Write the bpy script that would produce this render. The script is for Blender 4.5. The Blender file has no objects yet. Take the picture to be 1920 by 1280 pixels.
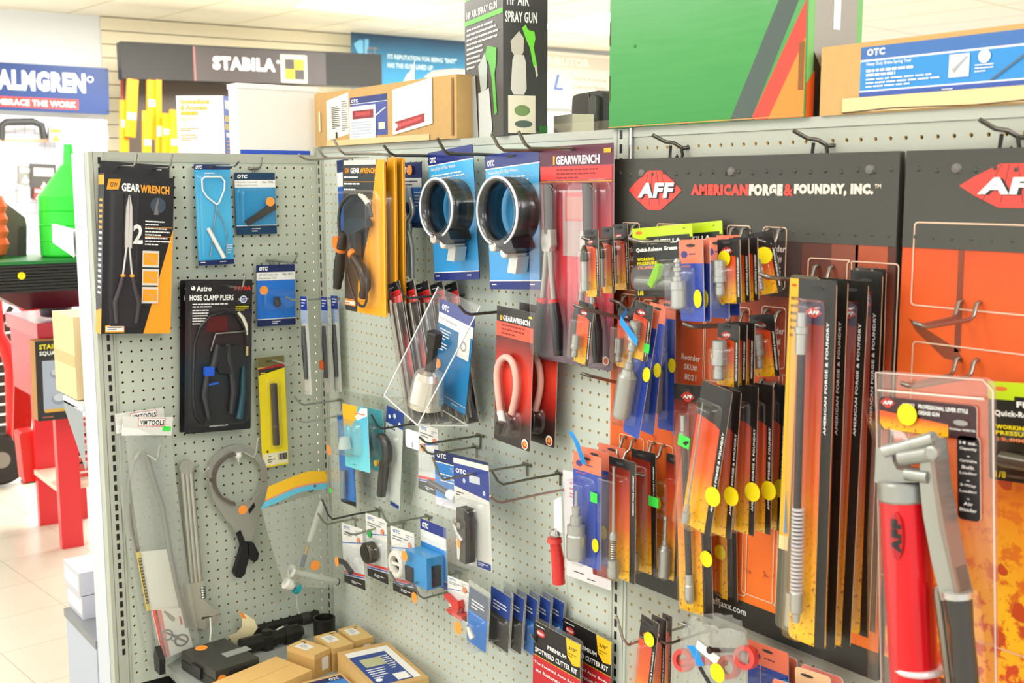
import bpy, math, random
from mathutils import Matrix, Vector
random.seed(7)
S = 0.0254          # everything is laid out in inches (the pegboard grid is one inch) and written in metres
FZ = 16.0           # inches from the floor to z = 0 of the layout frame
C = bpy.context.scene.collection
R = math.radians
# ------------------------------------------------------------------ camera
CAM = Vector((111.172, -56.258, 41.0)); FPX = 2125.66
RGT = Vector((0.595804, 0.803129, -0.001403)); UPV = Vector((-0.108195, 0.081996, 0.990742)); FWD = Vector((-0.795809, 0.590136, -0.135748))
def W(v): return Vector((v[0]*S, v[1]*S, (v[2]+FZ)*S))
cd = bpy.data.cameras.new('camera'); co = bpy.data.objects.new('camera', cd); C.objects.link(co)
m = Matrix((RGT, UPV, -FWD)).transposed().to_4x4(); m.translation = W(CAM); co.matrix_world = m
cd.sensor_width = 36; cd.lens = FPX/1920*36; cd.clip_start = 0.05; cd.clip_end = 60
cd.dof.use_dof = True; cd.dof.focus_distance = 93*S; cd.dof.aperture_fstop = 6.5
bpy.context.scene.camera = co
def ray(x, y): return FPX*FWD + (x-960)*RGT - (y-640)*UPV
def hit(x, y, n, p):                      # where the line of sight of an image point meets a real plane
    d = ray(x, y); n = Vector(n); p = Vector(p)
    return CAM + d*((p-CAM).dot(n)/d.dot(n))
def onB(x, y, d=0): return hit(x, y, (0,1,0), (0,-d,0))     # d inches in front of the long pegboard wall
def onA(x, y, d=0): return hit(x, y, (1,0,0), (d,0,0))      # d inches in front of the end pegboard
def onZ(x, y, z): return hit(x, y, (0,0,1), (0,0,z))
# ------------------------------------------------------------------ materials
MATS = {}
def lin(h):
    h = h.lstrip('#'); c = [int(h[i:i+2], 16)/255 for i in (0, 2, 4)]
    return tuple((x/12.92 if x <= .04045 else ((x+.055)/1.055)**2.4) for x in c)+(1,)
def newmat(name):
    m = bpy.data.materials.new(name); m.use_nodes = True
    nt = m.node_tree; b = nt.nodes['Principled BSDF']; return m, nt, b
def P(hexc, rough=.45, metal=0, emit=0, noise=0.0, nscale=60):
    k = (hexc, rough, metal, emit, noise)
    if k in MATS: return MATS[k]
    m, nt, b = newmat('paint_'+hexc.strip('#'))
    b.inputs['Base Color'].default_value = lin(hexc); b.inputs['Roughness'].default_value = rough; b.inputs['Metallic'].default_value = metal
    if emit:
        b.inputs['Emission Color'].default_value = lin(hexc); b.inputs['Emission Strength'].default_value = emit
    if noise:
        tc = nt.nodes.new('ShaderNodeTexCoord'); n = nt.nodes.new('ShaderNodeTexNoise'); n.inputs['Scale'].default_value = nscale; n.inputs['Detail'].default_value = 4
        r = nt.nodes.new('ShaderNodeMapRange'); r.inputs['To Min'].default_value = 1-noise; r.inputs['To Max'].default_value = 1+noise*.6
        x = nt.nodes.new('ShaderNodeMix'); x.data_type = 'RGBA'; x.blend_type = 'MULTIPLY'; x.inputs[0].default_value = 1
        x.inputs[6].default_value = lin(hexc)
        nt.links.new(tc.outputs['Object'], n.inputs['Vector']); nt.links.new(n.outputs['Fac'], r.inputs['Value']); nt.links.new(r.outputs[0], x.inputs[7]); nt.links.new(x.outputs[2], b.inputs['Base Color'])
    MATS[k] = m; return m
def ramp(nt, stops):
    r = nt.nodes.new('ShaderNodeValToRGB'); e = r.color_ramp.elements
    while len(e) < len(stops): e.new(.5)
    for el, (p, h) in zip(e, stops): el.position = p; el.color = lin(h)
    return r
def grad(name, stops, axis='Z', rough=.4, nz=.0, nscale=25, speck=None, speck_lo=.0, coord='Generated', stretch=(1,1,1)):
    if name in MATS: return MATS[name]
    m, nt, b = newmat(name); L = nt.links.new
    tc = nt.nodes.new('ShaderNodeTexCoord'); sx = nt.nodes.new('ShaderNodeSeparateXYZ'); L(tc.outputs[coord], sx.inputs[0])
    n = nt.nodes.new('ShaderNodeTexNoise'); n.inputs['Scale'].default_value = nscale; n.inputs['Detail'].default_value = 6
    mp = nt.nodes.new('ShaderNodeMapping'); mp.inputs['Scale'].default_value = stretch; L(tc.outputs['Object'], mp.inputs[0]); L(mp.outputs[0], n.inputs['Vector'])
    a = nt.nodes.new('ShaderNodeMath'); a.operation = 'MULTIPLY_ADD'; a.inputs[1].default_value = nz; L(n.outputs['Fac'], a.inputs[0]); L(sx.outputs[axis], a.inputs[2])
    s2 = nt.nodes.new('ShaderNodeMath'); s2.operation = 'SUBTRACT'; s2.inputs[1].default_value = nz*.5; L(a.outputs[0], s2.inputs[0])
    r = ramp(nt, stops); L(s2.outputs[0], r.inputs[0]); out = r.outputs[0]
    if speck:
        n2 = nt.nodes.new('ShaderNodeTexNoise'); n2.inputs['Scale'].default_value = speck[1]; n2.inputs['Detail'].default_value = 5; n2.inputs['Roughness'].default_value = .7
        L(tc.outputs['Object'], n2.inputs['Vector'])
        mr = nt.nodes.new('ShaderNodeMapRange'); mr.inputs['From Min'].default_value = speck[2]; mr.inputs['From Max'].default_value = speck[2]+.06; L(n2.outputs['Fac'], mr.inputs['Value'])
        zr = nt.nodes.new('ShaderNodeMapRange'); zr.inputs['From Min'].default_value = speck[3]; zr.inputs['From Max'].default_value = speck[4]; L(sx.outputs[axis], zr.inputs['Value'])
        mu = nt.nodes.new('ShaderNodeMath'); mu.operation = 'MULTIPLY'; L(mr.outputs[0], mu.inputs[0]); L(zr.outputs[0], mu.inputs[1])
        x = nt.nodes.new('ShaderNodeMix'); x.data_type = 'RGBA'; x.inputs[7].default_value = lin(speck[0]); L(mu.outputs[0], x.inputs[0]); L(out, x.inputs[6]); out = x.outputs[2]
    L(out, b.inputs['Base Color']); b.inputs['Roughness'].default_value = rough
    MATS[name] = m; return m
def clear(name='clear_plastic', tint='FFFFFF', f0=.045, rough=.14, haze=0, bump=.25):
    if name in MATS: return MATS[name]
    m, nt, b = newmat(name); L = nt.links.new; nt.nodes.remove(b); out = nt.nodes['Material Output']
    t = nt.nodes.new('ShaderNodeBsdfTransparent'); t.inputs[0].default_value = lin(tint)
    g = nt.nodes.new('ShaderNodeBsdfGlossy'); g.inputs['Roughness'].default_value = rough; g.inputs['Color'].default_value = (1,1,1,1)
    lw = nt.nodes.new('ShaderNodeLayerWeight'); lw.inputs['Blend'].default_value = .25
    tc = nt.nodes.new('ShaderNodeTexCoord'); n = nt.nodes.new('ShaderNodeTexNoise'); n.inputs['Scale'].default_value = 9; n.inputs['Detail'].default_value = 1; L(tc.outputs['Object'], n.inputs['Vector'])
    bp = nt.nodes.new('ShaderNodeBump'); bp.inputs['Strength'].default_value = bump; bp.inputs['Distance'].default_value = .004; L(n.outputs['Fac'], bp.inputs['Height']); L(bp.outputs[0], g.inputs['Normal'])
    mr = nt.nodes.new('ShaderNodeMapRange'); mr.inputs['To Min'].default_value = f0; mr.inputs['To Max'].default_value = .42; L(lw.outputs['Facing'], mr.inputs['Value'])
    pw = nt.nodes.new('ShaderNodeMath'); pw.operation = 'POWER'; pw.inputs[1].default_value = 2.0; L(lw.outputs['Facing'], pw.inputs[0]); L(pw.outputs[0], mr.inputs['Value'])
    mx = nt.nodes.new('ShaderNodeMixShader'); L(mr.outputs[0], mx.inputs[0]); L(t.outputs[0], mx.inputs[1]); L(g.outputs[0], mx.inputs[2]); last = mx
    if haze:
        df = nt.nodes.new('ShaderNodeBsdfDiffuse'); df.inputs[0].default_value = lin('E8ECE8')
        m2 = nt.nodes.new('ShaderNodeMixShader'); m2.inputs[0].default_value = haze; L(mx.outputs[0], m2.inputs[1]); L(df.outputs[0], m2.inputs[2]); last = m2
    L(last.outputs[0], out.inputs[0]); MATS[name] = m; return m
CLEAR = clear(); THIN = clear('thin_plastic', 'FFFFFF', .012, .3, 0, 0); BAG2 = clear('hazy_bag', 'F2F4F0', .08, .14, .2, .9); BAG = clear('clear_bag', 'F4F6F2', .06, .12, .1); TAB = clear('clear_tab', 'F6F7F4', .03, .15, .02)
WHITE = P('F6F6F2', .4); BLACK = P('121211', .4); INK = P('1A1A1C', .5); GREY = P('8C8E8C', .4)
STEEL = P('B2B3AF', .25, 1); CHROME = P('E2E2E0', .12, 1); IRON = P('6A6864', .3, 1); DARKSTEEL = P('35342F', .35, .8); ZINC = P('B4B6B0', .35, .7)
NAVY = P('16265E', .35); RED = P('D21E1E', .4); RUBBER = P('0E0E0E', .6); KRAFT = P('CFA76A', .75, 0, 0, .12, 40); KRAFTL = P('DDBD84', .7)
ORG = P('F5A01E', .4); YEL = P('F6E200', .5); STICKO = P('FF9E3D', .6); STICKY = P('FFE800', .6); GREENST = P('3DE04A', .5); TAPEB = P('0A8FE0', .5)
PEG = P('C0C8B8', .5, 0, 0, .03, 12); PEGB = P('CCD4C8', .5, 0, 0, .03, 12); MDF = P('F6DDA6', .8); VOID = P('26241F', .9); UPR = P('B2B6A8', .4)
FIRE = grad('aff_fire', [(0, 'FFC400'), (.2, 'FAA80C'), (.42, 'E8601C'), (.8, 'CF3A16'), (1, '7A1C10')], nz=.12, speck=('A02C08', 170, .56, .5, .1), rough=.3)
NZFIRE = grad('long_fire', [(0, 'FFC60C'), (.24, 'F8A614'), (.45, 'E0641E'), (.75, 'B8381C'), (1, '3A1512')], nz=.08, speck=('A02C0A', 150, .55, .5, .05), rough=.3)
# ------------------------------------------------------------------ mesh builder
TXT = {}
def text_mesh(s, bold=0.0):
    k = (s, bold)
    if k not in TXT:
        cu = bpy.data.curves.new('lettering', 'FONT'); cu.body = s; cu.size = 1; cu.resolution_u = 2; cu.offset = bold; cu.space_character = 1+bold*2.2
        o = bpy.data.objects.new('lettering', cu); me = bpy.data.meshes.new_from_object(o)
        vs = [(v.co.x, v.co.y) for v in me.vertices]; fs = [tuple(p.vertices) for p in me.polygons]
        bpy.data.objects.remove(o); bpy.data.curves.remove(cu); bpy.data.meshes.remove(me)
        x0 = min(v[0] for v in vs); x1 = max(v[0] for v in vs); y0 = min(v[1] for v in vs); y1 = max(v[1] for v in vs)
        TXT[k] = (vs, fs, x0, x1, y0, y1)
    return TXT[k]
class MB:
    def __init__(s): s.v = []; s.f = []; s.fm = []; s.sm = []; s.mats = []; s.T = None
    def mi(s, m):
        if m not in s.mats: s.mats.append(m)
        return s.mats.index(m)
    def add(s, vs, fs, m, smooth=False):
        o = len(s.v)
        s.v += [(s.T @ Vector(v) if s.T else Vector(v)) for v in vs]
        i = s.mi(m)
        for f in fs: s.f.append(tuple(o+k for k in f)); s.fm.append(i); s.sm.append(smooth)
        return s
    def box(s, x0, x1, y0, y1, z0, z1, m):
        vs = [(x0,y0,z0),(x1,y0,z0),(x1,y1,z0),(x0,y1,z0),(x0,y0,z1),(x1,y0,z1),(x1,y1,z1),(x0,y1,z1)]
        return s.add(vs, [(0,3,2,1),(4,5,6,7),(0,1,5,4),(1,2,6,5),(2,3,7,6),(3,0,4,7)], m)
    def poly(s, pts, m): return s.add(pts, [tuple(range(len(pts)))], m)
    def prism(s, pts, y0, y1, m, side=None):           # pts: (x, z) counter-clockwise seen from -y; y0 is the front
        n = len(pts); vs = [(p[0], y0, p[1]) for p in pts]+[(p[0], y1, p[1]) for p in pts]
        s.add(vs, [tuple(range(n)), tuple(range(2*n-1, n-1, -1))], m)
        return s.add(vs, [(i, i+n, (i+1) % n+n, (i+1) % n) for i in range(n)], side or m)
    def tube(s, pts, r, m, n=8, cap=True):
        pts = [Vector(p) for p in pts]; k = len(pts); rr = [r[round(i*(len(r)-1)/(k-1))] for i in range(k)] if isinstance(r, (list, tuple)) else [r]*k
        vs = []; fs = []; prev = None
        for i, p in enumerate(pts):
            t = (pts[min(i+1, k-1)]-pts[max(i-1, 0)]).normalized()
            if prev is None:
                a = Vector((0,0,1)) if abs(t.z) < .9 else Vector((1,0,0)); u = t.cross(a).normalized()
            else: u = (prev-t*prev.dot(t)).normalized()
            prev = u; w = t.cross(u)
            for j in range(n):
                an = 2*math.pi*j/n; vs.append(p+(u*math.cos(an)+w*math.sin(an))*rr[i])
        for i in range(k-1):
            for j in range(n): fs.append((i*n+j, i*n+(j+1) % n, (i+1)*n+(j+1) % n, (i+1)*n+j))
        s.add(vs, fs, m, True)
        if cap: s.add(vs[:n], [tuple(range(n-1, -1, -1))], m); s.add(vs[-n:], [tuple(range(n))], m)
        return s
    def lathe(s, prof, m, o=(0,0,0), ax=(0,0,1), n=16, smooth=True, caps=True):  # prof: (distance along axis, radius)
        ax = Vector(ax).normalized(); a = Vector((0,0,1)) if abs(ax.z) < .9 else Vector((1,0,0)); u = ax.cross(a).normalized(); w = ax.cross(u); o = Vector(o)
        for i in range(len(prof)-1):
            (d0, r0), (d1, r1) = prof[i], prof[i+1]; vs = []
            for d, r in ((d0, r0), (d1, r1)):
                for j in range(n):
                    an = 2*math.pi*j/n; vs.append(o+ax*d+(u*math.cos(an)+w*math.sin(an))*r)
            s.add(vs, [(j, (j+1) % n, n+(j+1) % n, n+j) for j in range(n)], m, smooth)
        for (d, r), rev in ((prof[0], 1), (prof[-1], 0)):
            if r > .001 and caps:
                vs = [o+ax*d+(u*math.cos(2*math.pi*j/n)+w*math.sin(2*math.pi*j/n))*r for j in range(n)]
                s.add(vs, [tuple(range(n-1, -1, -1)) if rev else tuple(range(n))], m)
        return s
    def text(s, t, x, z, h, y, m, bold=.0, width=None, align='l', rot=0, shear=0, plane='y'):
        vs, fs, x0, x1, y0, y1 = text_mesh(t, bold)
        sy = h/max(y1-y0, .01); sx = width/max(x1-x0, .01) if width else sy; ww = (x1-x0)*sx
        ox = {'l': 0, 'c': -ww/2, 'r': -ww}[align]; out = []
        for a, b in vs:
            b = (b-y0)*sy; a = (a-x0)*sx+ox+b*shear
            if rot: a, b = a*math.cos(rot)-b*math.sin(rot), a*math.sin(rot)+b*math.cos(rot)
            out.append((x+a, y, z+b) if plane == 'y' else (x+a, z+b, y))
        return s.add(out, fs, m)
    def build(s, name, parent=None, label=None):
        me = bpy.data.meshes.new(name); me.from_pydata([v*S for v in s.v], [], s.f)
        for mt in s.mats: me.materials.append(mt)
        me.polygons.foreach_set('material_index', s.fm); me.polygons.foreach_set('use_smooth', s.sm)
        o = bpy.data.objects.new(name, me); C.objects.link(o)
        if parent: o.parent = parent
        if label: o['label'] = label
        return o
def rrect(x0, z0, x1, z1, r, n=4):
    r = min(r, (x1-x0)/2-.001, (z1-z0)/2-.001); pts = []
    for cx, cz, a0 in ((x1-r, z0+r, -90), (x1-r, z1-r, 0), (x0+r, z1-r, 90), (x0+r, z0+r, 180)):
        for i in range(n+1): a = R(a0+90*i/n); pts.append((cx+r*math.cos(a), cz+r*math.sin(a)))
    return pts
class Card(MB):
    """a flat printed board w x h, origin bottom centre, front at y = 0 facing -y; art in fractions u (left to right), v (top down)"""
    def __init__(s, w, h, m, t=.05, r=.12, edge=None):
        super().__init__(); s.w = w; s.h = h; s.k = 0
        s.prism(rrect(-w/2, 0, w/2, h, r), 0, t, m, edge or WHITE)
    def p(s, u, v): return ((u-.5)*s.w, (1-v)*s.h)
    def lay(s): s.k += 1; return -.006*s.k
    def R(s, u0, v0, u1, v1, m):
        y = s.lay(); a = s.p(u0, v0); b = s.p(u1, v1); s.poly([(a[0], y, b[1]), (b[0], y, b[1]), (b[0], y, a[1]), (a[0], y, a[1])], m); return s
    def G(s, uv, m):
        y = s.lay(); s.poly([(s.p(*q)[0], y, s.p(*q)[1]) for q in uv], m); return s
    def E(s, u, v, rw, m, rh=None, n=20):
        y = s.lay(); c = s.p(u, v); rh = rh or rw
        s.poly([(c[0]+rw*math.cos(2*math.pi*i/n), y, c[1]+rh*math.sin(2*math.pi*i/n)) for i in range(n)], m); return s
    def N(s, u0, v0, u1, v1, m, lw=.04, r=.1):          # outline frame
        a = s.p(u0, v0); b = s.p(u1, v1); o = rrect(a[0], b[1], b[0], a[1], r); i = rrect(a[0]+lw, b[1]+lw, b[0]-lw, a[1]-lw, max(r-lw, .01)); y = s.lay(); n = len(o)
        s.add([(q[0], y, q[1]) for q in o+i], [(k, (k+1) % n, n+(k+1) % n, n+k) for k in range(n)], m); return s
    def X(s, t, u, v, hv, m, bold=.02, wu=None, align='l', rot=0, shear=0):   # v is the baseline, hv letter height as a fraction of h
        c = s.p(u, v); s.text(t, c[0], c[1], hv*s.h, s.lay(), m, bold, wu*s.w if wu else None, align, rot, shear); return s
    def L(s, u0, v0, u1, n, dv, m, th=.4):              # n lines of print too small to read
        y = s.lay(); rnd = random.Random(int(u0*997+v0*1371))
        for i in range(n):
            e = u1 if i < n-1 else u0+(u1-u0)*.6
            e -= (u1-u0)*rnd.random()*.2; x = u0
            while x < e:
                g = (.05+.1*rnd.random())*(u1-u0); a = s.p(x, v0+i*dv); b = s.p(min(x+g, e), v0+i*dv+dv*th)
                s.poly([(a[0], y, b[1]), (b[0], y, b[1]), (b[0], y, a[1]), (a[0], y, a[1])], m); x += g+.018*(u1-u0)
        return s
    def slot(s, u=.5, v=.04, rw=.35): s.E(u, v, rw, P('3A3A38', .8), .1); return s
# ------------------------------------------------------------------ things
def setp(o, label, cat, group=None, kind=None):
    o['label'] = label; o['category'] = cat
    if group: o['group'] = group
    if kind: o['kind'] = kind
    return o
def empty(name, M, label, cat, group=None):
    o = bpy.data.objects.new(name, None); C.objects.link(o); o.empty_display_size = .02
    M = M.copy(); M.translation = W(M.translation); o.matrix_world = M
    return setp(o, label, cat, group)
def struct(name, mb):
    o = mb.build(name); o.location.z = FZ*S; o['kind'] = 'structure'; return o
def at(p, yaw=0, roll=0, tilt=0):
    M = Matrix.Rotation(R(yaw), 4, 'Z') @ Matrix.Rotation(R(roll), 4, 'Y') @ Matrix.Rotation(R(tilt), 4, 'X'); M.translation = Vector(p); return M
class F: pass
def fit(tl, tr, bl, d, side='B', yaw=None):
    """size, turn and tilt of a flat card whose three corners are seen at tl, tr, bl and whose top left corner is d inches off the board"""
    p0 = onB(*tl, d) if side == 'B' else onA(*tl, d); base = 0 if side == 'B' else 90
    def solve(y):
        a = R(base+y); ex = Vector((math.cos(a), math.sin(a), 0)); n = Vector((-math.sin(a), math.cos(a), 0))
        A = hit(*tr, n, p0)-p0; B = hit(*bl, n, p0)-p0
        return ex, A.dot(ex), A.z, B.dot(ex), B.z
    def skew(y):
        ex, ax, az, bx, bz = solve(y); return math.atan2(az, ax)-math.atan2(bx, -bz)
    if yaw is None: yaw = min((y for y in range(-34, 35, 2)), key=lambda y: skew(y)**2+(y*.0022)**2)
    ex, ax, az, bx, bz = solve(yaw); f = F(); f.w = math.hypot(ax, az); f.h = math.hypot(bx, bz); f.yaw = base+yaw
    th = (math.atan2(az, ax)*f.w+math.atan2(bx, -bz)*f.h)/(f.w+f.h); f.roll = th
    rot = Matrix.Rotation(R(f.yaw), 4, 'Z') @ Matrix.Rotation(-th, 4, 'Y')
    f.M = rot.copy(); f.M.translation = p0 + (rot.to_3x3() @ Vector((f.w/2, 0, -f.h))); return f
def offset(f, dx, dy, dz=0, yaw=0, roll=0):
    g = F(); g.w = f.w; g.h = f.h; g.M = Matrix.Translation((dx, dy, dz)) @ f.M @ Matrix.Rotation(R(yaw), 4, 'Z') @ Matrix.Rotation(R(roll), 4, 'Y'); return g
def clone(root, f, label, skip=()):
    r = root.copy(); C.objects.link(r); M = f.M.copy(); M.translation = W(M.translation); r.matrix_world = M; r['label'] = label
    for ch in list(root.children):
        if ch.name.split('.')[0] in skip: continue
        c = ch.copy(); C.objects.link(c); c.parent = r
        for g in list(ch.children):
            d = g.copy(); C.objects.link(d); d.parent = c
    return r
def blister(c, u0, v0, u1, v1, D, r=.3, m=None, side=.12):
    """clear moulded shell over part of a card c"""
    a = c.p(u0, v0); b = c.p(u1, v1); mb = MB(); m = m or CLEAR; fl = min(.12, (b[0]-a[0])*.1)
    rings = [(-fl, -.03, r+fl), (0, -.05, r), (side*.3, -D*.8, r), (side, -D*.97, max(r-side*.5, .05)), (side*2, -D, max(r-side, .04))]; L = []
    for ins, y, rr in rings:
        ins = min(ins, (b[0]-a[0])*.45, (a[1]-b[1])*.45)
        L.append([(q[0], y, q[1]) for q in rrect(a[0]+ins, b[1]+ins, b[0]-ins, a[1]-ins, rr)])
    n = len(L[0]); vs = [v for q in L for v in q]
    fs = [(k*n+i, k*n+(i+1) % n, (k+1)*n+(i+1) % n, (k+1)*n+i) for k in range(len(L)-1) for i in range(n)]
    mb.add(vs, fs, m, True); mb.add(L[-1], [tuple(range(n))], m); return mb
def disc(x, z, r, y, m, t=.012, n=24, sx=1):
    return MB().prism([(x+r*sx*math.cos(2*math.pi*i/n), z+r*math.sin(2*math.pi*i/n)) for i in range(n)], y-t, y, m)
def sticker(root, c, u, v, r, m=None, y=-.08, sx=1):
    q = c.p(u, v); return disc(q[0], q[1], r, y, m or STICKY, sx=sx).build('price_sticker', root, None)
def arc(cx, cz, rx, rz, a0, a1, n=24, y=0): return [(cx+rx*math.cos(R(a0+(a1-a0)*i/n)), y, cz+rz*math.sin(R(a0+(a1-a0)*i/n))) for i in range(n+1)]
def hook(base, tip, holds, side='B', m=None, r=.1, plate=True, d0=0, straight=False, full=None):
    """a wire peg hook: straight out from the board, its end bent up"""
    m = m or STEEL
    b = onB(*base, d0) if side == 'B' else onA(*base, d0)
    t = hit(*tip, (1,0,0), b) if side == 'B' else hit(*tip, (0,1,0), b)
    Lh = (b.y-t.y) if side == 'B' else (t.x-b.x); rise = t.z-b.z; o = empty('peg_hook', at((b.x, b.y, b.z), 0 if side == 'B' else 90), full or 'wire peg hook holding '+holds, 'hook', 'wire hooks on the pegboard')
    k = min(1.1, Lh*.3); rr = max(rise, .45)
    mb = MB().tube([(0,.02,-.15), (0,-.25,0), (0,-(Lh-k)*.5,rise*.03), (0,-(Lh-k),rise-rr), (0,-(Lh-k*.55),rise-rr*.75), (0,-Lh,rise)], r, m, 8); mb = MB().tube([(0,.02,0), (0,-Lh,rise)], r, m, 8).lathe([(-.1,r), (0,r*1.5), (.15,r*1.4)], m, (0,-Lh,rise), (0,-1,0), 10) if straight else mb; mb.build('rod', o)
    if plate: MB().tube([(-.55,-.12,0), (.55,-.12,0)], .12, m, 8).tube([(-.5,-.12,0), (-.5,.0,.05)], .09, m, 6).tube([(.5,-.12,0), (.5,.0,.05)], .09, m, 6).tube([(0,-.1,0), (0,-.1,-1)], .09, m, 6).build('back_bracket', o)
    return o
# ------------------------------------------------------------------ the room
def tiles(name, c0, c1, scale, rough, off=(0,0), line=.015, nz=.06):
    m, nt, b = newmat(name); L = nt.links.new
    tc = nt.nodes.new('ShaderNodeTexCoord'); mp = nt.nodes.new('ShaderNodeMapping'); mp.inputs['Rotation'].default_value[2] = R(-5.8); mp.inputs['Location'].default_value = (off[0], off[1], 0)
    br = nt.nodes.new('ShaderNodeTexBrick'); br.offset = 0; br.inputs['Scale'].default_value = 1; br.inputs['Brick Width'].default_value = scale[0]; br.inputs['Row Height'].default_value = scale[1]; br.inputs['Mortar Size'].default_value = line
    br.inputs['Color1'].default_value = lin(c0); br.inputs['Color2'].default_value = lin(c0); br.inputs['Mortar'].default_value = lin(c1)
    n = nt.nodes.new('ShaderNodeTexNoise'); n.inputs['Scale'].default_value = 9; n.inputs['Detail'].default_value = 6
    mr = nt.nodes.new('ShaderNodeMapRange'); mr.inputs['To Min'].default_value = 1-nz; mr.inputs['To Max'].default_value = 1+nz
    x = nt.nodes.new('ShaderNodeMix'); x.data_type = 'RGBA'; x.blend_type = 'MULTIPLY'; x.inputs[0].default_value = 1
    L(tc.outputs['Object'], mp.inputs[0]); L(mp.outputs[0], br.inputs[0]); L(tc.outputs['Object'], n.inputs['Vector']); L(n.outputs['Fac'], mr.inputs['Value'])
    L(br.outputs[0], x.inputs[6]); L(mr.outputs[0], x.inputs[7]); L(x.outputs[2], b.inputs['Base Color']); b.inputs['Roughness'].default_value = rough; return m
FLOORM = tiles('vinyl_tile', 'C9C4B4', 'B0A896', (12*S, 12*S), .22, line=.002)
CEILM = tiles('ceiling_tile', 'F5EEDC', 'DDD0B2', (48*S, 24*S), .85, (0, 3*S), line=.012, nz=.03)
def slab(name, pts, mat):
    return struct(name, MB().poly(pts, mat))
slab('floor', [(-300,-160,-16), (190,-160,-16), (190,300,-16), (-300,300,-16)], FLOORM)
slab('ceiling', [(-300,300,92), (190,300,92), (190,-160,92), (-300,-160,92)], CEILM)
# the far wall runs through these two points of the ceiling line, turned 5.8 degrees
WA = Vector((-245.83, 53.77, 92)); WYAW = 90-5.82
WEX = Vector((math.cos(R(WYAW)), math.sin(R(WYAW)), 0)); WN = Vector((math.sin(R(WYAW)), -math.cos(R(WYAW)), 0))
def onW(x, y, off=0): return hit(x, y, WN, WA+WN*off)
def wp(s, z, o=0): return WA+WEX*s+WN*o+Vector((0,0,z-92))
WALLW = P('F4F8FA', .6, 0, 0, .02, 3); CREAM = P('FAF0D2', .6)
slab('wall_back', [wp(-160,-16), wp(200,-16), wp(200,92), wp(-160,92)], WALLW)
slab('wall_left', [(-300,-160,-16), (190,-160,-16), (190,-160,92), (-300,-160,92)][::-1], P('F1F2F2', .6))
mb = MB()                                                       # slatwall: boards with grooves
for i in range(18):
    z1 = 91.6-i*4; a = wp(0,z1,.8); b = wp(83,z1,.8); mb.poly([wp(0,z1-3.7,.8), wp(83,z1-3.7,.8), b, a], CREAM); mb.poly([a, b, wp(83,z1+.3,.1), wp(0,z1+.3,.1)], P('C9B88C', .7))
mb.poly([wp(0,20,.1), wp(0,20,.8), wp(0,92,.8), wp(0,92,.1)], CREAM)
struct('trim_1', mb)
def troffer(pts, label):
    o = empty('ceiling_light', at((0,0,92)), label, 'ceiling light', 'recessed ceiling light panels')
    c = Vector([sum(p[i] for p in pts)/4 for i in (0,1)]+[0]); ps = [Vector((p[0], p[1], -.3)) for p in pts]
    MB().poly(ps, P('FFFFFF', .5, 0, 5)).build('diffuser', o)
    q = [c+(p-c)*1.04 for p in ps]; f = MB()
    for i in range(4): j = (i+1) % 4; f.poly([ps[i], ps[j], q[j]+Vector((0,0,.25)), q[i]+Vector((0,0,.25))], P('F4F0E4', .5))
    f.build('frame', o)
troffer([(-193,92.5), (-194,132), (-171,132), (-170,92.5)], 'long bright ceiling light panel above the black header sign')
troffer([(-186,174), (-187,214), (-150,214), (-149,172)], 'bright ceiling light panel seen between the spray gun carton and green carton')
# ------------------------------------------------------------------ lights
def area(name, p, size, power, rot=(0,0,0), col=(1,.985,.965)):
    l = bpy.data.lights.new(name, 'AREA'); l.shape = 'RECTANGLE'; l.size = size[0]*S; l.size_y = size[1]*S; l.energy = power; l.color = col
    o = bpy.data.objects.new(name, l); C.objects.link(o); o.location = W(p); o.rotation_euler = [R(a) for a in rot]; return o
LP = 1.0
area('ceiling_or_fill_light', (30,-75,90), (40,60), 26*LP)
area('ceiling_or_fill_light', (90,-85,90), (40,60), 14*LP)
area('ceiling_or_fill_light', (-60,-90,90), (60,50), 32*LP, (0,0,0), (.96,.98,1))
area('ceiling_or_fill_light', (-150,40,90), (60,60), 150*LP)
area('ceiling_or_fill_light', (-120,150,90), (60,60), 150*LP)
area('shop_window_light', (-150,-150,40), (150,70), 22*LP, (90,0,0), (.92,.96,1))
area('shop_window_light', (60,-155,45), (220,90), 15*LP, (90,0,0), (.97,.98,1))
area('ceiling_or_fill_light', (150,-20,85), (50,60), 45*LP, (0,55,0))  # added fill light, tilted to brighten the end panel; not a real ceiling fixture
wd = bpy.data.worlds.new('world'); bpy.context.scene.world = wd; wd.use_nodes = True
wd.node_tree.nodes['Background'].inputs[0].default_value = (.98,.99,1,1); wd.node_tree.nodes['Background'].inputs[1].default_value = .8
sc = bpy.context.scene; sc.view_settings.view_transform = 'Standard'; sc.view_settings.look = 'None'; sc.view_settings.exposure = .42; sc.view_settings.gamma = 1.0
sc.cycles.transparent_max_bounces = 24; sc.cycles.max_bounces = 6; sc.cycles.caustics_reflective = False; sc.cycles.caustics_refractive = False; sc.cycles.sample_clamp_indirect = 4
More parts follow.
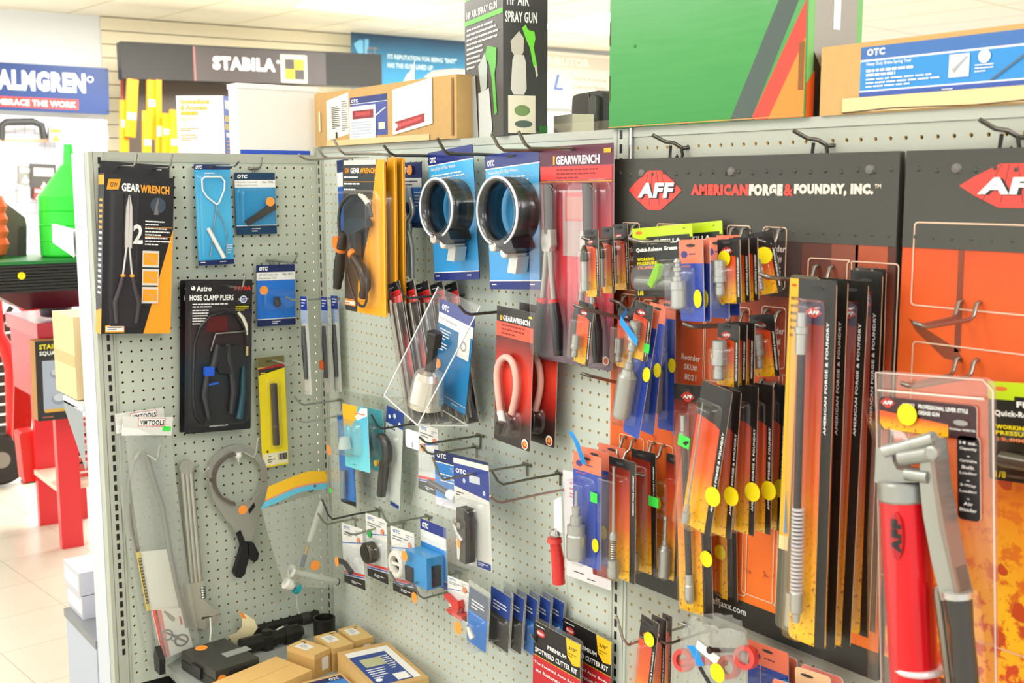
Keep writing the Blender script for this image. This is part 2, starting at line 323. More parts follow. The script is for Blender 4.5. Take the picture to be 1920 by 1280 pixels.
# ------------------------------------------------------------------ shelving units
def pegboard(name, parent, a0, a1, z0, z1, fa, fz, mat, y=0, r=.135, hole_z=None):
    na = [fa+i for i in range(int(math.ceil(a0+.4-fa)), int(math.floor(a1-.4-fa))+1)]
    nz = [fz+i for i in range(int(math.ceil(z0+.4-fz)), int(math.floor(z1-.4-fz))+1)]
    mb = MB(); M0 = mb.mi(mat); M1 = mb.mi(MDF); v = mb.v; f = mb.f
    for ia, a in enumerate(na):
        l = a0 if ia == 0 else a-.5; rr = a1 if ia == len(na)-1 else a+.5
        for iz, z in enumerate(nz):
            b = z0 if iz == 0 else z-.5; t = z1 if iz == len(nz)-1 else z+.5
            if hole_z and not hole_z(z):
                mb.poly([(l,y,b), (rr,y,b), (rr,y,t), (l,y,t)], mat); continue
            o = len(v)
            v += [Vector(q) for q in ((rr,y,z), (rr,y,t), (a,y,t), (l,y,t), (l,y,z), (l,y,b), (a,y,b), (rr,y,b))]
            for k in range(8): an = math.pi/4*k; v.append(Vector((a+r*math.cos(an), y, z+r*math.sin(an))))
            for k in range(8): an = math.pi/4*k; v.append(Vector((a+r*math.cos(an), y+.22, z+r*math.sin(an))))
            for k in range(8):
                j = (k+1) % 8; f.append((o+k, o+j, o+8+j, o+8+k)); mb.fm.append(M0); mb.sm.append(False)
                f.append((o+8+k, o+8+j, o+16+j, o+16+k)); mb.fm.append(M1); mb.sm.append(False)
    mb.poly([(a0,y+.9,z0), (a1,y+.9,z0), (a1,y+.9,z1), (a0,y+.9,z1)], VOID)
    return mb.build(name, parent)
def upright(parent, x0, x1, z0, z1, slot_x, slot_top, n, y=-.12, mat=None):
    mat = mat or UPR; mb = MB().box(x0, x1, y, 1.2, z0, z1, mat); mb.build('upright', parent)
    g = MB()
    for i in range(n): g.box(slot_x-.15, slot_x+.15, y-.012, y+.001, slot_top-i-.34, slot_top-i+.3, BLACK)
    g.build('slot_row', parent)
    h = MB()
    for gx in (x0+.25*(x1-x0)-.05, x0+.85*(x1-x0)): h.box(gx, gx+.06, y-.006, y, z0, z1, P('6E7066', .6))
    h.build('groove', parent)
UA = empty('end_display_panel', at((0,0,-16), 90), 'grey pegboard end panel on the left with slotted upright', 'display shelving')
dz = 16
pegboard('pegboard', UA, -22.05, -.1, -9.3+dz, 43.4+dz, -.5, .9, PEG)
upright(UA, -23.75, -22.05, -16+dz, 44.3+dz, -22.75, 43.5+dz, 50, mat=UPR)
MB().box(-22.05, 0, -.1, 1.1, 43.4+dz, 44.3+dz, UPR).build('top_rail', UA)
MB().box(-22.05, 0, .3, 1.1, 0, -9.3+dz, BLACK).build('kick_plate', UA)
MB().box(-23.8, -.05, 1.25, 5.3, 0, 44.2+dz, P('CBD3DE', .4)).build('back_panel', UA)  # paler paint puts the bright light on the end face into the colour
b = MB().box(-24, -2, 5.35, 17, 9.2, 10.1, P('83868A', .4)); b.build('base_shelf', UA)
MB().box(-23.9, -2, 5.4, 16.6, 0, 9.2, P('B9C1D0', .5)).build('base_box', UA)
b = MB().box(-24, -2, 5.35, 12.3, 34.4, 35.1, P('DCE0E0', .4)); b.build('rear_shelf', UA)
MB().poly([(-24,5.3,34.6), (-24,12.2,34.6), (-24,12.2,33.8), (-24,5.3,28.2)], P('8F979C', .4)).build('shelf_bracket', UA)
MB().poly([(-24,5.3,52.8), (-24,13,53.2), (-24,13,51.2), (-24,5.3,50)], P('F2F3F3', .4)).poly([(-23.7,5.3,52.8), (-23.7,13,53.2), (-23.7,13,51.2), (-23.7,5.3,50)], P('F2F3F3', .4)).build('rear_arm', UA)
UB = empty('pegboard_shelving', at((0,0,-16)), 'long grey pegboard shelving section between the corner and the orange boards', 'display shelving')
pegboard('pegboard', UB, 2, 47.9, -9+dz, 44.47+dz, .45, .18, PEGB)
upright(UB, 0, 2, -9+dz, 45.1+dz, 1.0, 43.6+dz, 51)
upright(UB, 47.9, 49.9, -9+dz, 45.1+dz, 48.8, 44.7+dz, 53, mat=P('C6CCC0', .4))
MB().box(2, 47.9, -.08, 1, 44.47+dz, 45.1+dz, P('BFC3B8', .4)).build('top_rail', UB)
MB().box(0, 49.9, 1.3, 16, 44.2+dz, 45.08+dz, P('A9ADA4', .5)).build('top_shelf', UB)
MB().box(0, 49.9, 1.2, 2, 0, 44.2+dz, VOID).build('back_panel', UB)
b = MB().box(.2, 49, -19, -.02, -8.3+dz, -7.4+dz, P('9A9E98', .35)); b.build('base_deck', UB)
MB().box(0, 49, -18, .2, 0, -8.4+dz, BLACK).build('kick_plate', UB)
UR = empty('orange_board_shelving', at((0,0,-16)), 'grey pegboard shelving section on the right behind the orange boards', 'display shelving')
pegboard('pegboard', UR, 49.9, 98, -9+dz, 44.45+dz, .44, .65, P('B4B8AB', .45, 0, 0, .03, 12), hole_z=lambda z: z-dz > 43 or z-dz < 12.5)
MB().box(49.95, 98, -.1, 1, 44.47+dz, 45.12+dz, P('B9BDB1', .4)).build('top_rail', UR)
MB().box(49.9, 98, 1.3, 16, 44.2+dz, 45.08+dz, P('A9ADA4', .5)).build('top_shelf', UR)
MB().box(49.9, 98, 1.2, 2, 0, 44.2+dz, VOID).build('back_panel', UR)
MB().tube([(49.95,-.2,40+dz), (49.95,-.2,45.1+dz)], .13, CHROME, 8).build('edge_strip', UR)
# ------------------------------------------------------------------ far background
def panel(name, label, cat, tl, tr, bl, d, side, m, t=1, yaw=None, r=.2, edge=None):
    f = fit(tl, tr, bl, d, side, yaw); o = empty(name, f.M, label, cat); c = Card(f.w, f.h, m, t, r, edge or m); return f, o, c
# header sign with yellow square emblem
f, o, c = panel('header_sign', 'long dark header sign with white lettering and a yellow square emblem', 'sign', (225,77), (715,101), (228,147), -215, 'A', P('2B2A27', .6, 0, 0, .2, 200), 5, edge=P('2B2A27'))
c.R(.255, .04, .765, .99, P('4A4341', .4)).R(.255, .04, .262, .99, P('A06A62', .4))
c.X('STABILA', .325, .66, .38, WHITE, .055, .238).X('®', .568, .42, .1, WHITE, .02)
c.R(.584, .15, .688, .95, P('F4F0C4', .4)).R(.6, .27, .677, .86, P('4A4341', .4)).R(.638, .27, .677, .565, P('F2CB1E', .4)).R(.6, .565, .638, .86, P('F2CB1E', .4))
c.build('sign_board', o)
# the blue sign on the left
f, o, c = panel('blue_sign', 'dark blue sign with big white lettering and a red strip', 'sign', (-62,113), (203,125), (-62,203), -235, 'A', P('1F3F7E', .4), 1, edge=P('1F3F7E'))
c.X('ALMGREN', .2, .57, .43, WHITE, .06, .63).E(.865, .26, .9, WHITE).E(.865, .26, .6, P('1F3F7E'))
c.R(.1, .71, .775, .93, P('D9463F', .4)).X('EMBRACE THE WORK', .17, .89, .13, WHITE, .035, .59).E(.985, .05, .3, BLACK).E(.985, .93, .3, BLACK)
c.build('sign_board', o)
# black peg fixture with yellow levels
f, o, c = panel('level_display', 'dark display panel behind the yellow levels under the header sign', 'display shelving', (226,146), (560,160), (226,330), -229, 'A', P('5A5047', .7, 0, 0, .15, 120), 1, edge=P('4A443C'))
c.R(0, 0, .012, 1, P('C8453C')).build('backing_panel', o)
for i, (x0, y0, x1, y1, xt, top) in enumerate([(225,187,241,300,226,1), (232,147,252,255,240,0), (275,149,292,260,277,1), (293,149,303,300,293,0), (268,207,283,300,269,0), (305,212,317,300,306,1), (317,205,335,300,320,0)]):
    f = fit((xt,y0), (xt+x1-x0,y0+.5), (x0,y1), -208+i*1.3, 'A', 0); o = empty('spirit_level', f.M, ['leftmost short yellow spirit level leaning under the header sign', 'tall yellow level tilted at the left of the rack', 'tall yellow level with a pale vial window in the rack middle', 'thin tall yellow level right of the rack middle', 'short yellow level with an orange top in the rack middle', 'short narrow yellow level right of the thin tall one', 'rightmost yellow level beside the white and blue carton'][i], 'spirit level', 'yellow spirit levels on the rack')
    c = Card(f.w, f.h, P('D98808', .35), 1.2, .1, P('E8A800', .4)); c.R(.1, .02, .3, .98, P('E8A020', .3)); c.build('rail', o)
    mb = Card(f.w*.8, f.h*.12, P('FFF7D0', .3), .2, .1); o2 = mb.build('vial_window', o); o2.location = (0, -.15*S, f.h*(.55 if top else .3)*S)
# banners
f, o, c = panel('blue_banner', 'blue banner with white lettering hung at the far wall', 'banner', (658,60), (900,79), (658,170), -226, 'A', grad('banner_blue', [(0, '29A6E4'), (.45, '2C8CBC'), (1, '26415F')], nz=.15, nscale=3), .2, edge=NAVY)
c.G([(.05,.35), (.02,.2), (.06,.12), (.09,.12), (.09,.35)], P('7CC8F2')).G([(.1,.35), (.1,.1), (.13,.1), (.125,.35)], P('7CC8F2')).X('CT', .115, .37, .14, P('8D7B6E'), .03, .08)
c.X("ITS REPUTATION FOR BEING \"EASY\"", .27, .41, .085, P('DFF1F4'), .03, .54).X('HAS THE GUYS LINED UP', .27, .56, .085, P('DFF1F4'), .03, .35)
c.G([(.55,.68), (.62,.56), (.8,.5), (1,.5), (1,.83), (.75,.78), (.6,.76)], P('C9C4BC')).G([(.66,.66), (.8,.57), (.95,.57), (.95,.74), (.7,.72)], P('F2EFEA')); c.build('banner_sheet', o)
f, o, c = panel('distributor_banner', 'cream banner with faded lettering seen beside the green carton', 'banner', (985,92), (1230,112), (985,200), -225, 'A', P('FBF1E2', .6), .2, edge=CREAM)
c.R(0, .05, 1, .28, P('E9DCCB')).X('DISTRIBUTOR', -.0, .24, .15, P('FFFBF4'), .03, .47).X('BY', .635, .24, .13, P('8C7C6C'), .03, .08)
c.X('L', .2, .68, .28, P('6F8FD0'), .02, .07, shear=.3).X('Stone Polishing Supplies', .35, .5, .07, P('C4B6A6'), .02, .4).X('Diamond Blades', .35, .63, .07, P('C4B6A6'), .02, .25).X('Core Bits', .35, .76, .07, P('C4B6A6'), .02, .16); c.build('banner_sheet', o)
# white wire grid wall with tools
WIRE = P('A4ACCC', .4)
f, o, c = panel('wire_grid', 'white wire grid panel with tools at the far left', 'display shelving', (-60,212), (200,214), (-60,600), -236, 'A', P('E6E8F2', .5, 0, 0, .02), .5)
for i in range(14): u = (i+.5)/14; c.R(u, .0, u+.004, 1, WIRE)
for i in range(18): v = (i+.5)/18; c.R(0, v, 1, v+.002, WIRE)
c.build('backing_panel', o)
def wiretool(name, label, cat, pts, r, m, d, extra=None):
    P3 = [onA(x, y, d) for x, y in pts]; b = P3[0].copy(); o = empty(name, at(b), label, cat)
    MB().tube([p-b for p in P3], r, m, 8).build('frame', o)
    if extra: MB().tube([onA(x, y, d)-b for x, y in extra[0]], extra[1], extra[2], 8).build(extra[3], o)
    return o
wiretool('hacksaw', 'black handled hacksaw hanging on the white wire grid', 'saw', [(2,262), (3,235), (12,229), (62,228), (78,235), (83,260)], 1.0, P('3A3A3A'), -228, ([(2,263), (110,264)], .35, P('E8A070'), 'blade'))
wiretool('bow_frame', 'white tubular bow frame hanging beside the blue sign', 'saw', [(148,300), (146,250), (150,238), (160,235), (196,237), (197,262)], 1.1, P('E2E6EC', .3), -222)
for i, (x0, y0, x1, y1, col, band, lb) in enumerate([(92,238,116,266,'B9B4AC','E8C040','small hanging card beside the hacksaw'), (35,310,60,345,'8A8880','D9D4C8','grey carton left of the black box on the wire grid'), (58,306,105,372,'4A4844','C9C2B4','dark printed carton with red lower edge behind the green can'), (64,352,80,375,'A04038','F0E8E0','small red carton behind the green can shoulder'), (38,350,56,395,'D9D6CE','F4F4F2','pale narrow carton left of the green can')]):
    f = fit((x0,y0), (x1,y0+1), (x0,y1), -226+i*1.2, 'A', 0); o = empty('hanging_carton', f.M, lb, 'carton'); c = Card(f.w, f.h, P('#'+col, .5, 0, 0, .3, 90), 2, .1, P('#'+col)); c.R(.1, .12, .9, .35, P('#'+band)).G([(.2,.9), (.5,.5), (.8,.8), (.7,.95)], P('#'+band)); c.build('printed_box', o)
f = fit((-30,365), (52,402), (-30,492), -80, 'A', 0); o = empty('sheet_bin', at(onA(10, 490, -80), 90), 'dark grey angular sheet metal bin at the left edge', 'bin')
pp = [onA(x, y, -80)-onA(10, 490, -80) for x, y in [(-30,492), (50,488), (50,424), (47,408), (0,372), (-30,355)]]
MB().prism([(p.y, p.z) for p in pp], 0, 8, P('6D6B66', .5)).build('bin_side', o); pp = [onA(x, y, -79.5)-onA(10, 490, -80) for x, y in [(35,486), (50,485), (47,425), (36,424)]]; MB().prism([(p.y, p.z) for p in pp], -.6, -.5, P('4C4A46', .5)).build('bin_flange', o)
o = empty('orange_mesh_bag', at(onA(8, 488, -76), 90), 'bright orange knobbly bag at the left edge by the grey bin', 'bag'); mb = MB()
for i in range(9): mb.lathe([(-2.2,.3), (-1.6,1.5), (0,2.1), (1.6,1.5), (2.2,.3)], P('FF7040', .6), ((i % 2)*2-3.2, 0, 1.6+i*.95), n=10)
mb.build('mesh_sack', o)
# green funnel can, trays, red stand, carton
XT = -70
def atX(x, y, X=XT): return onA(x, y, X)
tp = atX(70, 608); o = empty('red_stand', at((-72, -11, -16), 90), 'glossy red metal stand with legs on the left floor', 'stand'); REDM = P('C6182C', .25); REDL = P('E03038', .3)
MB().box(-1.2, 8, -2, 18, 34.0, 36.3, P('C8303E', .15)).build('stand_top', o)
MB().box(-.8, 7.6, -1.4, 17, 24, 34, REDM).build('apron', o)
for x, y in ((.9,-1.2), (1.4,14), (6,14)): MB().box(x, x+3.3, y, y+1.5, 0, 34, REDL).build('leg', o)
MB().box(1, 8, .5, 14.5, 9, 9.8, P('E8D8C4', .5)).build('lower_shelf', o)
trayb = onA(90, 607, -70); o = empty('tray_stack', at((-73, -10.5, 20.6), 90), 'stack of black rectangular drain trays on the red stand', 'tray', None)
for i in range(9): z = 4.9+i*.46; mb = MB().prism(rrect(-8.5, z, 9, z+.34, .15), -7, 12, P('26241F', .35), P('26241F', .35)); mb.build('tray_rim', o)
MB().add([(-8.3,-6.8,4.9),(8.8,-6.8,4.9),(8.8,11.8,4.9),(-8.3,11.8,4.9),(-3,-2,1.8),(5,-2,1.8),(5,8,1.8),(-3,8,1.8)], [(0,1,5,4),(1,2,6,5),(2,3,7,6),(3,0,4,7),(4,5,6,7)], P('3A1422', .3)).build('sloped_pan', o)
MB().lathe([(0,1.6), (0.2,2.3), (2,2.6)], P('3C2A3A', .3), (2.5,2,.05)).build('drain_neck', o)
disc(-4.4, 7.4, .55, -7.01, STICKY).build('price_sticker', o)
GRN = P('2FE23C', .35); o = empty('funnel_can', at((-73, -4.8, 30.2), 90), 'bright green ribbed funnel drum standing on the black trays', 'funnel')
MB().lathe([(0,4.7), (.3,4.9), (2.4,4.9), (2.5,5), (2.6,4.9), (4.8,4.9), (4.9,5), (5,4.85), (7,4.85), (7.1,4.95), (7.2,4.8), (9.4,4.8)], GRN, (0,2,0), n=32).build('drum', o)
MB().lathe([(9.4,4.8), (9.5,4.6), (13.9,1.4), (14.4,.9), (17.4,.62), (17.5,0)], P('45EE55', .3), (0,2,0), n=32).build('spout', o)
lb = Card(2.2, 2.9, P('1E2A1E', .5), .05, .1); lb.L(.15, .15, .9, 6, .13, WHITE); q = lb.build('label_patch', o); q.location = (1.6*S, -1.55*S, 9.6*S); q.rotation_euler = (R(-38), 0, 0)
o = empty('green_tray', at((-73, -10.5, 29.56), 90), 'thin dark green lid lying on the black tray stack', 'tray'); MB().box(-8.4, 8.9, -6.9, 11.9, .05, .55, P('1F7A34', .35)).build('lid', o)
f = fit((65,640), (140,636), (72,790), -67.4, 'A', 0); o = empty('marker_carton', f.M, 'black framed carton with yellow and white lettering leaning on the red stand', 'carton')
c = Card(f.w, f.h, P('2A2A26', .45), 3, .1, P('B7834A', .7)); c.R(.16, .25, .96, .88, P('A9B4C6', .35)).E(.52, .42, 1.05, P('8E99AB'), .75).E(.52, .4, .8, P('C6CEDA'), .5).E(.55, .74, 1.1, P('8E99AB'), .9).E(.55, .72, .85, P('C6CEDA'), .6).R(.18, .86, .95, .9, P('D9A84A'))
c.X('STAINLESS S', .1, .105, .06, P('F4E62A'), .03, .95).X('SQUARE MA', .1, .19, .06, WHITE, .03, .82).L(.12, .95, .6, 1, .03, P('C86A58')); c.build('printed_box', o)
f = fit((130,603), (190,597), (134,745), -15.6, 'A', 0); o = empty('kraft_carton', at((-11.6,-22.3,19.2), 90), 'taped brown carton on the rear shelf behind the slotted upright', 'carton')
MB().box(-1.5, 8, -3.8, 4, 0, 8.6, P('E6CC98', .7)).build('box_body', o); MB().box(.0, 1.6, -3.83, -3.8, 0, 8.6, P('C99F5C', .4)).box(-1.53, -1.5, -3.8, 4, 3.4, 4.6, P('D6B070', .4)).build('tape', o)
for i, (x, y) in enumerate([(134,790), (136,822), (138,855), (140,884)]):
    for k in range(2):
        p = onA(x+k*22, y+k*6, -75); o = empty('red_white_carton', at((p.x, p.y, p.z-2.0), 90), ['top', 'second', 'third', 'bottom'][i]+' red and white carton of the '+['left', 'right'][k]+' stack under the rear shelf', 'carton', 'stacked red and white cartons')
        c = Card(3.0, 3.4, P('E8E0D6', .5), 3, .05); c.R(.05, .08, .95, .5, P('E0413C')).R(.15, .2, .7, .3, WHITE).L(.1, .6, .9, 3, .1, P('C8A090')); c.build('printed_box', o)
for i, (x, y, h_) in enumerate([(186,1085,3), (186,1128,2.6)]):
    p = onZ(200, 1130, -5.9); o = empty('small_carton', at((-14, -22.5+i*.2, -5.88+(2.7 if i == 0 else 0)), 90), ['upper', 'lower'][i]+' white carton stacked on the low white shelf', 'carton', 'white cartons on the low shelf')
    c = MB().box(-1, 6, -2, 4, 0, 2.6, P('C9C8D0', .5)); c.build('box_body', o); MB().box(-1.02, -1, -1.5, 3.5, .5, 2, P('F8F8FA')).build('label_patch', o)
# hand truck
hb = onZ(20, 908, -16); o = empty('hand_truck', at((hb.x, hb.y, -16), 90), 'red hand truck with black tyres at the left edge', 'hand truck')
def hp(x, y, X=None): v = onA(x, y, (X or hb.x)); return (v.y-hb.y, -(v.x-hb.x), v.z+16)
MB().tube([hp(-10,560), hp(-5,625), hp(10,650), hp(22,690), hp(26,840), hp(50,850)], 1.3, P('E62A2A', .3), 10).tube([hp(30,560), hp(60,585), hp(100,590)], 1.2, P('E62A2A', .3), 10).build('frame', o)
w0 = hp(0, 860); MB().lathe([(-1.4,3.6), (-1.6,4.2), (-1,4.9), (1,4.9), (1.6,4.2), (1.4,3.6)], P('2A2724', .7), w0, (0,1,0), 28).build('tyre', o); MB().lathe([(-1.5,.1), (-1.5,.9), (-1.1,3.7), (1.1,3.7)], P('8A857C', .4), w0, (0,1,0), 20).build('wheel_rim', o)
w1 = hp(62, 905); MB().lathe([(-1,1.6), (-1.2,2.1), (1.2,2.1), (1,1.6)], P('E23A30', .4), w1, (0,1,0), 24).build('caster', o); MB().lathe([(-1.3,.1), (-1.3,1.5), (1.2,1.5)], BLACK, w1, (0,1,0), 20).build('caster_hub', o)
MB().tube([hp(-20,870), hp(60,830)], .35, P('2A2A2A'), 8).tube([hp(-6,620), hp(22,575)], .5, P('2A2A2A'), 8).build('strut', o)
mb = MB(); [mb.tube([hp(-30,y0,-128), hp(24,y0-6,-128)], .85, P('3E382E', .7, 0, 0, .2), 6) for y0 in range(600, 850, 19)]
o = empty('slat_stack', at((hb.x, hb.y, -16), 90), 'dark stack of ribbed slats behind the red hand truck', 'pallet'); mb.build('ribbed_side', o)
f = fit((28,690), (60,700), (36,830), -95, 'A', 0); o = empty('red_plastic_guard', f.M, 'dark red plastic guard behind the red stand leg', 'guard'); Card(f.w, f.h, P('B4281E', .3, 0, 0, .3), 1, 1, RED).build('moulding', o)
f = fit((36,812), (70,808), (48,905), -88, 'A', 0); o = empty('plastic_block', f.M, 'red plastic base block left of the stand legs', 'guard'); Card(f.w, f.h, P('E23028', .3), 4, .6, RED).build('moulding', o)
# ------------------------------------------------------------------ goods on the end panel (left)
def otc(c, navy=NAVY, body=None, h1=.13, white=.13, lines=2, no=None, foot=.09, tab=0, t1=None, logo=.3):
    if body: c.R(0, tab, 1, 1, body)
    c.R(0, tab, 1, tab+h1, navy); c.X('OTC', .06, tab+h1*.78, h1*.55, WHITE, .06, logo, shear=.2)
    if white:
        c.R(0, tab+h1, 1, tab+h1+white, P('F2F3EE', .4))
        if t1:
            for i, t in enumerate(t1): c.X(t, .05, tab+h1+white*(.42+.42*i), white*.26, P('55585A'), .0, .055*len(t)*.55 if len(t) < 16 else .5)
        if no: c.X(no, .68, tab+h1+white*.42, white*.28, P('55585A'), .0, .27)
    if foot: c.R(0, 1-foot-.012, 1, 1-foot, WHITE); c.R(0, 1-foot, 1, 1, navy); c.L(.38, 1-foot*.7, .62, 2, foot*.25, WHITE)
    return c
BLUE = P('2F9BD8', .35); BLUE2 = P('1E74D6', .35); SKY = grad('sky_card', [(0, '35A8DE'), (.5, '55BDEB'), (1, '3AA6DC')], rough=.3, nz=.2, nscale=8)
# 1 the boxed long nose pliers
f = fit((195.5,324), (327,331), (186.5,626), 2.6, 'A', 0)
def gw_box(f, label, front=True):
    o = empty('pliers_carton', f.M, label, 'boxed pliers'); mb = Card(f.w, f.h, P('17171A', .35), .02, .03, INK)
    w, h = f.w, f.h; mb.box(-w/2, w/2, .03, 1.7, 0, h, P('15151A', .4))
    x = -w/2-.004; mb.poly([(x,1.7,0), (x,0,0), (x,0,h*.16), (x,1.7,h*.14)], ORG); mb.poly([(x,1.7,h*.93), (x,0,h*.93), (x,0,h*.99), (x,1.7,h*.99)], ORG)
    for i in range(18): z = h*(.25+.034*i); mb.poly([(x,1.3,z), (x,.4,z), (x,.4,z+.22), (x,1.3,z+.22)], WHITE if i < 12 else ORG)
    if front:
        c = mb; c.G([(.98,.36), (1,.33), (1,1), (.6,1)], ORG); c.G([(.035,.1), (.06,.035), (.23,.03), (.2,.095)], ORG); c.X('GW', .085, .083, .03, INK, .02, .1)
        c.X('GEAR', .245, .105, .052, WHITE, .04, .26).X('WRENCH', .51, .108, .052, ORG, .04, .42)
        c.E(.77, .18, .75, P('3C4A58', .3)).G([(.71,.24), (.74,.17), (.775,.13), (.765,.2), (.78,.24)], STEEL)
        c.X('2', .42, .43, .125, WHITE, .03, .14)
        c.L(.59, .28, .92, 2, .02, WHITE).L(.59, .325, .98, 3, .02, WHITE).L(.59, .385, .98, 3, .02, WHITE).R(.59,.318,.98,.321,ORG).R(.59,.378,.98,.381,ORG)
        for i, v in enumerate((.47, .585, .7)): c.R(.56, v, .8, v+.105, P('D8D4C8')).R(.575, v+.015, .785, v+.09, ORG).G([(.6,v+.03), (.62,v+.03), (.78,v+.08), (.76,v+.08)], P('B9A78A'))
        c.R(.05, .945, .32, .99, ORG).R(.06, .952, .31, .983, P('F4EFE6')).L(.08, .957, .29, 2, .012, INK)
        c.G([(.28,.12), (.4,.12), (.4,.62), (.48,.82), (.5,.93), (.46,.95), (.12,.95), (.09,.9), (.28,.6)], P('26262A', .25))
    mb.build('printed_box', o)
    if front:
        pl = MB()
        for sg in (-1, 1): pl.prism([mb.p(.345+sg*.005, .125), mb.p(.345+sg*.04, .2), mb.p(.345+sg*.05, .36), mb.p(.345+sg*.045, .46), mb.p(.345+sg*.0, .45)][::-sg], -.35, -.1, P('DAD8D0', .3, .3))
        for sg in (-1, 1): a = mb.p(.345+sg*.02, .45); b = mb.p(.345+sg*.065, .63); pl.tube([(a[0],-.2,a[1]), (b[0],-.2,b[1])], .1, P('DAD8D0', .3, .3), 8)
        pl.build('plier_jaws', o)
        for sg in (-1, 1):
            g = MB(); q = [mb.p(.345+sg*.065, .63), mb.p(.345+sg*.1, .7), mb.p(.345+sg*.17, .8), mb.p(.345+sg*.14, .93)]
            g.tube([(a[0],-.22,a[1]) for a in q], [.2,.24,.27,.22], P('3C363A', .3), 10); gg = g.build('handle_grip', o, None)
            MB().tube([(q[0][0],-.22,q[0][1]+.12), (q[0][0],-.22,q[0][1]-.12)], .23, ORG, 10).build('grip_collar', gg)
        blister(mb, .1, .11, .47, .96, .6, .2, THIN).build('clear_window', o)
    return o
gw_box(f, 'black and orange boxed long nose pliers at the left edge of the end panel')
f2 = fit((190,301), (318,309), (187,420), .75, 'A', 0); o = empty('pliers_carton', f2.M, 'black carton flap hanging behind the boxed long nose pliers', 'boxed pliers'); c = Card(f2.w, f2.h, P('1C1C20', .4), .5, .05, INK); c.L(.78, .06, .98, 1, .06, WHITE); c.build('printed_box', o)
hook((218,313), (257,288), '', 'A', full='left wire hook above the boxed long nose pliers'); hook((283,317), (323,289), '', 'A', full='right wire hook above the boxed long nose pliers')
# 2 sky blue filter wrench pack
f = fit((363.5,307.5), (431,309.5), (374.5,498), 1.6, 'A', 0); o = empty('blister_pack', f.M, 'tall sky blue pack with a looped wire strap wrench', 'tool pack', 'hanging tool packs')
c = Card(f.w, f.h, SKY, .06, .1, NAVY); c.R(0, 0, 1, .055, NAVY).X('OTC', .03, .048, .035, WHITE, .05, .17, shear=.2).R(0, .95, 1, 1, NAVY).L(.05, .965, .35, 1, .02, WHITE).L(.6, .965, .97, 1, .02, WHITE).L(.28, .085, .8, 1, .025, WHITE).L(.82, .8, .97, 4, .025, WHITE).slot(.45, .03, .5)
c.build('backing_card', o); blister(c, .06, .1, .94, .94, .5, .4).build('clear_blister', o)
q = [c.p(*a) for a in [(.55,.4),(.28,.32),(.17,.25),(.17,.15),(.25,.125),(.7,.125),(.8,.17),(.78,.25),(.62,.38),(.55,.4)]]
tl = MB().tube([(a[0],-.3,a[1]) for a in q], .09, P('F2F4F2', .3), 8).build('strap_loop', o)
q = [c.p(*a) for a in [(.55,.4),(.45,.6),(.3,.92)]]; MB().tube([(a[0],-.3,a[1]) for a in q], .06, STEEL, 6).tube([(c.p(*a)[0],-.3,c.p(*a)[1]) for a in [(.5,.42),(.72,.58),(.8,.72),(.75,.92)]], .05, STEEL, 6).build('wire', o)
a = c.p(.27,.63); b = c.p(.68,.93); MB().tube([(a[0],-.35,a[1]), (b[0],-.35,b[1])], [.2,.22], P('ECEBE2', .35), 12).build('handle_bar', o)
hook((390,312), (448,302), 'the tall sky blue strap wrench pack', 'A')
# 3 camshaft tool pack
f = fit((439,323.5), (515,321), (441,440.5), .7, 'A', 0); o = empty('blister_pack', f.M, 'dark blue headed pack with a black bar and orange sticker', 'tool pack', 'hanging tool packs')
c = otc(Card(f.w, f.h, NAVY, .06, .2, NAVY), P('123A5C', .35), P('2490C8', .35), .12, .12, 2, 'No. 7996', .14, 0, ['Chrysler Camshaft', 'Alignment Tool Set'], .24); c.build('backing_card', o)
q = [c.p(*a) for a in [(.18,.78),(.27,.85),(.95,.6),(.93,.5),(.84,.5)]]; MB().prism(q, -.6, -.15, P('2E2A28', .5)).build('alignment_bar', o); blister(c, .08, .26, .95, .86, .75, .5).build('clear_blister', o); sticker(o, c, .78, .47, .48, STICKO, -.78)
hook((474,316), (492,294), 'the dark camshaft tool pack', 'A')
# 4 disconnect tool pack
f = fit((480.5,497), (552.5,495.5), (483,612.5), 1.2, 'A', 0); o = empty('blister_pack', f.M, 'deep blue pack with a small black tool and orange sticker beside the hose clamp pliers', 'tool pack', 'hanging tool packs')
c = otc(Card(f.w, f.h, NAVY, .06, .15, NAVY), P('14245A', .35), BLUE2, .12, .13, 2, 'No. 7937', .11, 0, ['GM Oil Cooler Line', 'Disconnect Tool'], .22); c.build('backing_card', o)
t = MB().prism(rrect(-f.w/2, f.h, f.w/2, f.h+.95, .15), .01, .03, TAB); t.build('hang_tab', o)
q = c.p(.52,.62); MB().lathe([(0,.3), (.2,.42), (.5,.35), (.9,.3)], P('2A2A30', .5), (q[0]-.1,-.35,q[1]-.3), (-.2,-.2,1), 12).build('disconnect_ring', o); blister(c, .1, .42, .95, .72, .8, .5).build('clear_blister', o); sticker(o, c, .18, .41, .47, STICKO, -.03)
hook((508,488), (558,475), 'the deep blue disconnect tool pack', 'A')
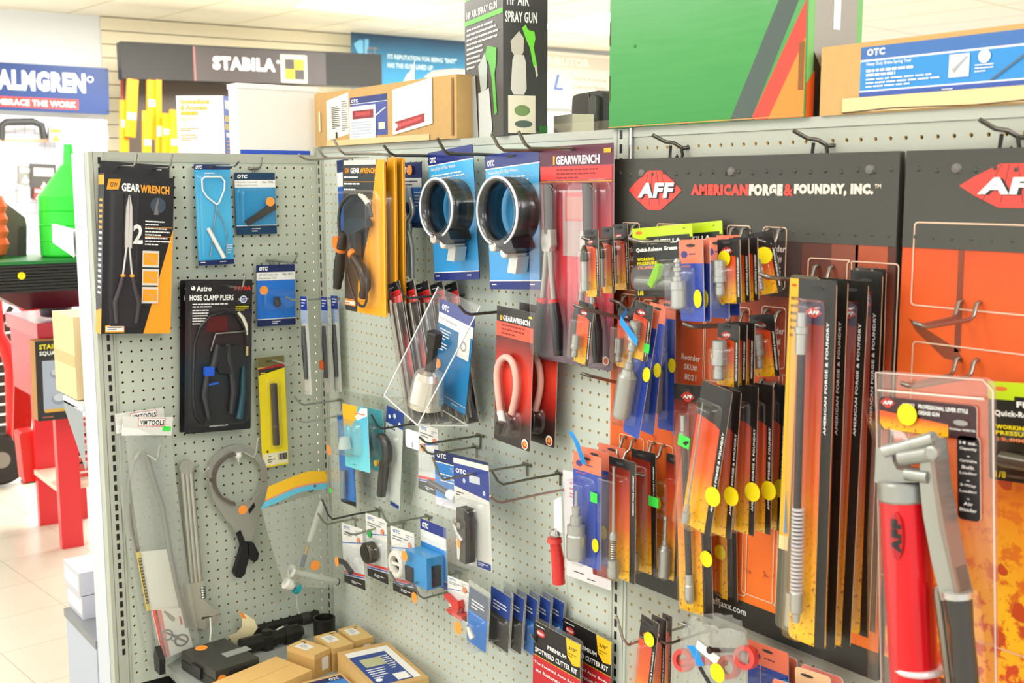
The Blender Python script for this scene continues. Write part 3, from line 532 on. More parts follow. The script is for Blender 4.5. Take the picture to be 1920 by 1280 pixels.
# 5 hose clamp pliers packs
CAR = grad('dark_car_print', [(0, '0F0F11'), (.2, '1C1A1C'), (.4, '14262E'), (.62, '2A1618'), (.8, '1A1416'), (1, '0D0D0E')], nz=.25, nscale=4, rough=.45)
def hosepack(f, label):
    o = empty('blister_pack', f.M, label, 'pliers pack', 'hose clamp pliers packs'); c = Card(f.w, f.h, CAR, .06, .15, INK)
    c.E(.11, .055, .22, WHITE).E(.1, .048, .08, INK).X('Astro', .16, .075, .035, WHITE, .03, .22).X('9409A', .7, .072, .03, P('E0281E'), .03, .27, shear=.25)
    c.X('HOSE CLAMP PLIERS', .06, .135, .036, WHITE, .03, .65).L(.1, .155, .7, 2, .017, WHITE).L(.1, .195, .5, 1, .017, WHITE).L(.1, .213, .36, 5, .017, WHITE)
    c.E(.86, .13, .38, P('D8DCE4')).E(.86, .13, .27, P('2E4A8C')).L(.78, .125, .95, 2, .008, WHITE).L(.74, .175, .97, 3, .012, P('F2E600'))
    c.G([(.3,.24), (.62,.24), (.62,.34), (.3,.34)], P('5A1416', .3)).X('www.astrotools.com', .36, .965, .012, WHITE, .01, .28)
    c.build('backing_card', o); return o, c
f = fit((348,524), (473.5,523), (345.5,814), 2.6, 'A', 0); fb = fit((338,525), (450,524), (336,811), .8, 'A', 0)
hosepack(fb, 'second black hose clamp pliers pack, mostly hidden behind the front one')
o, c = hosepack(f, 'front black hose clamp pliers pack with a looped cable and blue tabs')
q = [c.p(*a) for a in [(.9,.46),(.9,.4),(.85,.31),(.72,.22),(.55,.21),(.35,.23),(.2,.3),(.12,.4),(.1,.6),(.1,.75),(.14,.88),(.22,.93),(.3,.92)]]
MB().tube([(a[0],-.45,a[1]) for a in q], .13, P('151517', .25), 8).build('cable', o)
q = [c.p(*a) for a in [(.76,.215),(.83,.25),(.88,.3),(.895,.36)]]; MB().tube([(a[0],-.46,a[1]) for a in q], [.15,.2,.2,.13], P('D8D4BE', .35), 8).build('cable_sleeve', o)
q = [c.p(*a) for a in [(.9,.35),(.9,.46)]]; MB().tube([(a[0],-.45,a[1]) for a in q], .08, STEEL, 6).tube([(c.p(.9,.44)[0],-.45,c.p(.9,.44)[1]), (c.p(.9,.5)[0],-.45,c.p(.9,.5)[1])], .16, P('C6B47A', .3, .6), 8).build('cable_end', o)
q = [c.p(*a) for a in [(.35,.46),(.42,.35),(.88,.34)]]; MB().tube([(a[0],-.5,a[1]) for a in q], .14, IRON, 8).build('frame_arm', o)
for k, q in enumerate([[(.45,.42),(.4,.55),(.3,.62),(.26,.75),(.33,.9)], [(.6,.42),(.62,.52),(.66,.6),(.7,.72),(.66,.88)]]):
    g = MB().tube([(c.p(*a)[0],-.5,c.p(*a)[1]) for a in q], [.3,.4,.33,.36,.25], P('2C2C30', .25), 10).build('plier_handle', o)
MB().prism([c.p(*a) for a in [(.4,.5),(.46,.43),(.8,.43),(.84,.55),(.7,.62),(.45,.6)]], -.8, -.2, P('1B1B1E', .3)).build('pivot_body', o)
MB().prism(rrect(c.p(.24,.62)[0], c.p(.24,.62)[1], c.p(.38,.56)[0], c.p(.38,.56)[1], .1), -.95, -.5, P('1E5AD0', .3)).build('blue_tab', o)
MB().tube([(c.p(.31,.68)[0],-.7,c.p(.31,.68)[1]), (c.p(.45,.67)[0],-.7,c.p(.45,.67)[1])], .12, P('1E5AD0', .3)).build('blue_clip', o)
q = [c.p(*a) for a in [(.85,.57),(.85,.75),(.8,.92)]]; MB().tube([(a[0],-.3,a[1]) for a in q], [.2,.3,.4], P('1C4A56', .3), 8).build('adapter_bit', o)
blister(c, .06, .19, .95, .95, 1.0, .9, THIN).build('clear_blister', o)
hook((399,532), (460,513), 'the hose clamp pliers packs', 'A')
# 6 yellow punch pack
f = fit((483,671), (532.5,668), (495,877), 1.5, 'A', 0); o = empty('blister_pack', f.M, 'yellow pack with one long dark punch bar and barcode', 'tool pack', 'hanging tool packs')
c = Card(f.w, f.h, P('F7DF16', .4), .07, .12, P('E8E2C8')); c.R(0, 0, 1, .09, P('6E6638', .4)).G([(0,.1), (1,.07), (1,.11), (0,.14)], P('A81E2A')).G([(0,.16), (0,.11), (1,.1), (1,.11)], P('2A2822')).L(.08, .135, .45, 1, .03, P('F7DF16'))
c.R(.03, .875, .97, .985, P('EDE6C4')).L(.25, .898, .5, 1, .022, INK).L(.2, .93, .5, 2, .02, INK)
for i in range(9): c.R(.62+.035*i, .89, .635+.035*i+.01*(i % 3), .95, INK)
c.E(.2, .855, .12, INK).slot(.4, .04, .3); c.build('backing_card', o)
a = c.p(.5,.24); b = c.p(.5,.8); MB().tube([(a[0],-.4,a[1]), (b[0],-.4,b[1])], .36, P('4A4030', .45, .3), 12).build('punch_bar', o)
MB().tube([(b[0],-.4,b[1]+2.2), (b[0],-.4,b[1]+1.9)], .38, P('5C5240', .4, .3), 12).build('punch_collar', o); blister(c, .3, .21, .74, .83, .85, .3).build('clear_blister', o)
hook((500,672), (553,675), 'the yellow punch pack', 'A', P('9A9C90', .4))
# 7 bagged link bars
def barbag(hd, bag, d, label, tools, cardq, lab):
    f = fit(hd[0], hd[1], hd[2], d, 'A', 0); o = empty('tool_bag', f.M, label, 'bagged tool', 'bagged long bars'); c = Card(f.w, f.h, P('DEDFD8', .4), .08, .05)
    c.R(.3, .06, .85, .5, WHITE).N(.3, .06, .85, .5, P('D8453C'), .05, .03).X('VIM', .34, .42, .25, INK, .03, .14).X('TOOLS', .5, .43, .27, INK, .03, .33).R(.58, .46, .8, .5, P('D8453C')).R(.8, .5, .97, .75, GREENST)
    c.G([(0,1), (0,.55), (.3,.62), (.6,.95), (.4,1)], P('F1F1EC')); c.build('header_card', o)
    Mi = f.M.inverted()
    def lp(q, dd):
        v = Mi @ onA(q[0], q[1], dd); return v
    n = len(bag)//2; mb = MB(); L_ = [lp(q, d-.1) for q in bag[:n]]; R_ = [lp(q, d-.1) for q in bag[n:]]
    for k, (dy, m) in enumerate(((-.45, BAG2), (.5, BAG))):
        vs = []; nn = 6
        for a, b in zip(L_, R_):
            for j in range(nn+1):
                t = j/nn; p = a.lerp(b, t); p.y += dy*math.sin(math.pi*t)*(1+.3*math.sin(7*t+a.z)); vs.append(p)
        mb.add(vs, [(i*(nn+1)+j, i*(nn+1)+j+1, (i+1)*(nn+1)+j+1, (i+1)*(nn+1)+j) for i in range(n-1) for j in range(nn)], m, True)
    mb.build('clear_bag', o)
    MB().tube([lp(q, d-.1) for q in tools], .27, P('8A8880', .35, .5), 10).build('long_bar', o)
    if cardq: 
        b = MB().poly([lp(q, d-.2) for q in cardq], P('F1F0E6', .5)); b.build('paper_insert', o)
        l = MB().poly([lp(q, d+.05) for q in lab], P('F3F2EA', .5)); A, B_, C_, D = [lp(q, d+.07) for q in lab]
        def q4(u, v): return (A.lerp(B_, u)).lerp(D.lerp(C_, u), v)+Vector((0,-.02,0))
        l.poly([q4(.02,0), q4(.3,.02), q4(.25,.98), q4(.02,1)], P('E8665C')); l.poly([q4(.12,.02), q4(.17,.02), q4(.13,.98), q4(.08,.98)], P('F4C8BE')); l.poly([q4(.8,.2), q4(.86,.2), q4(.86,.4), q4(.8,.4)], P('D8453C'))
        l.poly([q4(.35,.05), q4(.42,.03), q4(.68,.22), q4(.62,.3), q4(.52,.26)], P('8A8A84'))
        for cx, cz, rx in ((.3,.55,.2), (.7,.75,.24), (.5,.65,.12)):
            oo = [q4(cx+rx*math.cos(6.28*i/20), cz+rx*.6*math.sin(6.28*i/20))+Vector((0,-.01,0)) for i in range(20)]; ii = [q4(cx+rx*.72*math.cos(6.28*i/20), cz+rx*.42*math.sin(6.28*i/20))+Vector((0,-.01,0)) for i in range(20)]
            l.add(oo+ii, [(i, (i+1) % 20, 20+(i+1) % 20, 20+i) for i in range(20)], P('5E5E5A'))
        l.poly([q4(.25,.5), q4(.3,.48), q4(.85,.8), q4(.8,.84)], P('5E5E5A')); l.build('printed_label', o)
    return o
barbag([(216,776), (307,763), (218,813)], [(218,811), (226,930), (243,1060), (277,1238), (300,806), (316,920), (338,1060), (350,1225)], .9, 'bagged long curved bar hanging behind the front bagged bar', [(258,846),(246,880),(241,920),(246,985),(258,1040),(275,1110),(300,1190)], None, None)
barbag([(231.5,781), (324,787), (234,816)], [(234,814), (248,930), (267,1060), (300,1252), (321,818), (334,930), (352,1070), (374,1204)], 2.2, 'front bagged long bar with a white insert and red striped label', [(254,862),(262,846),(274,852),(290,905),(305,950),(318,1030),(332,1100),(350,1175)], [(264,1034), (312,1029), (343,1140), (283,1143)], [(284,1143), (343,1139), (362,1212), (305,1236)])
ft = fit((255,1036), (265,1032), (274,1146), 1.7, 'A', 0); MB_tag = empty('price_strip', ft.M, 'narrow yellow edged price strip tucked beside the bagged bars', 'label'); c = Card(ft.w, ft.h, P('D9C46A', .5), .03, .05); c.R(.2, .1, .85, .88, P('6B6048')).L(.3, .12, .8, 14, .055, P('CFC08A')); c.build('strip_card', MB_tag)
hook((262,845), (300,836), 'the bagged long bars', 'A', P('A8AA9E', .4))
# 8 big adjustable wrench
f = fit((334,868), (358,866), (356,1094), .9, 'A', 0); o = empty('adjustable_wrench', f.M, 'big silver adjustable wrench hanging head down', 'wrench'); w, h = f.w, f.h; SAT = P('BEBEB4', .3, .7)
g = MB()
for x in (-.5*w+.24, 0, .5*w-.24): g.tube([(x,-.35,-.3), (x,-.35,h-.35)], .27, SAT, 10)
g.box(-.5*w+.2, .5*w-.2, -.3, 0, 0, h-.4, P('8E8E82', .3, .85)).lathe([(-.4,.1), (-.4,.75), (.05,.75), (.05,.1)], SAT, (0,-.2,h-.45), (0,1,0), 24); g.build('handle_tubes', o)
Mi = f.M.inverted()
def la(q, d): v = Mi @ onA(q[0], q[1], d); return (v.x, v.z)
MB().prism([la(q, 1.2) for q in [(346,1094),(381,1086),(383,1125),(392,1133),(412,1146),(398,1152),(376,1154),(374,1162),(360,1160),(352,1130)]][::-1], -.75, .1, P('B4B3A6', .38, .3)).build('upper_jaw', o)
MB().prism([la(q, 1.2) for q in [(356,1160),(374,1160),(412,1148),(402,1165),(380,1178),(362,1174)]][::-1], -.7, .1, P('B0AD9C', .38, .3)).build('lower_jaw', o)
q = la((378,1108), 1.2); g = MB()
for i in range(5): g.lathe([(-.12,.26), (0,.34), (.12,.26)], STEEL, (q[0],-.7,q[1]-.5+i*.26), n=12)
g.build('adjuster_screw', o)
hook((362,873), (391,877), 'the big adjustable wrench', 'A', P('A8AA9E', .4))
# 9 oil filter pliers
ce = onA(444, 890, 1.3); o = empty('filter_pliers', at(onA(455, 1080, 1.3), 90), 'grey oil filter ring pliers with black dipped handles', 'pliers'); Mi = o.matrix_world.inverted()
def lf(x, y): v = Mi @ W(onA(x, y, 1.3)); return (v.x/S, v.z/S)
SHEET = P('A6A59B', .4, .4)
out = [lf(444+56*math.cos(R(a)), 892-60*math.sin(R(a))) for a in range(-10, 191, 12)]; inn = [lf(444+46*math.cos(R(a)), 894-48*math.sin(R(a))) for a in range(-10, 191, 12)]; n = len(out)
g = MB()
for i in range(n-1): g.prism([out[i], out[i+1], inn[i+1], inn[i]], -.3, 0, SHEET)
g.prism([lf(*q) for q in [(388,900),(398,938),(418,968),(437,990),(452,1013),(470,1013),(478,985),(490,950),(500,903),(489,900),(481,925),(470,938),(458,942),(455,950),(432,946),(428,934),(412,928),(400,905)]], -.3, 0, SHEET); g.build('ring_frame', o)
g = MB(); [g.prism([lf(444+r1*math.cos(R(a)), 895-r1*math.sin(R(a))), lf(444+r1*math.cos(R(a+10)), 895-r1*math.sin(R(a+10))), lf(444+(r1-5)*math.cos(R(a+10)), 895-(r1-5)*math.sin(R(a+10))), lf(444+(r1-5)*math.cos(R(a)), 895-(r1-5)*math.sin(R(a)))], -.9, .3, P('7A7068', .3, .7)) for r1 in (50,) for a in range(100, 260, 10)]; g.build('steel_band', o)
MB().prism([lf(*q) for q in [(428,968),(455,1004),(447,1018),(440,1002)]][::-1], -.2, .1, SHEET).build('inner_arm', o)
MB().prism([lf(*q) for q in [(440,998),(448,992),(456,1012),(448,1020)]], -.45, .1, RUBBER).build('short_grip', o)
for nm, q in (('left', [(453,1013),(463,1016),(464,1040),(455,1074),(448,1081),(440,1080),(436,1072),(446,1040)]), ('right', [(460,1014),(472,1015),(482,1035),(480,1046),(474,1051),(467,1048),(461,1036)])):
    MB().prism([lf(*a) for a in q], -.55, .25, RUBBER).build('dipped_handle', o)
q = lf(453, 954); disc(q[0], q[1], .5, -.32, STICKO).build('price_sticker', o); MB().prism([lf(*q) for q in [(463,955),(474,940),(476,948),(465,962)]][::-1], -.34, -.31, RUBBER).build('slot_mark', o)
q = lf(443, 848); MB().lathe([(-.1,.35), (.25,.4), (.5,.28), (.55,.1), (.9,.08)], P('E8E6DC', .4), (q[0],-.5,q[1]), (0,0,-1), 14).build('hook_button', o)
hook((443,842), (484,821), 'the oil filter ring pliers', 'A', P('A8AA9E', .4))
# 10 bagged fuel tester
f = fit((503,911), (611,882), (490,955), 5.0, 'A', 0); o = empty('tester_bag', f.M, 'clear bag with yellow and light blue header holding a tester tube and syringe', 'bagged tool'); Mi = f.M.inverted()
def lb(x, y, d=5.0): v = Mi @ onA(x, y, d); return v
HY = P('FBC52A', .4); HB = P('67C8E4', .4); g = MB()
for m, dv, pts in ((HY, 0, [(503,912),(532,900),(562,888),(582,882),(611,883),(613,892),(613,903),(580,907),(552,914),(520,928),(497,938)]), (HB, -.02, [(497,940),(520,930),(552,916),(580,909),(613,905),(612,916),(580,919),(555,925),(520,942),(487,955)]), (P('E89A86'), -.03, [(497,937),(520,927),(552,913),(580,906),(613,902),(613,905),(580,909),(552,916),(520,930),(497,940)])):
    g.poly([lb(*q)+Vector((0,dv,0)) for q in pts][::-1], m)
for x, y in ((520,911),(568,893)): g.poly([lb(x-9,y+4,3.7), lb(x+9,y-2,3.7), lb(x+7,y-5,3.7), lb(x+2,y-3,3.7), lb(x,y-7,3.7), lb(x-4,y-2,3.7)], P('6A6040', .8))
g.build('header_card', o)
g = MB(); Lp = [(490,953),(505,1010),(520,1060),(534,1100)]; Rp = [(612,915),(622,960),(636,1020),(646,1096)]
for dy in (-.8, .7):
    vs = []; nn = 8
    for a, b in zip(Lp, Rp):
        A = lb(*a); B_ = lb(*b)
        for j in range(nn+1): t = j/nn; p = A.lerp(B_, t); p.y += dy*math.sin(math.pi*t)*(1+.4*math.sin(9*t+A.z*2)); vs.append(p)
    g.add(vs, [(i*(nn+1)+j, i*(nn+1)+j+1, (i+1)*(nn+1)+j+1, (i+1)*(nn+1)+j) for i in range(3) for j in range(nn)], BAG2 if dy < 0 else BAG, True)
g.build('clear_bag', o)
MB().tube([lb(606,940), lb(594,975), lb(580,1015)], [.38,.38,.3], P('D8D9CE', .3), 10).build('clear_tube', o)
MB().tube([lb(577,1022), lb(573,1038)], .2, P('C9A22A', .3, .7), 8).tube([lb(567,1062), lb(560,1085)], .16, P('B0A040', .3, .6), 8).build('brass_stem', o)
MB().tube([lb(572,1040), lb(566,1062)], .25, P('2A4A5A', .35), 8).build('dark_collar', o)
a = lb(545,1070); b = lb(632,1090); MB().tube([a, b], .33, P('E2E4DC', .3), 12).lathe([(0,.68), (.2,.68)], P('E2E4DC', .3), a, b-a, 16).lathe([(0,.4), (.15,.4)], P('3A3A38'), b, b-a, 12).build('syringe', o)
a = lb(535,1092); b = lb(558,1103); MB().lathe([(0,.3), (.05,.65), (.6,.65), (.7,.45), (1.0,.45)], P('E6E4DC', .3), a, b-a, 16).build('white_cap', o); MB().lathe([(0,.4), (.02,.62), (.45,.6)], P('1AA0AA', .3), a.lerp(b, .8), b-a, 16).build('teal_cap', o)
q = lb(585,1056, 5.1); disc(q.x, q.z, .55, q.y-.75, STICKO).build('price_sticker', o)
hook((551,907), (591,909), 'the bagged tester', 'A', P('4A4A46', .4))
MB_c = empty('zip_tie', at(onA(556,1130,2.4), 90), 'white zip tie standing up from the black tubes on the deck', 'zip tie')
Mi = MB_c.matrix_world.inverted(); MB().tube([Mi @ W(onA(x, y, 2.4)) / S for x, y in [(556,1112), (557,1130), (561,1150)]], .1, P('C9CCC0', .4), 6).build('strap', MB_c)
# ------------------------------------------------------------------ cartons on top of the shelving
TOPZ = 45.12
def carton(name, M, label, w, d, h, mat, art=None, side=None, cat='carton', extra=None, side_l=None):
    """a box, front bottom centre at the origin; art draws on the front, side on the right face"""
    o = empty(name, M, label, cat); mb = MB().box(-w/2, w/2, 0, d, 0, h, mat); mb.build('box_body', o)
    if art: c = Card(w, h, mat, .004, .01, mat); art(c); c.v = [v+Vector((0,-.012,0)) for v in c.v]; c.build('front_print', o)
    if side:
        c = Card(d, h, mat, .004, .01, mat); side(c); p = c.build('side_print', o); p.location = ((w/2+.012)*S, d/2*S, 0); p.rotation_euler.z = R(90)
    return o
# kraft carton with pasted documents
a = onB(592, 276, .4); b2 = onB(857, 260, .4); w = b2.x-a.x
def art(c):
    c.G([(.1,.16), (.275,.05), (.275,.8), (.1,.9)][::1], P('F3EFE4', .5)); c.L(.14, .28, .21, 12, .035, INK, .5); c.L(.22, .2, .27, 14, .04, P('8A8480'), .4); c.R(.17, .75, .185, .86, INK)
    c.R(.29, .16, .56, .86, P('3E4EA0', .4)).R(.29, .16, .56, .27, P('27367E')).X('OTC', .3, .255, .06, WHITE, .04, .05).R(.29, .275, .56, .285, WHITE); c.G([(.48,.5), (.55,.38), (.552,.4), (.485,.52)], WHITE).R(.5, .64, .545, .76, P('F0EAC8'))
    c.R(.285, .32, .48, .98, P('E4E8EC', .2)).R(.31, .4, .465, .55, P('8E1620', .3)).R(.33, .43, .44, .5, P('C23A40', .3)).L(.3, .6, .46, 6, .05, P('BCC6D4'))
    c.G([(.6,.12), (.86,-.0), (.86,.74), (.6,.88)], P('EFEFEA', .2)).R(.62, .18, .78, .5, P('FBFAF5')).G([(.62,.66), (.81,.56), (.81,.7), (.62,.82)], P('A8222A', .3)).G([(.64,.7), (.79,.61), (.79,.66), (.64,.76)], P('D04A4A', .3)).G([(.62,.7), (.635,.69), (.635,.76), (.62,.78)], WHITE)
    c.R(.1, .9, .84, 1, P('EACB92', .3)); c.R(.04, .35, .055, .72, P('F1E2C0')).R(.975, .05, .985, .95, P('8E6A38'))
carton('kraft_carton', at((a.x+w/2, -.4, TOPZ)), 'long brown carton with barcode and red striped pouches on the shelving top', w, 2.0, onB(600, 175, .4).z-TOPZ, KRAFT, art)
pp = empty('paper_sheet', at((17.6, 1.0, TOPZ+5.7)), 'folded white paper sticking up behind the long brown carton', 'paper'); MB().poly([(-1.2,0,-.5), (1.2,0,-.5), (1.1,0,1.1), (-.2,0,.7), (-.9,0,.1)], WHITE).poly([(-.2,-.05,-.5), (1.2,-.05,-.5), (1.3,-.05,1.8), (.3,-.05,.8)], P('F4F3EC')).build('sheet', pp)
# spray gun carton
c0 = onB(944, 252, .6)
def art_sprayl(c):
    c.R(0, 0, .3, .12, P('C9D2CC')).R(.03, .09, .3, .12, P('5DB83A')).X('HP AIR SPRAY GUN', .06, .235, .045, WHITE, .03, .8).R(0, .245, 1, .275, P('5FC23C')); c.L(.06, .3, .92, 5, .03, WHITE).L(.06, .45, .5, 4, .03, WHITE)
    c.G([(.55,.5), (.62,.44), (.85,.47), (.84,.56), (.8,.62), (.86,.86), (.8,.87), (.72,.63), (.66,.55)], P('58B83C')).G([(.38,.55), (.55,.48), (.62,.56), (.6,.7), (.45,.72)], P('B8C2BE', .3)).G([(.38,.72), (.66,.7), (.74,.95), (.7,1), (.4,1)], P('D6DCDA', .25)).G([(0,.62), (.3,.6), (.38,1), (0,1)], P('AEB8BA', .3))
def art_sprayr(c):
    c.R(.05, .0, .8, .03, P('5DB83A')).X('HP AIR', .08, .23, .07, WHITE, .03, .5).X('SPRAY GUN', .04, .33, .065, WHITE, .03, .72)
    c.G([(.42,.36), (.5,.34), (.55,.37), (.7,.38), (.72,.42), (.68,.47), (.76,.58), (.68,.59), (.6,.48), (.5,.42)], P('78E03A')).G([(.16,.44), (.35,.38), (.46,.42), (.45,.5), (.34,.56), (.18,.5)], P('CFC8BA', .3)).G([(.7,.58), (.75,.58), (.78,.64), (.74,.65)], P('D8D4C8'))
    c.G([(.2,.55), (.24,.52), (.46,.52), (.5,.56), (.52,.72), (.46,.755), (.22,.755), (.16,.72)], P('DCD8CE', .4)).R(.1, .76, .72, .985, P('EFE9D0')).E(.42, .85, .7, P('7F9A5E'), .45).E(.45, .93, .8, P('5A6A60'), .3).R(.8, .94, 1, 1, P('2E7A2E'))
M = at((c0.x, c0.y, TOPZ), -15); M = M @ Matrix.Translation((-4.7, 0, 0))
DARKC = grad('carton_dark', [(0, '4A4A48'), (.5, '3A3634'), (1, '3E3A3A')], nz=.4, nscale=40, rough=.35)
carton('spray_gun_carton', M, 'tall dark carton with green spray gun pictures on the shelving top', 9.4, 3.9, 13.5, DARKC, art_sprayl, art_sprayr)
# big green carton
a = onB(1142, 235, .5); b2 = onB(1509, 213, .5); w = b2.x-a.x
def art_green(c):
    c.G([(.66,1), (.995,.2), (.995,.42), (.76,1)], P('465650', .4)).G([(.76,1), (.995,.5), (.995,.68), (.86,1)], P('E2402E', .4)).G([(.84,1), (.995,.66), (.995,1)], P('F08A28', .4)).R(.968, .68, .992, .885, P('8A5A2A', .7)).R(-.0, .73, .006, .86, P('6A4420')).R(0, .46, .006, .58, P('6A4420'))
    c.E(.15, .6, .12, P('2A7A34'), .1)
    for u in (.16, .41, .74): c.R(u, .988, u+.04, 1, P('3A2A18'))
    c.R(0, .991, 1, .996, P('C89A50'))
def art_greenr(c):
    c.R(0, 0, 1, 1, P('7FC070', .35)).R(.12, .04, .9, .9, P('A9A49A', .15)).G([(.12,.72), (.6,.96), (.12,.96)], P('3A2C28', .3)).E(.45, .78, 1.0, P('D8D2D0', .3), .75).E(.45, .78, .6, P('B9A4A8', .3), .45).R(.45, .04, .58, .62, P('F2F4F2', .2)); c.G([(0,.86), (.14,.8), (.14,1), (0,1)], P('E65A1E')).R(.14, .93, 1, 1, P('20241E'))
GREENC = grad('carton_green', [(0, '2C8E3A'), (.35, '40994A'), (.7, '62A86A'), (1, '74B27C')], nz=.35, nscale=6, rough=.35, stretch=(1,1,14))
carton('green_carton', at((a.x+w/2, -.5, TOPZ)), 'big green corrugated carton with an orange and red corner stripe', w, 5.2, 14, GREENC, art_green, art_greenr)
# kraft carton with blue strip
a = onB(1537, 210, .3); w = 17; h = onB(1550, 88, .3).z-TOPZ
def art_k(c):
    c.R(.165, .07, 1, .8, P('2B8ED6', .35)).R(.165, .07, 1, .25, P('3B6EB4', .4)).R(.165, .25, 1, .275, WHITE).R(.165, .68, 1, .7, WHITE).R(.165, .7, 1, .8, P('3456A8', .4)); c.X('OTC', .19, .2, .1, WHITE, .05, .07)
    c.X('Heavy Duty Brake Spring Tool', .19, .35, .06, WHITE, .02, .17).L(.19, .39, .41, 2, .06, WHITE, .6).L(.19, .52, .5, 3, .05, WHITE).R(.5, .3, .57, .6, P('F0F2F2')).G([(.51,.5), (.56,.33), (.565,.35), (.52,.55)], P('A8AAB0')).E(.62, .36, .35, WHITE, .35).L(.59, .46, .66, 3, .04, WHITE).R(.77, .3, .9, .52, P('F4F4F2')); c.L(.8, .33, .83, 5, .035, INK).L(.48, .74, .57, 1, .03, WHITE)
    c.G([(.64,.68), (.65,.68), (.8,.27), (.79,.27)], P('5A6064')); c.R(.1, .77, 1, .98, P('EBD09A', .3)); c.G([(.1,.97), (.3,.94), (.6,.97), (.9,.93), (.9,.955), (.6,.985), (.3,.96), (.1,.99)], P('4A2E14'))
carton('kraft_carton', at((a.x+w/2, -.3, TOPZ)), 'long brown carton with a blue printed strip on the right shelving top', w, 4.2, h, KRAFT, art_k)
# black hard case, small box, tray behind
o = empty('hard_case', at((onB(1104, 228, -9.5).x, 9.5, TOPZ+.02), -15), 'black moulded hard case with a printed band behind the green carton', 'tool case')
g = MB().prism(rrect(-3.6, 0, 2.9, 4.0, 1.0), 0, 7, P('3E423E', .45, 0, 0, .2, 120)); g.build('case_shell', o); g = MB()
g.prism(rrect(.6, .1, 2.2, 3.6, .6), -.35, .1, P('5A6058', .45, 0, 0, .2, 120)); g.build('case_rib', o); c = Card(3.4, 3.9, P('3C3632', .5), .05, .4); c.E(.55, .75, 1, P('D8503A'), .7).E(.55, .75, .6, P('F08A60'), .4); q = c.build('printed_band', o); q.location = (-1.6*S, -.1*S, 0)
o = empty('white_box', at((onB(1062, 233, -6.2).x, 6.2, TOPZ+.02), -14), 'small cream box in front of the black hard case', 'box'); MB().box(-2.6, 1.2, 0, 2, 0, 1.9, P('EDEBCF', .5)).build('box_body', o); MB().box(-2.4, .9, -.02, -.01, .2, .9, P('DAD8BE', .5)).build('box_flap', o)
o = empty('glass_pane', at((38.5, 1.4, TOPZ+.02)), 'clear slanted plastic divider lying on the shelving top by the green carton', 'divider'); MB().poly([(-6,0,0), (9,0,0), (9,1.5,.9), (-6,1.5,.9)], CLEAR).build('pane', o)
# cartons on the end panel top
z0 = 44.32; pA = onA(422, 286, -4.2); o = empty('sprayer_carton', at((pA.x, pA.y, z0), 52), 'white and blue carton with yellow lettering on the end panel top', 'carton')
hh = onA(422, 179, -4.2).z-z0; wl = 5.0; wd_ = 5.2
c = Card(wl, hh, P('DADCE0', .45), .04, .03); c.X('Immediate', .1, .14, .075, P('F2C200'), .04, .6, shear=.1).X('& Accurate', .09, .24, .075, P('F2C200'), .04, .56, shear=.1).L(.1, .27, .75, 1, .1, P('F2C200'), .6); c.L(.08, .38, .5, 2, .03, P('F0D890')).L(.08, .55, .5, 2, .03, P('D8B840')).L(.08, .66, .45, 4, .03, P('D8B840')); q = c.build('box_front', o); q.location = (-wl/2*S, 0, 0)
MB().box(-wl, -.02, .05, wd_, 0, hh, P('D2D4DA', .45)).build('box_body', o)
c = Card(wd_, hh, P('2A5ED0', .4), .01, .01); c.L(.08, .07, 1, 1, .3, WHITE, .5).L(.06, .33, 1, 2, .14, P('F2D040'), .75); c.R(.1, .62, .7, .7, WHITE).L(.1, .76, .9, 4, .06, P('F2B040')); q = c.build('box_side', o); q.location = (.02*S, wd_/2*S, 0); q.rotation_euler.z = R(90)
ya = onA(449, 285, -.8).y; yb = onA(597, 285, -.8).y; o = empty('white_carton', at((-.8, (ya+yb)/2, z0), 90), 'plain white carton with a blue lower edge on the end panel top', 'carton'); zt = onA(480, 157, -.8).z-z0; wh = (yb-ya)/2
MB().box(-wh, wh, 0, 2.4, 0, zt-.35, P('F0F0EA', .5)).build('box_body', o); MB().box(-wh-.1, wh+.1, -.1, 2.5, zt-.5, zt, P('FAFAF6', .5)).build('box_lid', o); MB().box(-wh+.1, wh-1, -.03, -.01, .02, .45, P('2E55C8')).build('blue_edge', o)
# ------------------------------------------------------------------ goods on the long wall, upper part
for nm, b_, t_, k in (('', (687,297), (560,290), 'low left rod of the hook pair over the orange hose pliers'), ('', (687,297.5), (595,276), 'high left rod of the hook pair over the orange hose pliers'), ('', (730,290), (626,261), 'rod of the hook below the brown pasted carton, over the slip pliers')):
    hook(b_, t_, '', 'B', P('B9B6AC', .25, .9) if '' == nm else None, .13, full=k)
hook((837,293), (719,272), 'the left black band filter wrench', m=IRON, r=.13); hook((947,291), (820,259), 'the right black band filter wrench', m=IRON, r=.13)
hook((1052,284), (922,250), '', m=P('8A867C', .25, .9), r=.13, full='left rod above the long red pliers pack'); hook((1115,281), (972,246), '', m=P('8A867C', .25, .9), r=.13, full='right rod above the long red pliers pack')
f = fit((631,301), (652,300), (640,490), 1.2, 'B', 0); o = empty('blister_pack', f.M, 'narrow blue pack half hidden behind the orange hose pliers packs', 'tool pack'); c = Card(f.w, f.h, P('2558B4', .35), .06, .1, NAVY); c.R(0, 0, 1, .12, NAVY).R(0, .12, 1, .26, P('E8EAEA')).E(.5, .72, .3, STICKO); c.build('backing_card', o)
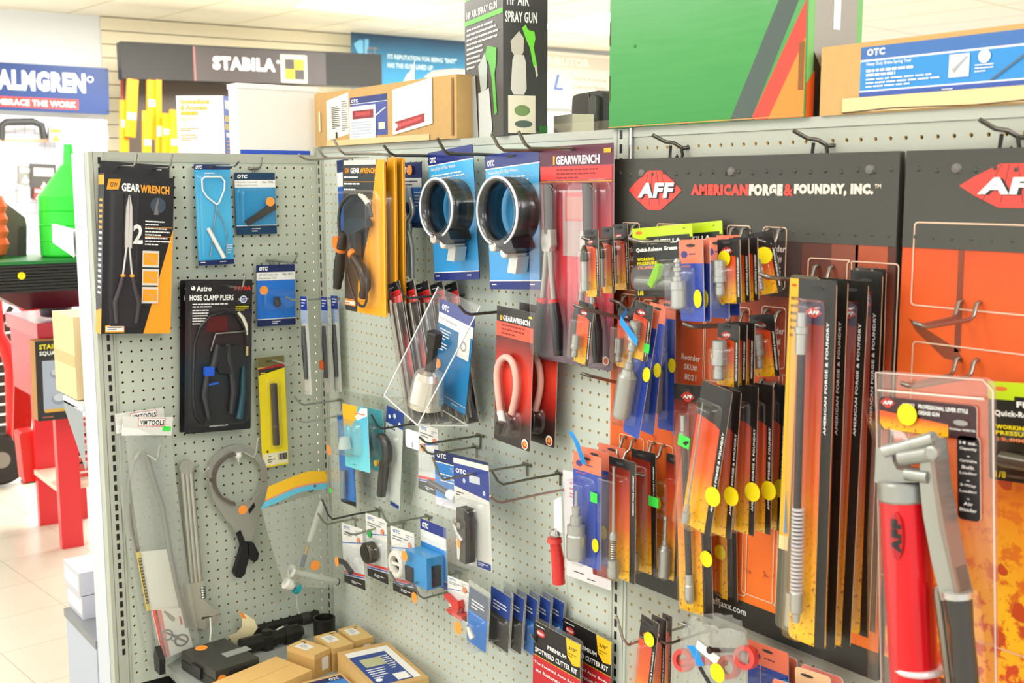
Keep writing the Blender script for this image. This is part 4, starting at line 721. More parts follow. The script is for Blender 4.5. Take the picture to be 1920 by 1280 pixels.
# orange hose clamp pliers x3
f0 = fit((642,301), (721,287), (642,579), 6.2, 'B', 0)
o = empty('pliers_pack', f0.M, 'front black and orange hose clamp pliers pack on the corner hook', 'pliers pack', 'orange hose clamp pliers packs'); c = Card(f0.w, f0.h, P('34383A', .35), .08, .2, ORG)
c.G([(.82,0), (1,0), (1,1), (.3,1), (.34,.8), (.62,.45)], P('F9A81A', .35)).R(.04, .0, .8, .03, P('D0D2CA')).X('GW', .06, .085, .035, ORG, .03, .1).X('GEAR', .2, .085, .035, WHITE, .04, .22).X('WRENCH', .43, .085, .035, ORG, .04, .36); c.L(.04, .105, .62, 1, .025, WHITE).R(.04, .138, .8, .141, ORG).L(.04, .148, .78, 1, .025, WHITE).L(.04, .185, .6, 1, .025, WHITE)
c.R(.02, .92, .28, .965, P('F6EFE0')).L(.04, .925, .26, 2, .018, P('D8501E')).N(.02, .92, .28, .965, ORG, .1, .05); c.R(.97, .02, 1, .98, P('FBC04A', .4)); c.build('backing_card', o)
def smooth(pts, k=5):
    if len(pts) < 4: return pts
    P_ = [Vector(p) for p in pts]; out = []
    for i in range(len(P_)-1):
        a, b, c_, d = P_[max(i-1, 0)], P_[i], P_[i+1], P_[min(i+2, len(P_)-1)]
        for j in range(k): t = j/k; out.append(.5*((2*b)+(c_-a)*t+(2*a-5*b+4*c_-d)*t*t+(3*b-a-3*c_+d)*t**3))
    return out+[P_[-1]]
def tb(c, pts, y, r, m, n=8): return MB().tube(smooth([(c.p(*a)[0], y, c.p(*a)[1]) for a in pts]), r, m, n)
tb(c, [(.08,.66),(.04,.5),(.03,.38),(.1,.29),(.28,.235),(.5,.22),(.65,.235),(.76,.28),(.82,.36)], -.6, [.16]*9, P('3A3C3A', .25)).build('cable', o); tb(c, [(.55,.222),(.66,.24),(.76,.28)], -.62, [.17,.26,.26], P('D9D6C6', .3)).build('cable_sleeve', o)
tb(c, [(.5,.66),(.62,.78),(.66,.88),(.58,.945),(.42,.93),(.3,.86),(.2,.75)], -.5, .12, P('1C1C1E', .3)).build('cable_tail', o)
MB().prism([c.p(*a) for a in [(.2,.45),(.24,.38),(.75,.375),(.76,.42),(.5,.47),(.5,.66),(.32,.66),(.3,.5)]][::-1], -.9, -.3, P('2A3640', .3)).build('pliers_body', o)
for pts in ([(.2,.47),(.12,.58),(.06,.72),(.0,.85)], [(.36,.48),(.4,.6),(.62,.7),(.7,.8),(.62,.88)]): g = tb(c, pts, -.8, [.35,.45,.5,.4], P('181818', .3), 10).build('handle_grip', o); tb(c, [pts[1], ((pts[1][0]*.75+pts[2][0]*.25), pts[1][1]+.02)], -.8, .52, P('F07A1E'), 10).build('orange_band', g)
MB().prism(rrect(c.p(.0,.58)[0], c.p(0,.58)[1], c.p(.14,.5)[0], c.p(.14,.5)[1], .3), -1.2, -.6, P('F5801E', .3)).build('orange_lever', o); blister(c, .0, .2, .86, .95, 1.3, .8).build('clear_blister', o)
clone(o, offset(f0, .35, .85, .2, 1), 'middle black and orange hose clamp pliers pack on the corner hook', ('cable','cable_tail','pliers_body','handle_grip','orange_lever')); clone(o, offset(f0, .65, 1.6, .15, -1), 'rearmost black and orange hose clamp pliers pack on the corner hook', ('cable','cable_tail','pliers_body','handle_grip','orange_lever'))
# slip joint pliers
f = fit((751,305), (790,307), (755,426), 1.4, 'B', 0); o = empty('blister_pack', f.M, 'blue pack with long silver slip pliers and orange sticker', 'tool pack', 'hanging tool packs'); c = Card(f.w, f.h, P('2C72C8', .35), .05, .1, NAVY); c.R(0, 0, 1, .24, NAVY).X('OTC', .06, .17, .1, WHITE, .06, .34).R(0, .24, 1, .38, P('F0F0EC')).L(.1, .28, .9, 2, .05, NAVY).R(0, .92, 1, 1, NAVY).L(.65, .45, .95, 5, .05, WHITE); c.build('backing_card', o)
MB().prism(rrect(-f.w/2-.1, -5.6, f.w/2+.5, f.h+.9, .2), .06, .09, TAB).build('clear_back', o)
SIL = P('C6CCCE', .3, .6)
MB().prism([c.p(*a) for a in [(.3,.42),(.52,.36),(.62,.6),(.35,.62)]], -.5, -.1, SIL).build('plier_jaws', o)
tb(c, [(.35,.55),(.28,.75),(.5,.95),(.42,1.3),(.36,1.75)], -.3, [.24,.26,.3,.3,.26], SIL, 8).build('plier_handle', o); tb(c, [(.6,.55),(.72,.75),(.45,.98),(.62,1.3),(.64,1.78)], -.4, [.24,.26,.3,.3,.26], P('DADEDF', .3, .6), 8).build('plier_handle', o)
sticker(o, c, .52, .12, .45, STICKO, -.2)
# band filter wrenches
def bandwrench(tl, tr, bl, cen, rz, d, label):
    f = fit(tl, tr, bl, d, 'B', 0); o = empty('filter_wrench_pack', f.M, label, 'tool pack', 'black band filter wrench packs'); c = Card(f.w, f.h, grad('wrench_card', [(0, '3E9CE0'), (.5, '3FA4E4'), (.9, '4AB4EC'), (1, '8CD0F0')], rough=.25, nz=.25, nscale=9), .06, .15, NAVY)
    c.R(0, 0, 1, .1, P('1E2E7A', .2)).X('OTC', .04, .085, .045, WHITE, .05, .14).R(0, .1, 1, .108, WHITE).X('Heavy Duty Oil Filter Wrench', .06, .155, .035, WHITE, .01, .55).L(.06, .18, .8, 3, .025, WHITE).R(0, .94, 1, 1, P('1E2E7A')).R(0, .933, 1, .94, WHITE).L(.04, .96, .2, 1, .02, WHITE).L(.75, .96, .95, 1, .02, WHITE); c.E(.36, .45, f.w*.34, P('48A6E2', .3)).slot(.5, .03, .6)
    c.build('backing_card', o); Mi = f.M.inverted(); D = 2.6
    p = Mi @ onB(cen[0], cen[1], d+D); rr = rz; BLK = P('15191E', .2); cx, cz = p.x, p.z
    g = MB(); n = 40; ri = rr*.9; A0 = -70; A1 = 250
    vs = [(cx+r_*math.cos(R(A0+(A1-A0)*i/n)), y, cz+r_*math.sin(R(A0+(A1-A0)*i/n))) for r_, y in ((rr,-.4), (rr,-D), (ri,-D), (ri,-.4)) for i in range(n+1)]
    N = n+1; g.add(vs, [(k*N+i, k*N+i+1, ((k+1) % 4)*N+i+1, ((k+1) % 4)*N+i) for k in range(4) for i in range(n)], BLK, True); g.build('steel_band', o)
    g = MB().tube([(cx+rr*1.0*math.cos(R(A0+(A1-A0)*i/n)), -D+.02, cz+rr*1.0*math.sin(R(A0+(A1-A0)*i/n))) for i in range(n+1)], .11, P('E6EEF2', .08), 6); g.build('bright_rim', o)
    MB().prism([(cx-.5,cz-rr*.9), (cx+.9,cz-rr*1.25), (cx+2.0,cz-rr*1.1), (cx+1.6,cz-rr*.75)], -D, -.5, BLK).build('band_lug', o)
    for dx, dz in ((-1.1,-rr*1.02), (.35,-rr*1.22)): MB().lathe([(0,.45), (1.9,.45), (2,.36)], P('D8D6CC', .25, .4), (cx+dx, -.4, cz+dz), (0,-1,0), 14).build('trunnion_pin', o)
    MB().prism([(cx-.1,cz-rr*1.25), (cx+.9,cz-rr*1.35), (cx+.5,cz-rr*1.85), (cx-.6,cz-rr*1.8)], -1.4, -.3, P('C9CCC6', .3, .5)).build('handle_stub', o)
    n = 36; R0 = rr*1.07; prof = ((R0+.35,-.05), (R0+.1,-.3), (R0,-D*.9), (R0-.1,-D-.12), (rr*.84,-D-.12), (rr*.8,-D*.85), (rr*.76,-.4))
    vs = [(cx+r_*math.cos(6.2832*i/n), y, cz+r_*math.sin(6.2832*i/n)) for r_, y in prof for i in range(n)]
    MB().add(vs, [(k*n+i, k*n+(i+1) % n, (k+1)*n+(i+1) % n, (k+1)*n+i) for k in range(len(prof)-1) for i in range(n)], CLEAR, True).build('clear_blister', o)
bandwrench((802,287), (886,277), (819,526), (817,390), 2.45, 2.0, 'left blue pack with a black band filter wrench')
bandwrench((909,292), (1011,278), (921,542), (931,396), 2.65, 2.0, 'right blue pack with a black band filter wrench')
# long red pliers pack
f = fit((1011,276), (1151,267), (1012,672), 2.0, 'B', 0); o = empty('pliers_pack', f.M, 'large red and maroon pack with two long hose grip pliers beside the header board', 'pliers pack')
REDC = grad('red_card', [(0, '6A5A66'), (.15, '7A4456'), (.35, 'D8404C'), (.55, 'D0343E'), (.8, '8A3440'), (1, 'B8404A')], rough=.3, nz=.25, nscale=9)
c = Card(f.w, f.h, REDC, .06, .3, P('B8BAB4')); c.R(0, 0, 1, .09, P('5A1E38', .3)).X('GEARWRENCH', .24, .085, .04, WHITE, .04, .58).R(.2, .045, .225, .085, P('F2B01E')).R(.02, .095, .98, .155, P('E03A34', .3)).L(.25, .105, .85, 3, .018, P('8E1E1E')).R(.02, .16, .98, .164, P('E8A02A')).R(.88, .02, .97, .04, P('F2B01E'))
c.R(.34, .2, .7, .5, P('B89C9C', .2)).R(.37, .21, .66, .34, P('D06868', .2)).R(.39, .23, .64, .33, P('C88880', .2)).R(.38, .38, .65, .5, P('B89C98', .2)).E(.92, .955, .35, P('F2E8DC')).E(.92, .957, .24, P('D8541E')); c.build('backing_card', o)
for k, (u, dz) in enumerate(((.23, 0), (.76, .0))):
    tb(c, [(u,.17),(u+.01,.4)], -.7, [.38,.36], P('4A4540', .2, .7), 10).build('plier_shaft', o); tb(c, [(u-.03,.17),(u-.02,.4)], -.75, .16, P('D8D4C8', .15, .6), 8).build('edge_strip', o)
    MB().prism([c.p(*a) for a in [(u-.06,.45),(u-.05,.38),(u+.07,.38),(u+.08,.45),(u+.05,.48),(u-.04,.48)]], -1.0, -.4, P('A8A49A', .25, .7)).build('pivot_joint', o)
    for sg in (-1, 1):
        tb(c, [(u+sg*.02,.46),(u+sg*.05,.6),(u+sg*.08,.7)], -.7, [.24,.24,.28], P('9A968C', .25, .7), 8).build('handle_rod', o); g = tb(c, [(u+sg*.08,.72),(u+sg*.13,.82),(u+sg*.15,.96)], -.75, [.42,.46,.34], P('1A1A1C', .25), 10).build('handle_grip', o); tb(c, [(u+sg*.078,.7),(u+sg*.082,.725)], -.75, .4, P('D02020'), 10).build('red_collar', g)
for u in (.05, .58): blister(c, u, .16, u+.38, .98, 1.5, .8).build('clear_blister', o)
# locking strips (black and red, edge on)
f0 = fit((727,534), (749,540), (775,793), 5.4, 'B', 0); o = empty('strip_pack', f0.M, 'front narrow black and red strip pack with silver rods', 'tool pack', 'narrow black and red strip packs'); STR = grad('strip_card', [(0, '1A1414'), (.16, '241416'), (.3, '5A1A1E'), (.42, 'D8442E'), (.52, 'A82A2A'), (.66, '241618'), (1, '1C1618')], rough=.3, nz=.05)
c = Card(f0.w, f0.h, STR, .06, .1, P('C8B8A8')); c.R(0, .06, 1, .15, P('D42A2A')).R(0, 0, 1, .06, INK).L(.1, .03, .9, 1, .015, WHITE).L(.1, .075, .9, 3, .018, P('8E1414')); c.build('backing_card', o); tb(c, [(.25,.12),(.3,.98)], -.3, .24, P('9A958A', .25, .7), 8).tube([(c.p(.65,0)[0],-.3,c.p(0,.15)[1]), (c.p(.68,0)[0],-.3,c.p(0,.96)[1])], .2, P('7A7268', .25, .7), 8).build('rod_pair', o); blister(c, .05, .1, .95, .99, .55, .2).build('clear_blister', o)
for i in range(4): clone(o, offset(f0, .55+.62*i, 1.1+1.1*i, -.05*i, 2-i), ['second', 'third', 'fourth', 'last'][i]+' narrow black and red strip pack behind the front one')
hook((745,540), (671,537), 'the narrow black and red strip packs', m=P('A09C92', .3, .9)); hook((865,552), (744,530), 'the tilted hub tool box', m=IRON)
# hub remover in clear wedge box
f = fit((826,559), (892,571), (800,735), 3.4, 'B', 0); o = empty('hub_tool_pack', f.M, 'tilted blue pack with silver cup and black bolt in a clear wedge box', 'tool pack'); c = Card(f.w, f.h, P('2E94DA', .3), .05, .15, NAVY)
c.R(0, 0, 1, .13, P('24388A', .3)).X('OTC', .07, .1, .06, WHITE, .06, .2).R(.0, .13, 1, .24, P('F0F0EE')).X('Front Hub Remover', .05, .2, .035, P('6A6C6E'), .0, .5).L(.08, .28, .4, 4, .03, WHITE).L(.08, .42, .36, 3, .03, WHITE).R(.62, .24, .95, .47, P('F2F2EC')).E(.78, .35, .45, P('A8AAA6')).E(.78, .35, .28, P('F2F2EC')).R(0, .92, 1, .925, WHITE).L(.6, .95, .95, 1, .02, WHITE).E(.12, .64, .42, STICKO); c.build('backing_card', o)
w, h = f.w, f.h; g = MB(); y1 = -4.6
T = [(-w/2-.5,0,h+.9), (w/2+.6,0,h+.9), (w/2+.6,0,-.7), (-w/2-.5,0,-.7)]; B_ = [(-w/2-.4,y1,.4), (w/2-.1,y1,-.3)]
g.poly([T[0], T[1], T[2], T[3]], TAB).poly([T[0], B_[0], B_[1], T[1]], THIN).poly([T[3], T[2], B_[1], B_[0]], clear('clear_tray', 'ECEAE0', .12, .1, .1)).poly([T[0], T[3], B_[0]], CLEAR).poly([T[1], B_[1], T[2]], CLEAR); g.build('clear_wedge_box', o)
EDGE = P('E4E6E2', .15); g = MB()
for a, b_ in ((T[0], B_[0]), (T[1], B_[1]), (B_[0], B_[1]), (T[3], B_[0]), (T[2], B_[1]), (T[2], T[3])): g.tube([a, b_], .07, EDGE, 5)
g.build('box_edges', o)
MB().lathe([(0,1.5), (.5,1.55), (2.6,1.35), (3.1,1.1), (3.3,.6)], P('D8D6CC', .15, .75), (-.2,-2.2,.15), (.06,0,1), 24).build('silver_cup', o); MB().lathe([(0,.5), (2.2,.48), (2.25,.72), (3.4,.72), (3.5,.6)], P('26231F', .4), (-.0,-2.2,3.4), (.08,0,1), 6, False).build('black_bolt', o)
# brake pliers packs
f0 = fit((932,572), (1001,587), (926,822), 3.2, 'B', 0); o = empty('hose_clamp_pack', f0.M, 'front black and red pack with a clear hose loop', 'tool pack', 'black and red hose loop packs'); c = Card(f0.w, f0.h, grad('brake_card', [(0, '241A18'), (.18, '3E2420'), (.32, 'B8281E'), (.5, 'E0402E'), (.66, 'A8281E'), (.85, '2A1C1A'), (1, '1A1614')], rough=.3, nz=.2, nscale=10), .06, .2, P('C8B8A8'))
c.R(0, 0, 1, .1, P('2A2624', .3)).X('GEARWRENCH', .18, .1, .04, WHITE, .04, .72).R(.1, .065, .16, .1, P('F2B01E')).R(0, .11, 1, .215, P('E8583E', .35)).L(.15, .125, .85, 3, .03, P('8E2018')).R(.88, .03, .97, .045, P('F2E01E')).E(.87, .955, .42, P('F4EEE0')).E(.87, .96, .3, P('C8341E')).E(.87, .955, .16, P('F2B01E')); c.build('backing_card', o)
tb(c, [(.3,.78),(.2,.6),(.17,.48),(.25,.39),(.42,.35),(.6,.38),(.7,.48),(.7,.6),(.6,.75)], -.45, .28, P('E8B4A6', .12), 10).build('hose_loop', o); tb(c, [(.3,.76),(.4,.85)], -.5, .3, P('F2F0EA', .2), 10).build('white_fitting', o); MB().lathe([(0,.4), (.8,.5), (.9,.3)], P('4A4642', .25, .5), (c.p(.42,.9)[0],-.9,c.p(.42,.9)[1]), (.3,0,1), 12).build('valve_body', o); blister(c, .16, .72, .74, .93, 1.1, .9).build('clear_blister', o)
clone(o, offset(f0, 1.0, 1.6, .25, 2), 'rear black and red hose loop pack, only its right edge showing'); hook((972,582), (860,572), 'the black and red hose loop packs', m=P('6A665E', .3, .9), r=.12)
# ------------------------------------------------------------------ goods on the long wall, middle and lower part
# narrow knife packs near the corner
f0 = fit((562.5,555), (575,557), (572,738), 4.8, 'B', 0)
def knife(f, label):
    o = empty('blade_pack', f.M, label, 'blade pack', 'narrow blade packs near the corner'); c = Card(f.w, f.h, P('C9CBC4', .3), .05, .1, P('D8DAD2')); c.R(0, 0, 1, .14, P('1E3A9A')).L(.15, .03, .85, 3, .03, WHITE).R(0, .14, 1, .28, P('A9BCD8', .3)); c.build('backing_card', o)
    tb(c, [(.5,.3),(.52,.5),(.6,.84)], -.2, [.18,.3,.2], P('2A2C2A', .4), 8).build('blade_tool', o); blister(c, .1, .26, .9, .97, .5, .3).build('clear_blister', o); return o
k0 = knife(f0, 'frontmost narrow blade pack hanging alone on the hook near the corner')
f1 = fit((602.5,552), (612,553), (610,735), 1.9, 'B', 0); k1 = clone(k0, f1, 'middle narrow blade pack with an orange tipped tool near the corner')
p = f1.M @ Vector((-.1, -.7, 3.0)); mb = MB().lathe([(-.5,.1), (-.4,.28), (.4,.28), (.5,.1)], P('F0641E', .4), (-.1,-.5,3), n=10); mb.build('orange_tip', k1)
clone(k0, offset(f1, .75, .8, .15), 'rear narrow blade pack against the wall near the corner'); hook((632,558), (535,556), 'the narrow blade packs near the corner', m=P('A5A79C', .35, .8))
# blue card with orange sticker, far left
f = fit((630,770), (640,775), (634,937), 3.2, 'B', None)
f = fit((632,776), (660,784), (640,940), 2.4, 'B', 0); o = empty('blister_pack', f.M, 'deep blue pack with a grey punch and orange sticker in the corner', 'tool pack', 'hanging tool packs'); c = Card(f.w, f.h, P('2A7AD0', .35), .05, .1, NAVY); c.R(0, .95, 1, 1, INK).R(.0, 0, 1, .05, P('1E56A8')); c.build('backing_card', o)
tb(c, [(.55,.6),(.45,.92)], -.5, .3, P('8C98A2', .35, .3), 10).build('punch', o); blister(c, -.35, .12, .9, .95, 1.0, .6).build('clear_blister', o); sticker(o, c, -.1, .4, .55, STICKO, -.95, .8); q = c.p(-.1, .87); MB().prism(rrect(q[0]-.2, q[1]-.2, q[0]+.3, q[1]+.3, .1), -1.02, -.99, GREENST).build('green_sticker', o)
# yellow and pale blue packs
f0 = fit((642,756), (688,764), (647,873), 4.0, 'B', 0)
def teal(f, label, deep):
    o = empty('blister_pack', f.M, label, 'tool pack', 'pale blue packs in the corner'); c = Card(f.w, f.h, grad('teal_card'+str(deep), [(0, '7FE0EC' if not deep else '25A6B8'), (.5, '66CCE8' if not deep else '2AA0B4'), (1, '58C0E4' if not deep else '60C8D8')], rough=.3), .05, .15, WHITE)
    if not deep: c.G([(0,0), (.62,0), (.55,.2), (.3,.35), (.15,.3), (0,.4)], P('FBC02A', .4)).G([(.5,.18), (.75,.02), (1,.0), (1,.12), (.6,.22)], P('F2F4F2')); c.R(.5, .1, .9, .12, P('E88A80'))
    c.L(.35, .93, .65, 1, .02, NAVY); c.build('backing_card', o)
    MB().prism(rrect(-f.w/2, f.h-.2, f.w/2+.4, f.h+1.3, .6), .06, .09, TAB).build('hang_tab', o)
    blister(c, -.12, .26, .72, .78, 1.3, .7, BAG).build('clear_blister', o); q = c.p(.25, .6); MB().lathe([(0,.7), (.5,.6), (1.1,.5), (1.2,.2)], P('D4E0E2', .2), (q[0],-.6,q[1]-.5), n=14).build('clear_part', o); return o
teal(f0, 'front pale blue and yellow pack with a clear part in the corner', 0); f1 = fit((692,764), (705,767), (697,880), 1.6, 'B', 0); f1.w = f0.w*.8; teal(f1, 'teal pack hanging behind the pale blue and yellow pack', 1)
hook((640,750), (552,743), 'the pale blue and yellow pack', m=P('A5A79C', .35, .8)); hook((700,770), (556,785), 'the teal pack', m=P('B5B7AE', .3, .9))
# pipe cutter pack
f = fit((725,759), (757,775), (718,938), 2.0, 'B', 0); o = empty('cutter_pack', f.M, 'pale pack with a black curved pipe cutter', 'tool pack'); c = Card(f.w, f.h, P('CBD3CC', .3), .05, .15, P('8A9088')); c.R(0, 0, 1, .17, P('24408E')).E(.2, .1, .2, WHITE).E(.8, .13, .2, WHITE).E(.5, .07, .25, P('C8CCD0')).L(.1, .2, .9, 1, .04, P('4A5A78')).R(.45, .95, .95, .99, P('24408E')); c.build('backing_card', o)
tb(c, [(.1,.3),(.4,.3),(.6,.38),(.62,.48),(.45,.56)], -.9, [.3,.45,.5,.5,.5], P('2A2A28', .4), 10).build('cutter_head', o); tb(c, [(.45,.54),(.38,.68),(.3,.9)], -.8, [.5,.5,.45], P('2E2C2A', .45), 10).build('cutter_handle', o); q = c.p(.3,.55); MB().lathe([(0,.3), (.3,.3)], P('C8A02A', .4), (q[0],-1.3,q[1]), (0,-1,0), 12).build('yellow_knob', o); blister(c, -.0, .26, .85, .94, 1.5, .7).build('clear_blister', o)
# white card with red and blue stripes, part hidden
def whitecard(f, label, group='white cards with red and blue stripes', green=None, sub=2, mono=1):
    o = empty('blister_pack', f.M, label, 'tool pack', group); c = Card(f.w, f.h, P('E9EAE6', .35), .06, .12, P('D8D6CA'))
    c.X('OTC', .1, .085, .05, P('2E6AB8'), .04, .3); c.L(.08, .13, .8, sub, .04, P('6A6E74')).L(.65, .06, .95, 2, .03, P('9A9EA4'))
    c.G([(0,.33), (1,.22), (1,.235), (0,.345)], P('3E6CC0')).R(0, .35, 1, .78, P('D5DAD8', .3)).G([(0,.8), (1,.74), (1,.78), (0,.84)], P('DE3A30')).G([(0,.85), (1,.79), (1,.81), (0,.87)], P('3A5AB8')).G([(0,.88), (1,.83), (1,1), (0,1)], P('2A2826', .4)); c.L(.35, .92, .85, 2, .025, WHITE)
    c.build('backing_card', o); MB().prism(rrect(-f.w/2, f.h-.3, f.w/2+.35, f.h+1.0, .3), .07, .1, TAB).build('hang_tab', o); q = c.p(.82, .2); disc(q[0], q[1], .28, -.1, P('F08A60')).build('price_sticker', o); return o, c
f = fit((785,792), (822,806), (786,915), 2.2, 'B', 0); o, c = whitecard(f, 'white striped pack behind the white hang tag and the truck tool box'); blister(c, -.3, .35, .6, .68, 1.2, .6).build('clear_blister', o); sticker(o, c, .25, .35, .35, STICKO, -.1)
f = fit((760,803), (785,807), (759,836), 6.3, 'B', 0); o = empty('hang_tag', f.M, 'small blank white tag on the end of a hook', 'label'); Card(f.w, f.h, P('F2EFF4', .5), .06, .25).E(.5, .78, .05, INK, .3).build('tag_plate', o)
hook((902,816), (786,819), 'the small blank white tag', m=P('7A7868', .35, .8)); hook((895,837), (790,836), 'the white striped pack behind the tag', m=P('8A8878', .35, .8)); hook((810,790), (696,777), 'the pipe cutter pack and white striped pack', m=P('4E4C46', .4, .6))
# truck tool box
f = fit((814,842), (914,871), (820,945), 3.0, 'B', 0); o = empty('truck_tool_pack', f.M, 'blue clear boxed pack with a chrome stud left of the black clamp pack', 'tool pack'); c = Card(f.w, f.h, P('2A86D8', .35), .05, .1, NAVY); c.R(0, 0, 1, .2, P('1E2C66')).X('OTC', .05, .13, .09, WHITE, .05, .18).R(0, .2, 1, .22, WHITE).X('Truck A', .3, .34, .07, WHITE, .02, .26).L(.1, .4, .6, 3, .06, WHITE).R(0, .85, 1, 1, P('D8D8E4')); c.build('backing_card', o)
a = c.p(.05, .55); b_ = c.p(.5, .68); MB().tube([(a[0],-.9,a[1]), (b_[0],-.9,b_[1])], .28, P('5A5650', .25, .6), 10).build('dark_stud', o); MB().tube([(b_[0]-.5,-.9,b_[1]+.1), (b_[0]+.6,-.9,b_[1]-.15)], .45, P('E8E8E4', .25), 12).build('white_nut', o)
w, h = f.w, f.h; g = MB(); X0, X1, Z0, Z1, D = -w/2-.3, w/2+1.0, -.6, h+.9, 2.4
g.poly([(X0,-D,.3), (X1-1,-D,.0), (X1-1,-D*.6,h*.6), (X0,-D*.6,h*.7)], CLEAR).poly([(X0,0,Z0), (X1,0,Z0), (X1-1,-D,0), (X0,-D,.3)], CLEAR).poly([(X1,0,Z0), (X1,0,Z1), (X1-1,-D*.6,h*.6), (X1-1,-D,0)], CLEAR).poly([(X0,0,Z1), (X1,0,Z1), (X1,0,h), (X0,0,h)], TAB); g.build('clear_box', o)
hook((990,870), (811,857), 'the clear boxed truck tool and the black clamp pack', m=P('8A8878', .35, .8))
# black clamp pack
f = fit((850,857), (916,882), (862,1050), 5.4, 'B', 0); o = empty('clamp_pack', f.M, 'tall pack with navy top and a black ratchet clamp', 'tool pack'); c = Card(f.w, f.h, P('D2D4CE', .3), .05, .15, P('C8CCC4')); c.R(0, 0, 1, .05, P('DCDCD2')).R(0, .05, 1, .36, P('24388A', .35)).X('OTC', .06, .14, .045, WHITE, .05, .3).R(.45, .13, .75, .2, P('C8CED8')).E(.3, .2, .2, P('BCC8D8')).E(.86, .27, .2, P('BCC8D8')).G([(0,.27), (1,.33), (1,.37), (0,.37)], P('D6D6CE')).L(.05, .32, .3, 2, .025, INK).R(.6, .93, .97, .99, P('24388A')).L(.64, .945, .92, 2, .016, WHITE); c.build('backing_card', o)
MB().prism([c.p(*a) for a in [(.4,.52),(.42,.42),(.62,.43),(.62,.5),(.68,.53),(.66,.6),(.62,.94),(.45,.93),(.52,.7),(.38,.6)]][::-1], -1.3, -.3, P('24221F', .4)).build('clamp_body', o); MB().prism([c.p(*a) for a in [(.36,.6),(.46,.63),(.52,.75),(.5,.9),(.4,.75)]][::-1], -1.0, -.4, P('3A3834', .35)).build('clamp_jaw', o)
tb(c, [(.36,.58),(.44,.66),(.58,.72)], -1.35, .2, P('B8BCB4', .2, .7), 8).build('steel_lever', o)
for q in ((.42,.55),(.52,.58)): x, z = c.p(*q); MB().lathe([(0,.25), (.2,.3), (.3,.15)], P('8A8880', .3, .6), (x,-1.3,z), (0,-1,0), 12).build('roller', o)
blister(c, .12, .37, .85, .97, 1.8, .6).build('clear_blister', o); sticker(o, c, .17, .82, .55, STICKO, -.15)
hook((1052,887), (922,882), 'the red handled tool bag', m=P('6A685A', .35, .8)); hook((1075,914), (919,930), '', m=P('A08A80', .3, .9), full='long empty wire hook crossing in front of the white card')
# red handled tool in bag
f = fit((1036,888), (1050,884), (1040,1102), 4.6, 'B', 0); o = empty('red_tool', at(onB(1048,1094,4.6)), 'red handled tool with a steel ball end hanging in a thin clear bag', 'hand tool')
Mi = o.matrix_world.inverted(); B4 = lambda x, y, d=4.6: Mi @ W(onB(x, y, d)) / S
MB().tube([B4(1040,1008), B4(1041,1014), B4(1046,1050), B4(1048,1094)], [.5,.42,.5,.48], P('D8322A', .2), 14).build('red_handle', o); MB().tube([B4(1040,1016), B4(1040,1008)], [.6,.55], P('E8483E', .2), 14).build('handle_collar', o); p = B4(1041,1001); MB().lathe([(-.45,.05), (-.35,.3), (0,.46), (.35,.3), (.45,.05)], P('C8C8C2', .12, .8), p, n=16).build('steel_ball', o)
g = MB().poly([B4(1049,893,4.2), B4(1054,893,3.9), B4(1066,1128,3.9), B4(1062,1100,4.2)], BAG).poly([B4(1038,938), B4(1052,930), B4(1054,1000), B4(1039,990)], P('EDEFEC', .4)); g.build('clear_bag', o)
f = fit((1055,880), (1141,905), (1063,1078), 1.0, 'B', 0); o = empty('white_card', f.M, 'white printed card with a dark red corner behind the blue coupler pack', 'card'); c = Card(f.w, f.h, P('ECE8EA', .45), .05, .15, WHITE); c.R(.0, 0, .0, .0, WHITE).R(.62, .7, 1, .9, P('8E1E28', .4)).L(.15, .1, .6, 2, .05, P('E88A96')).L(.15, .2, .6, 2, .03, P('D87A86')).L(.5, .96, .9, 1, .02, INK).L(.2, .93, .6, 1, .02, INK).E(.3, .6, .9, P('F8F6F4'), 2); c.build('card_sheet', o)
# lower row of white striped cards
f = fit((640,979), (679,990), (646,1090), 3.4, 'B', 0); o, c = whitecard(f, 'white striped pack with a black lever part and orange sticker, leftmost of the lower row'); tb(c, [(.15,.6),(.4,.6),(.7,.72)], -.8, [.3,.25,.3], P('26262A', .35), 10).build('lever_part', o); blister(c, -.02, .46, .85, .78, 1.1, .6).build('clear_blister', o); sticker(o, c, .15, .6, .5, STICKO, -1.12, .8)
f = fit((685,961), (724,975), (690,1078), 3.2, 'B', 0); o, c = whitecard(f, 'white striped pack with a dark bronze ring and green sticker in the lower row'); x, z = c.p(.45, .55); MB().lathe([(0,.95), (.1,1.05), (.9,1.05), (1,.95)], P('4A4234', .3, .7), (x,-.25,z), (0,-1,0), 24).build('bronze_ring', o); MB().lathe([(0,.75), (.04,.75)], P('2E2A22', .4, .5), (x,-1.26,z), (0,-1,0), 24).build('ring_face', o); blister(c, .1, .36, .85, .74, 1.5, .8).build('clear_blister', o); q = c.p(.2, .3); disc(q[0], q[1], .42, -.12, P('2FB04A')).build('green_sticker', o)
f = fit((732,985), (776,1000), (738,1106), 3.4, 'B', 0); o, c = whitecard(f, 'white striped pack with a white plastic ring in the lower row'); x, z = c.p(.42, .52); MB().lathe([(0,1.3), (.5,1.3), (.6,1.15), (.6,.85), (.3,.8), (0,.8)], P('EFEDE2', .3), (x,-.2,z), (0,-1,0), 28).build('plastic_ring', o); MB().box(x-1.0, x+1.0, -.6, -.4, z-.12, z+.12, P('F4F2E8', .3)).build('cross_bar', o); blister(c, .02, .28, .9, .78, 1.0, .9).build('clear_blister', o); q = c.p(.95, .96); disc(q[0], q[1], .5, -.14, STICKO).build('orange_sticker', o)
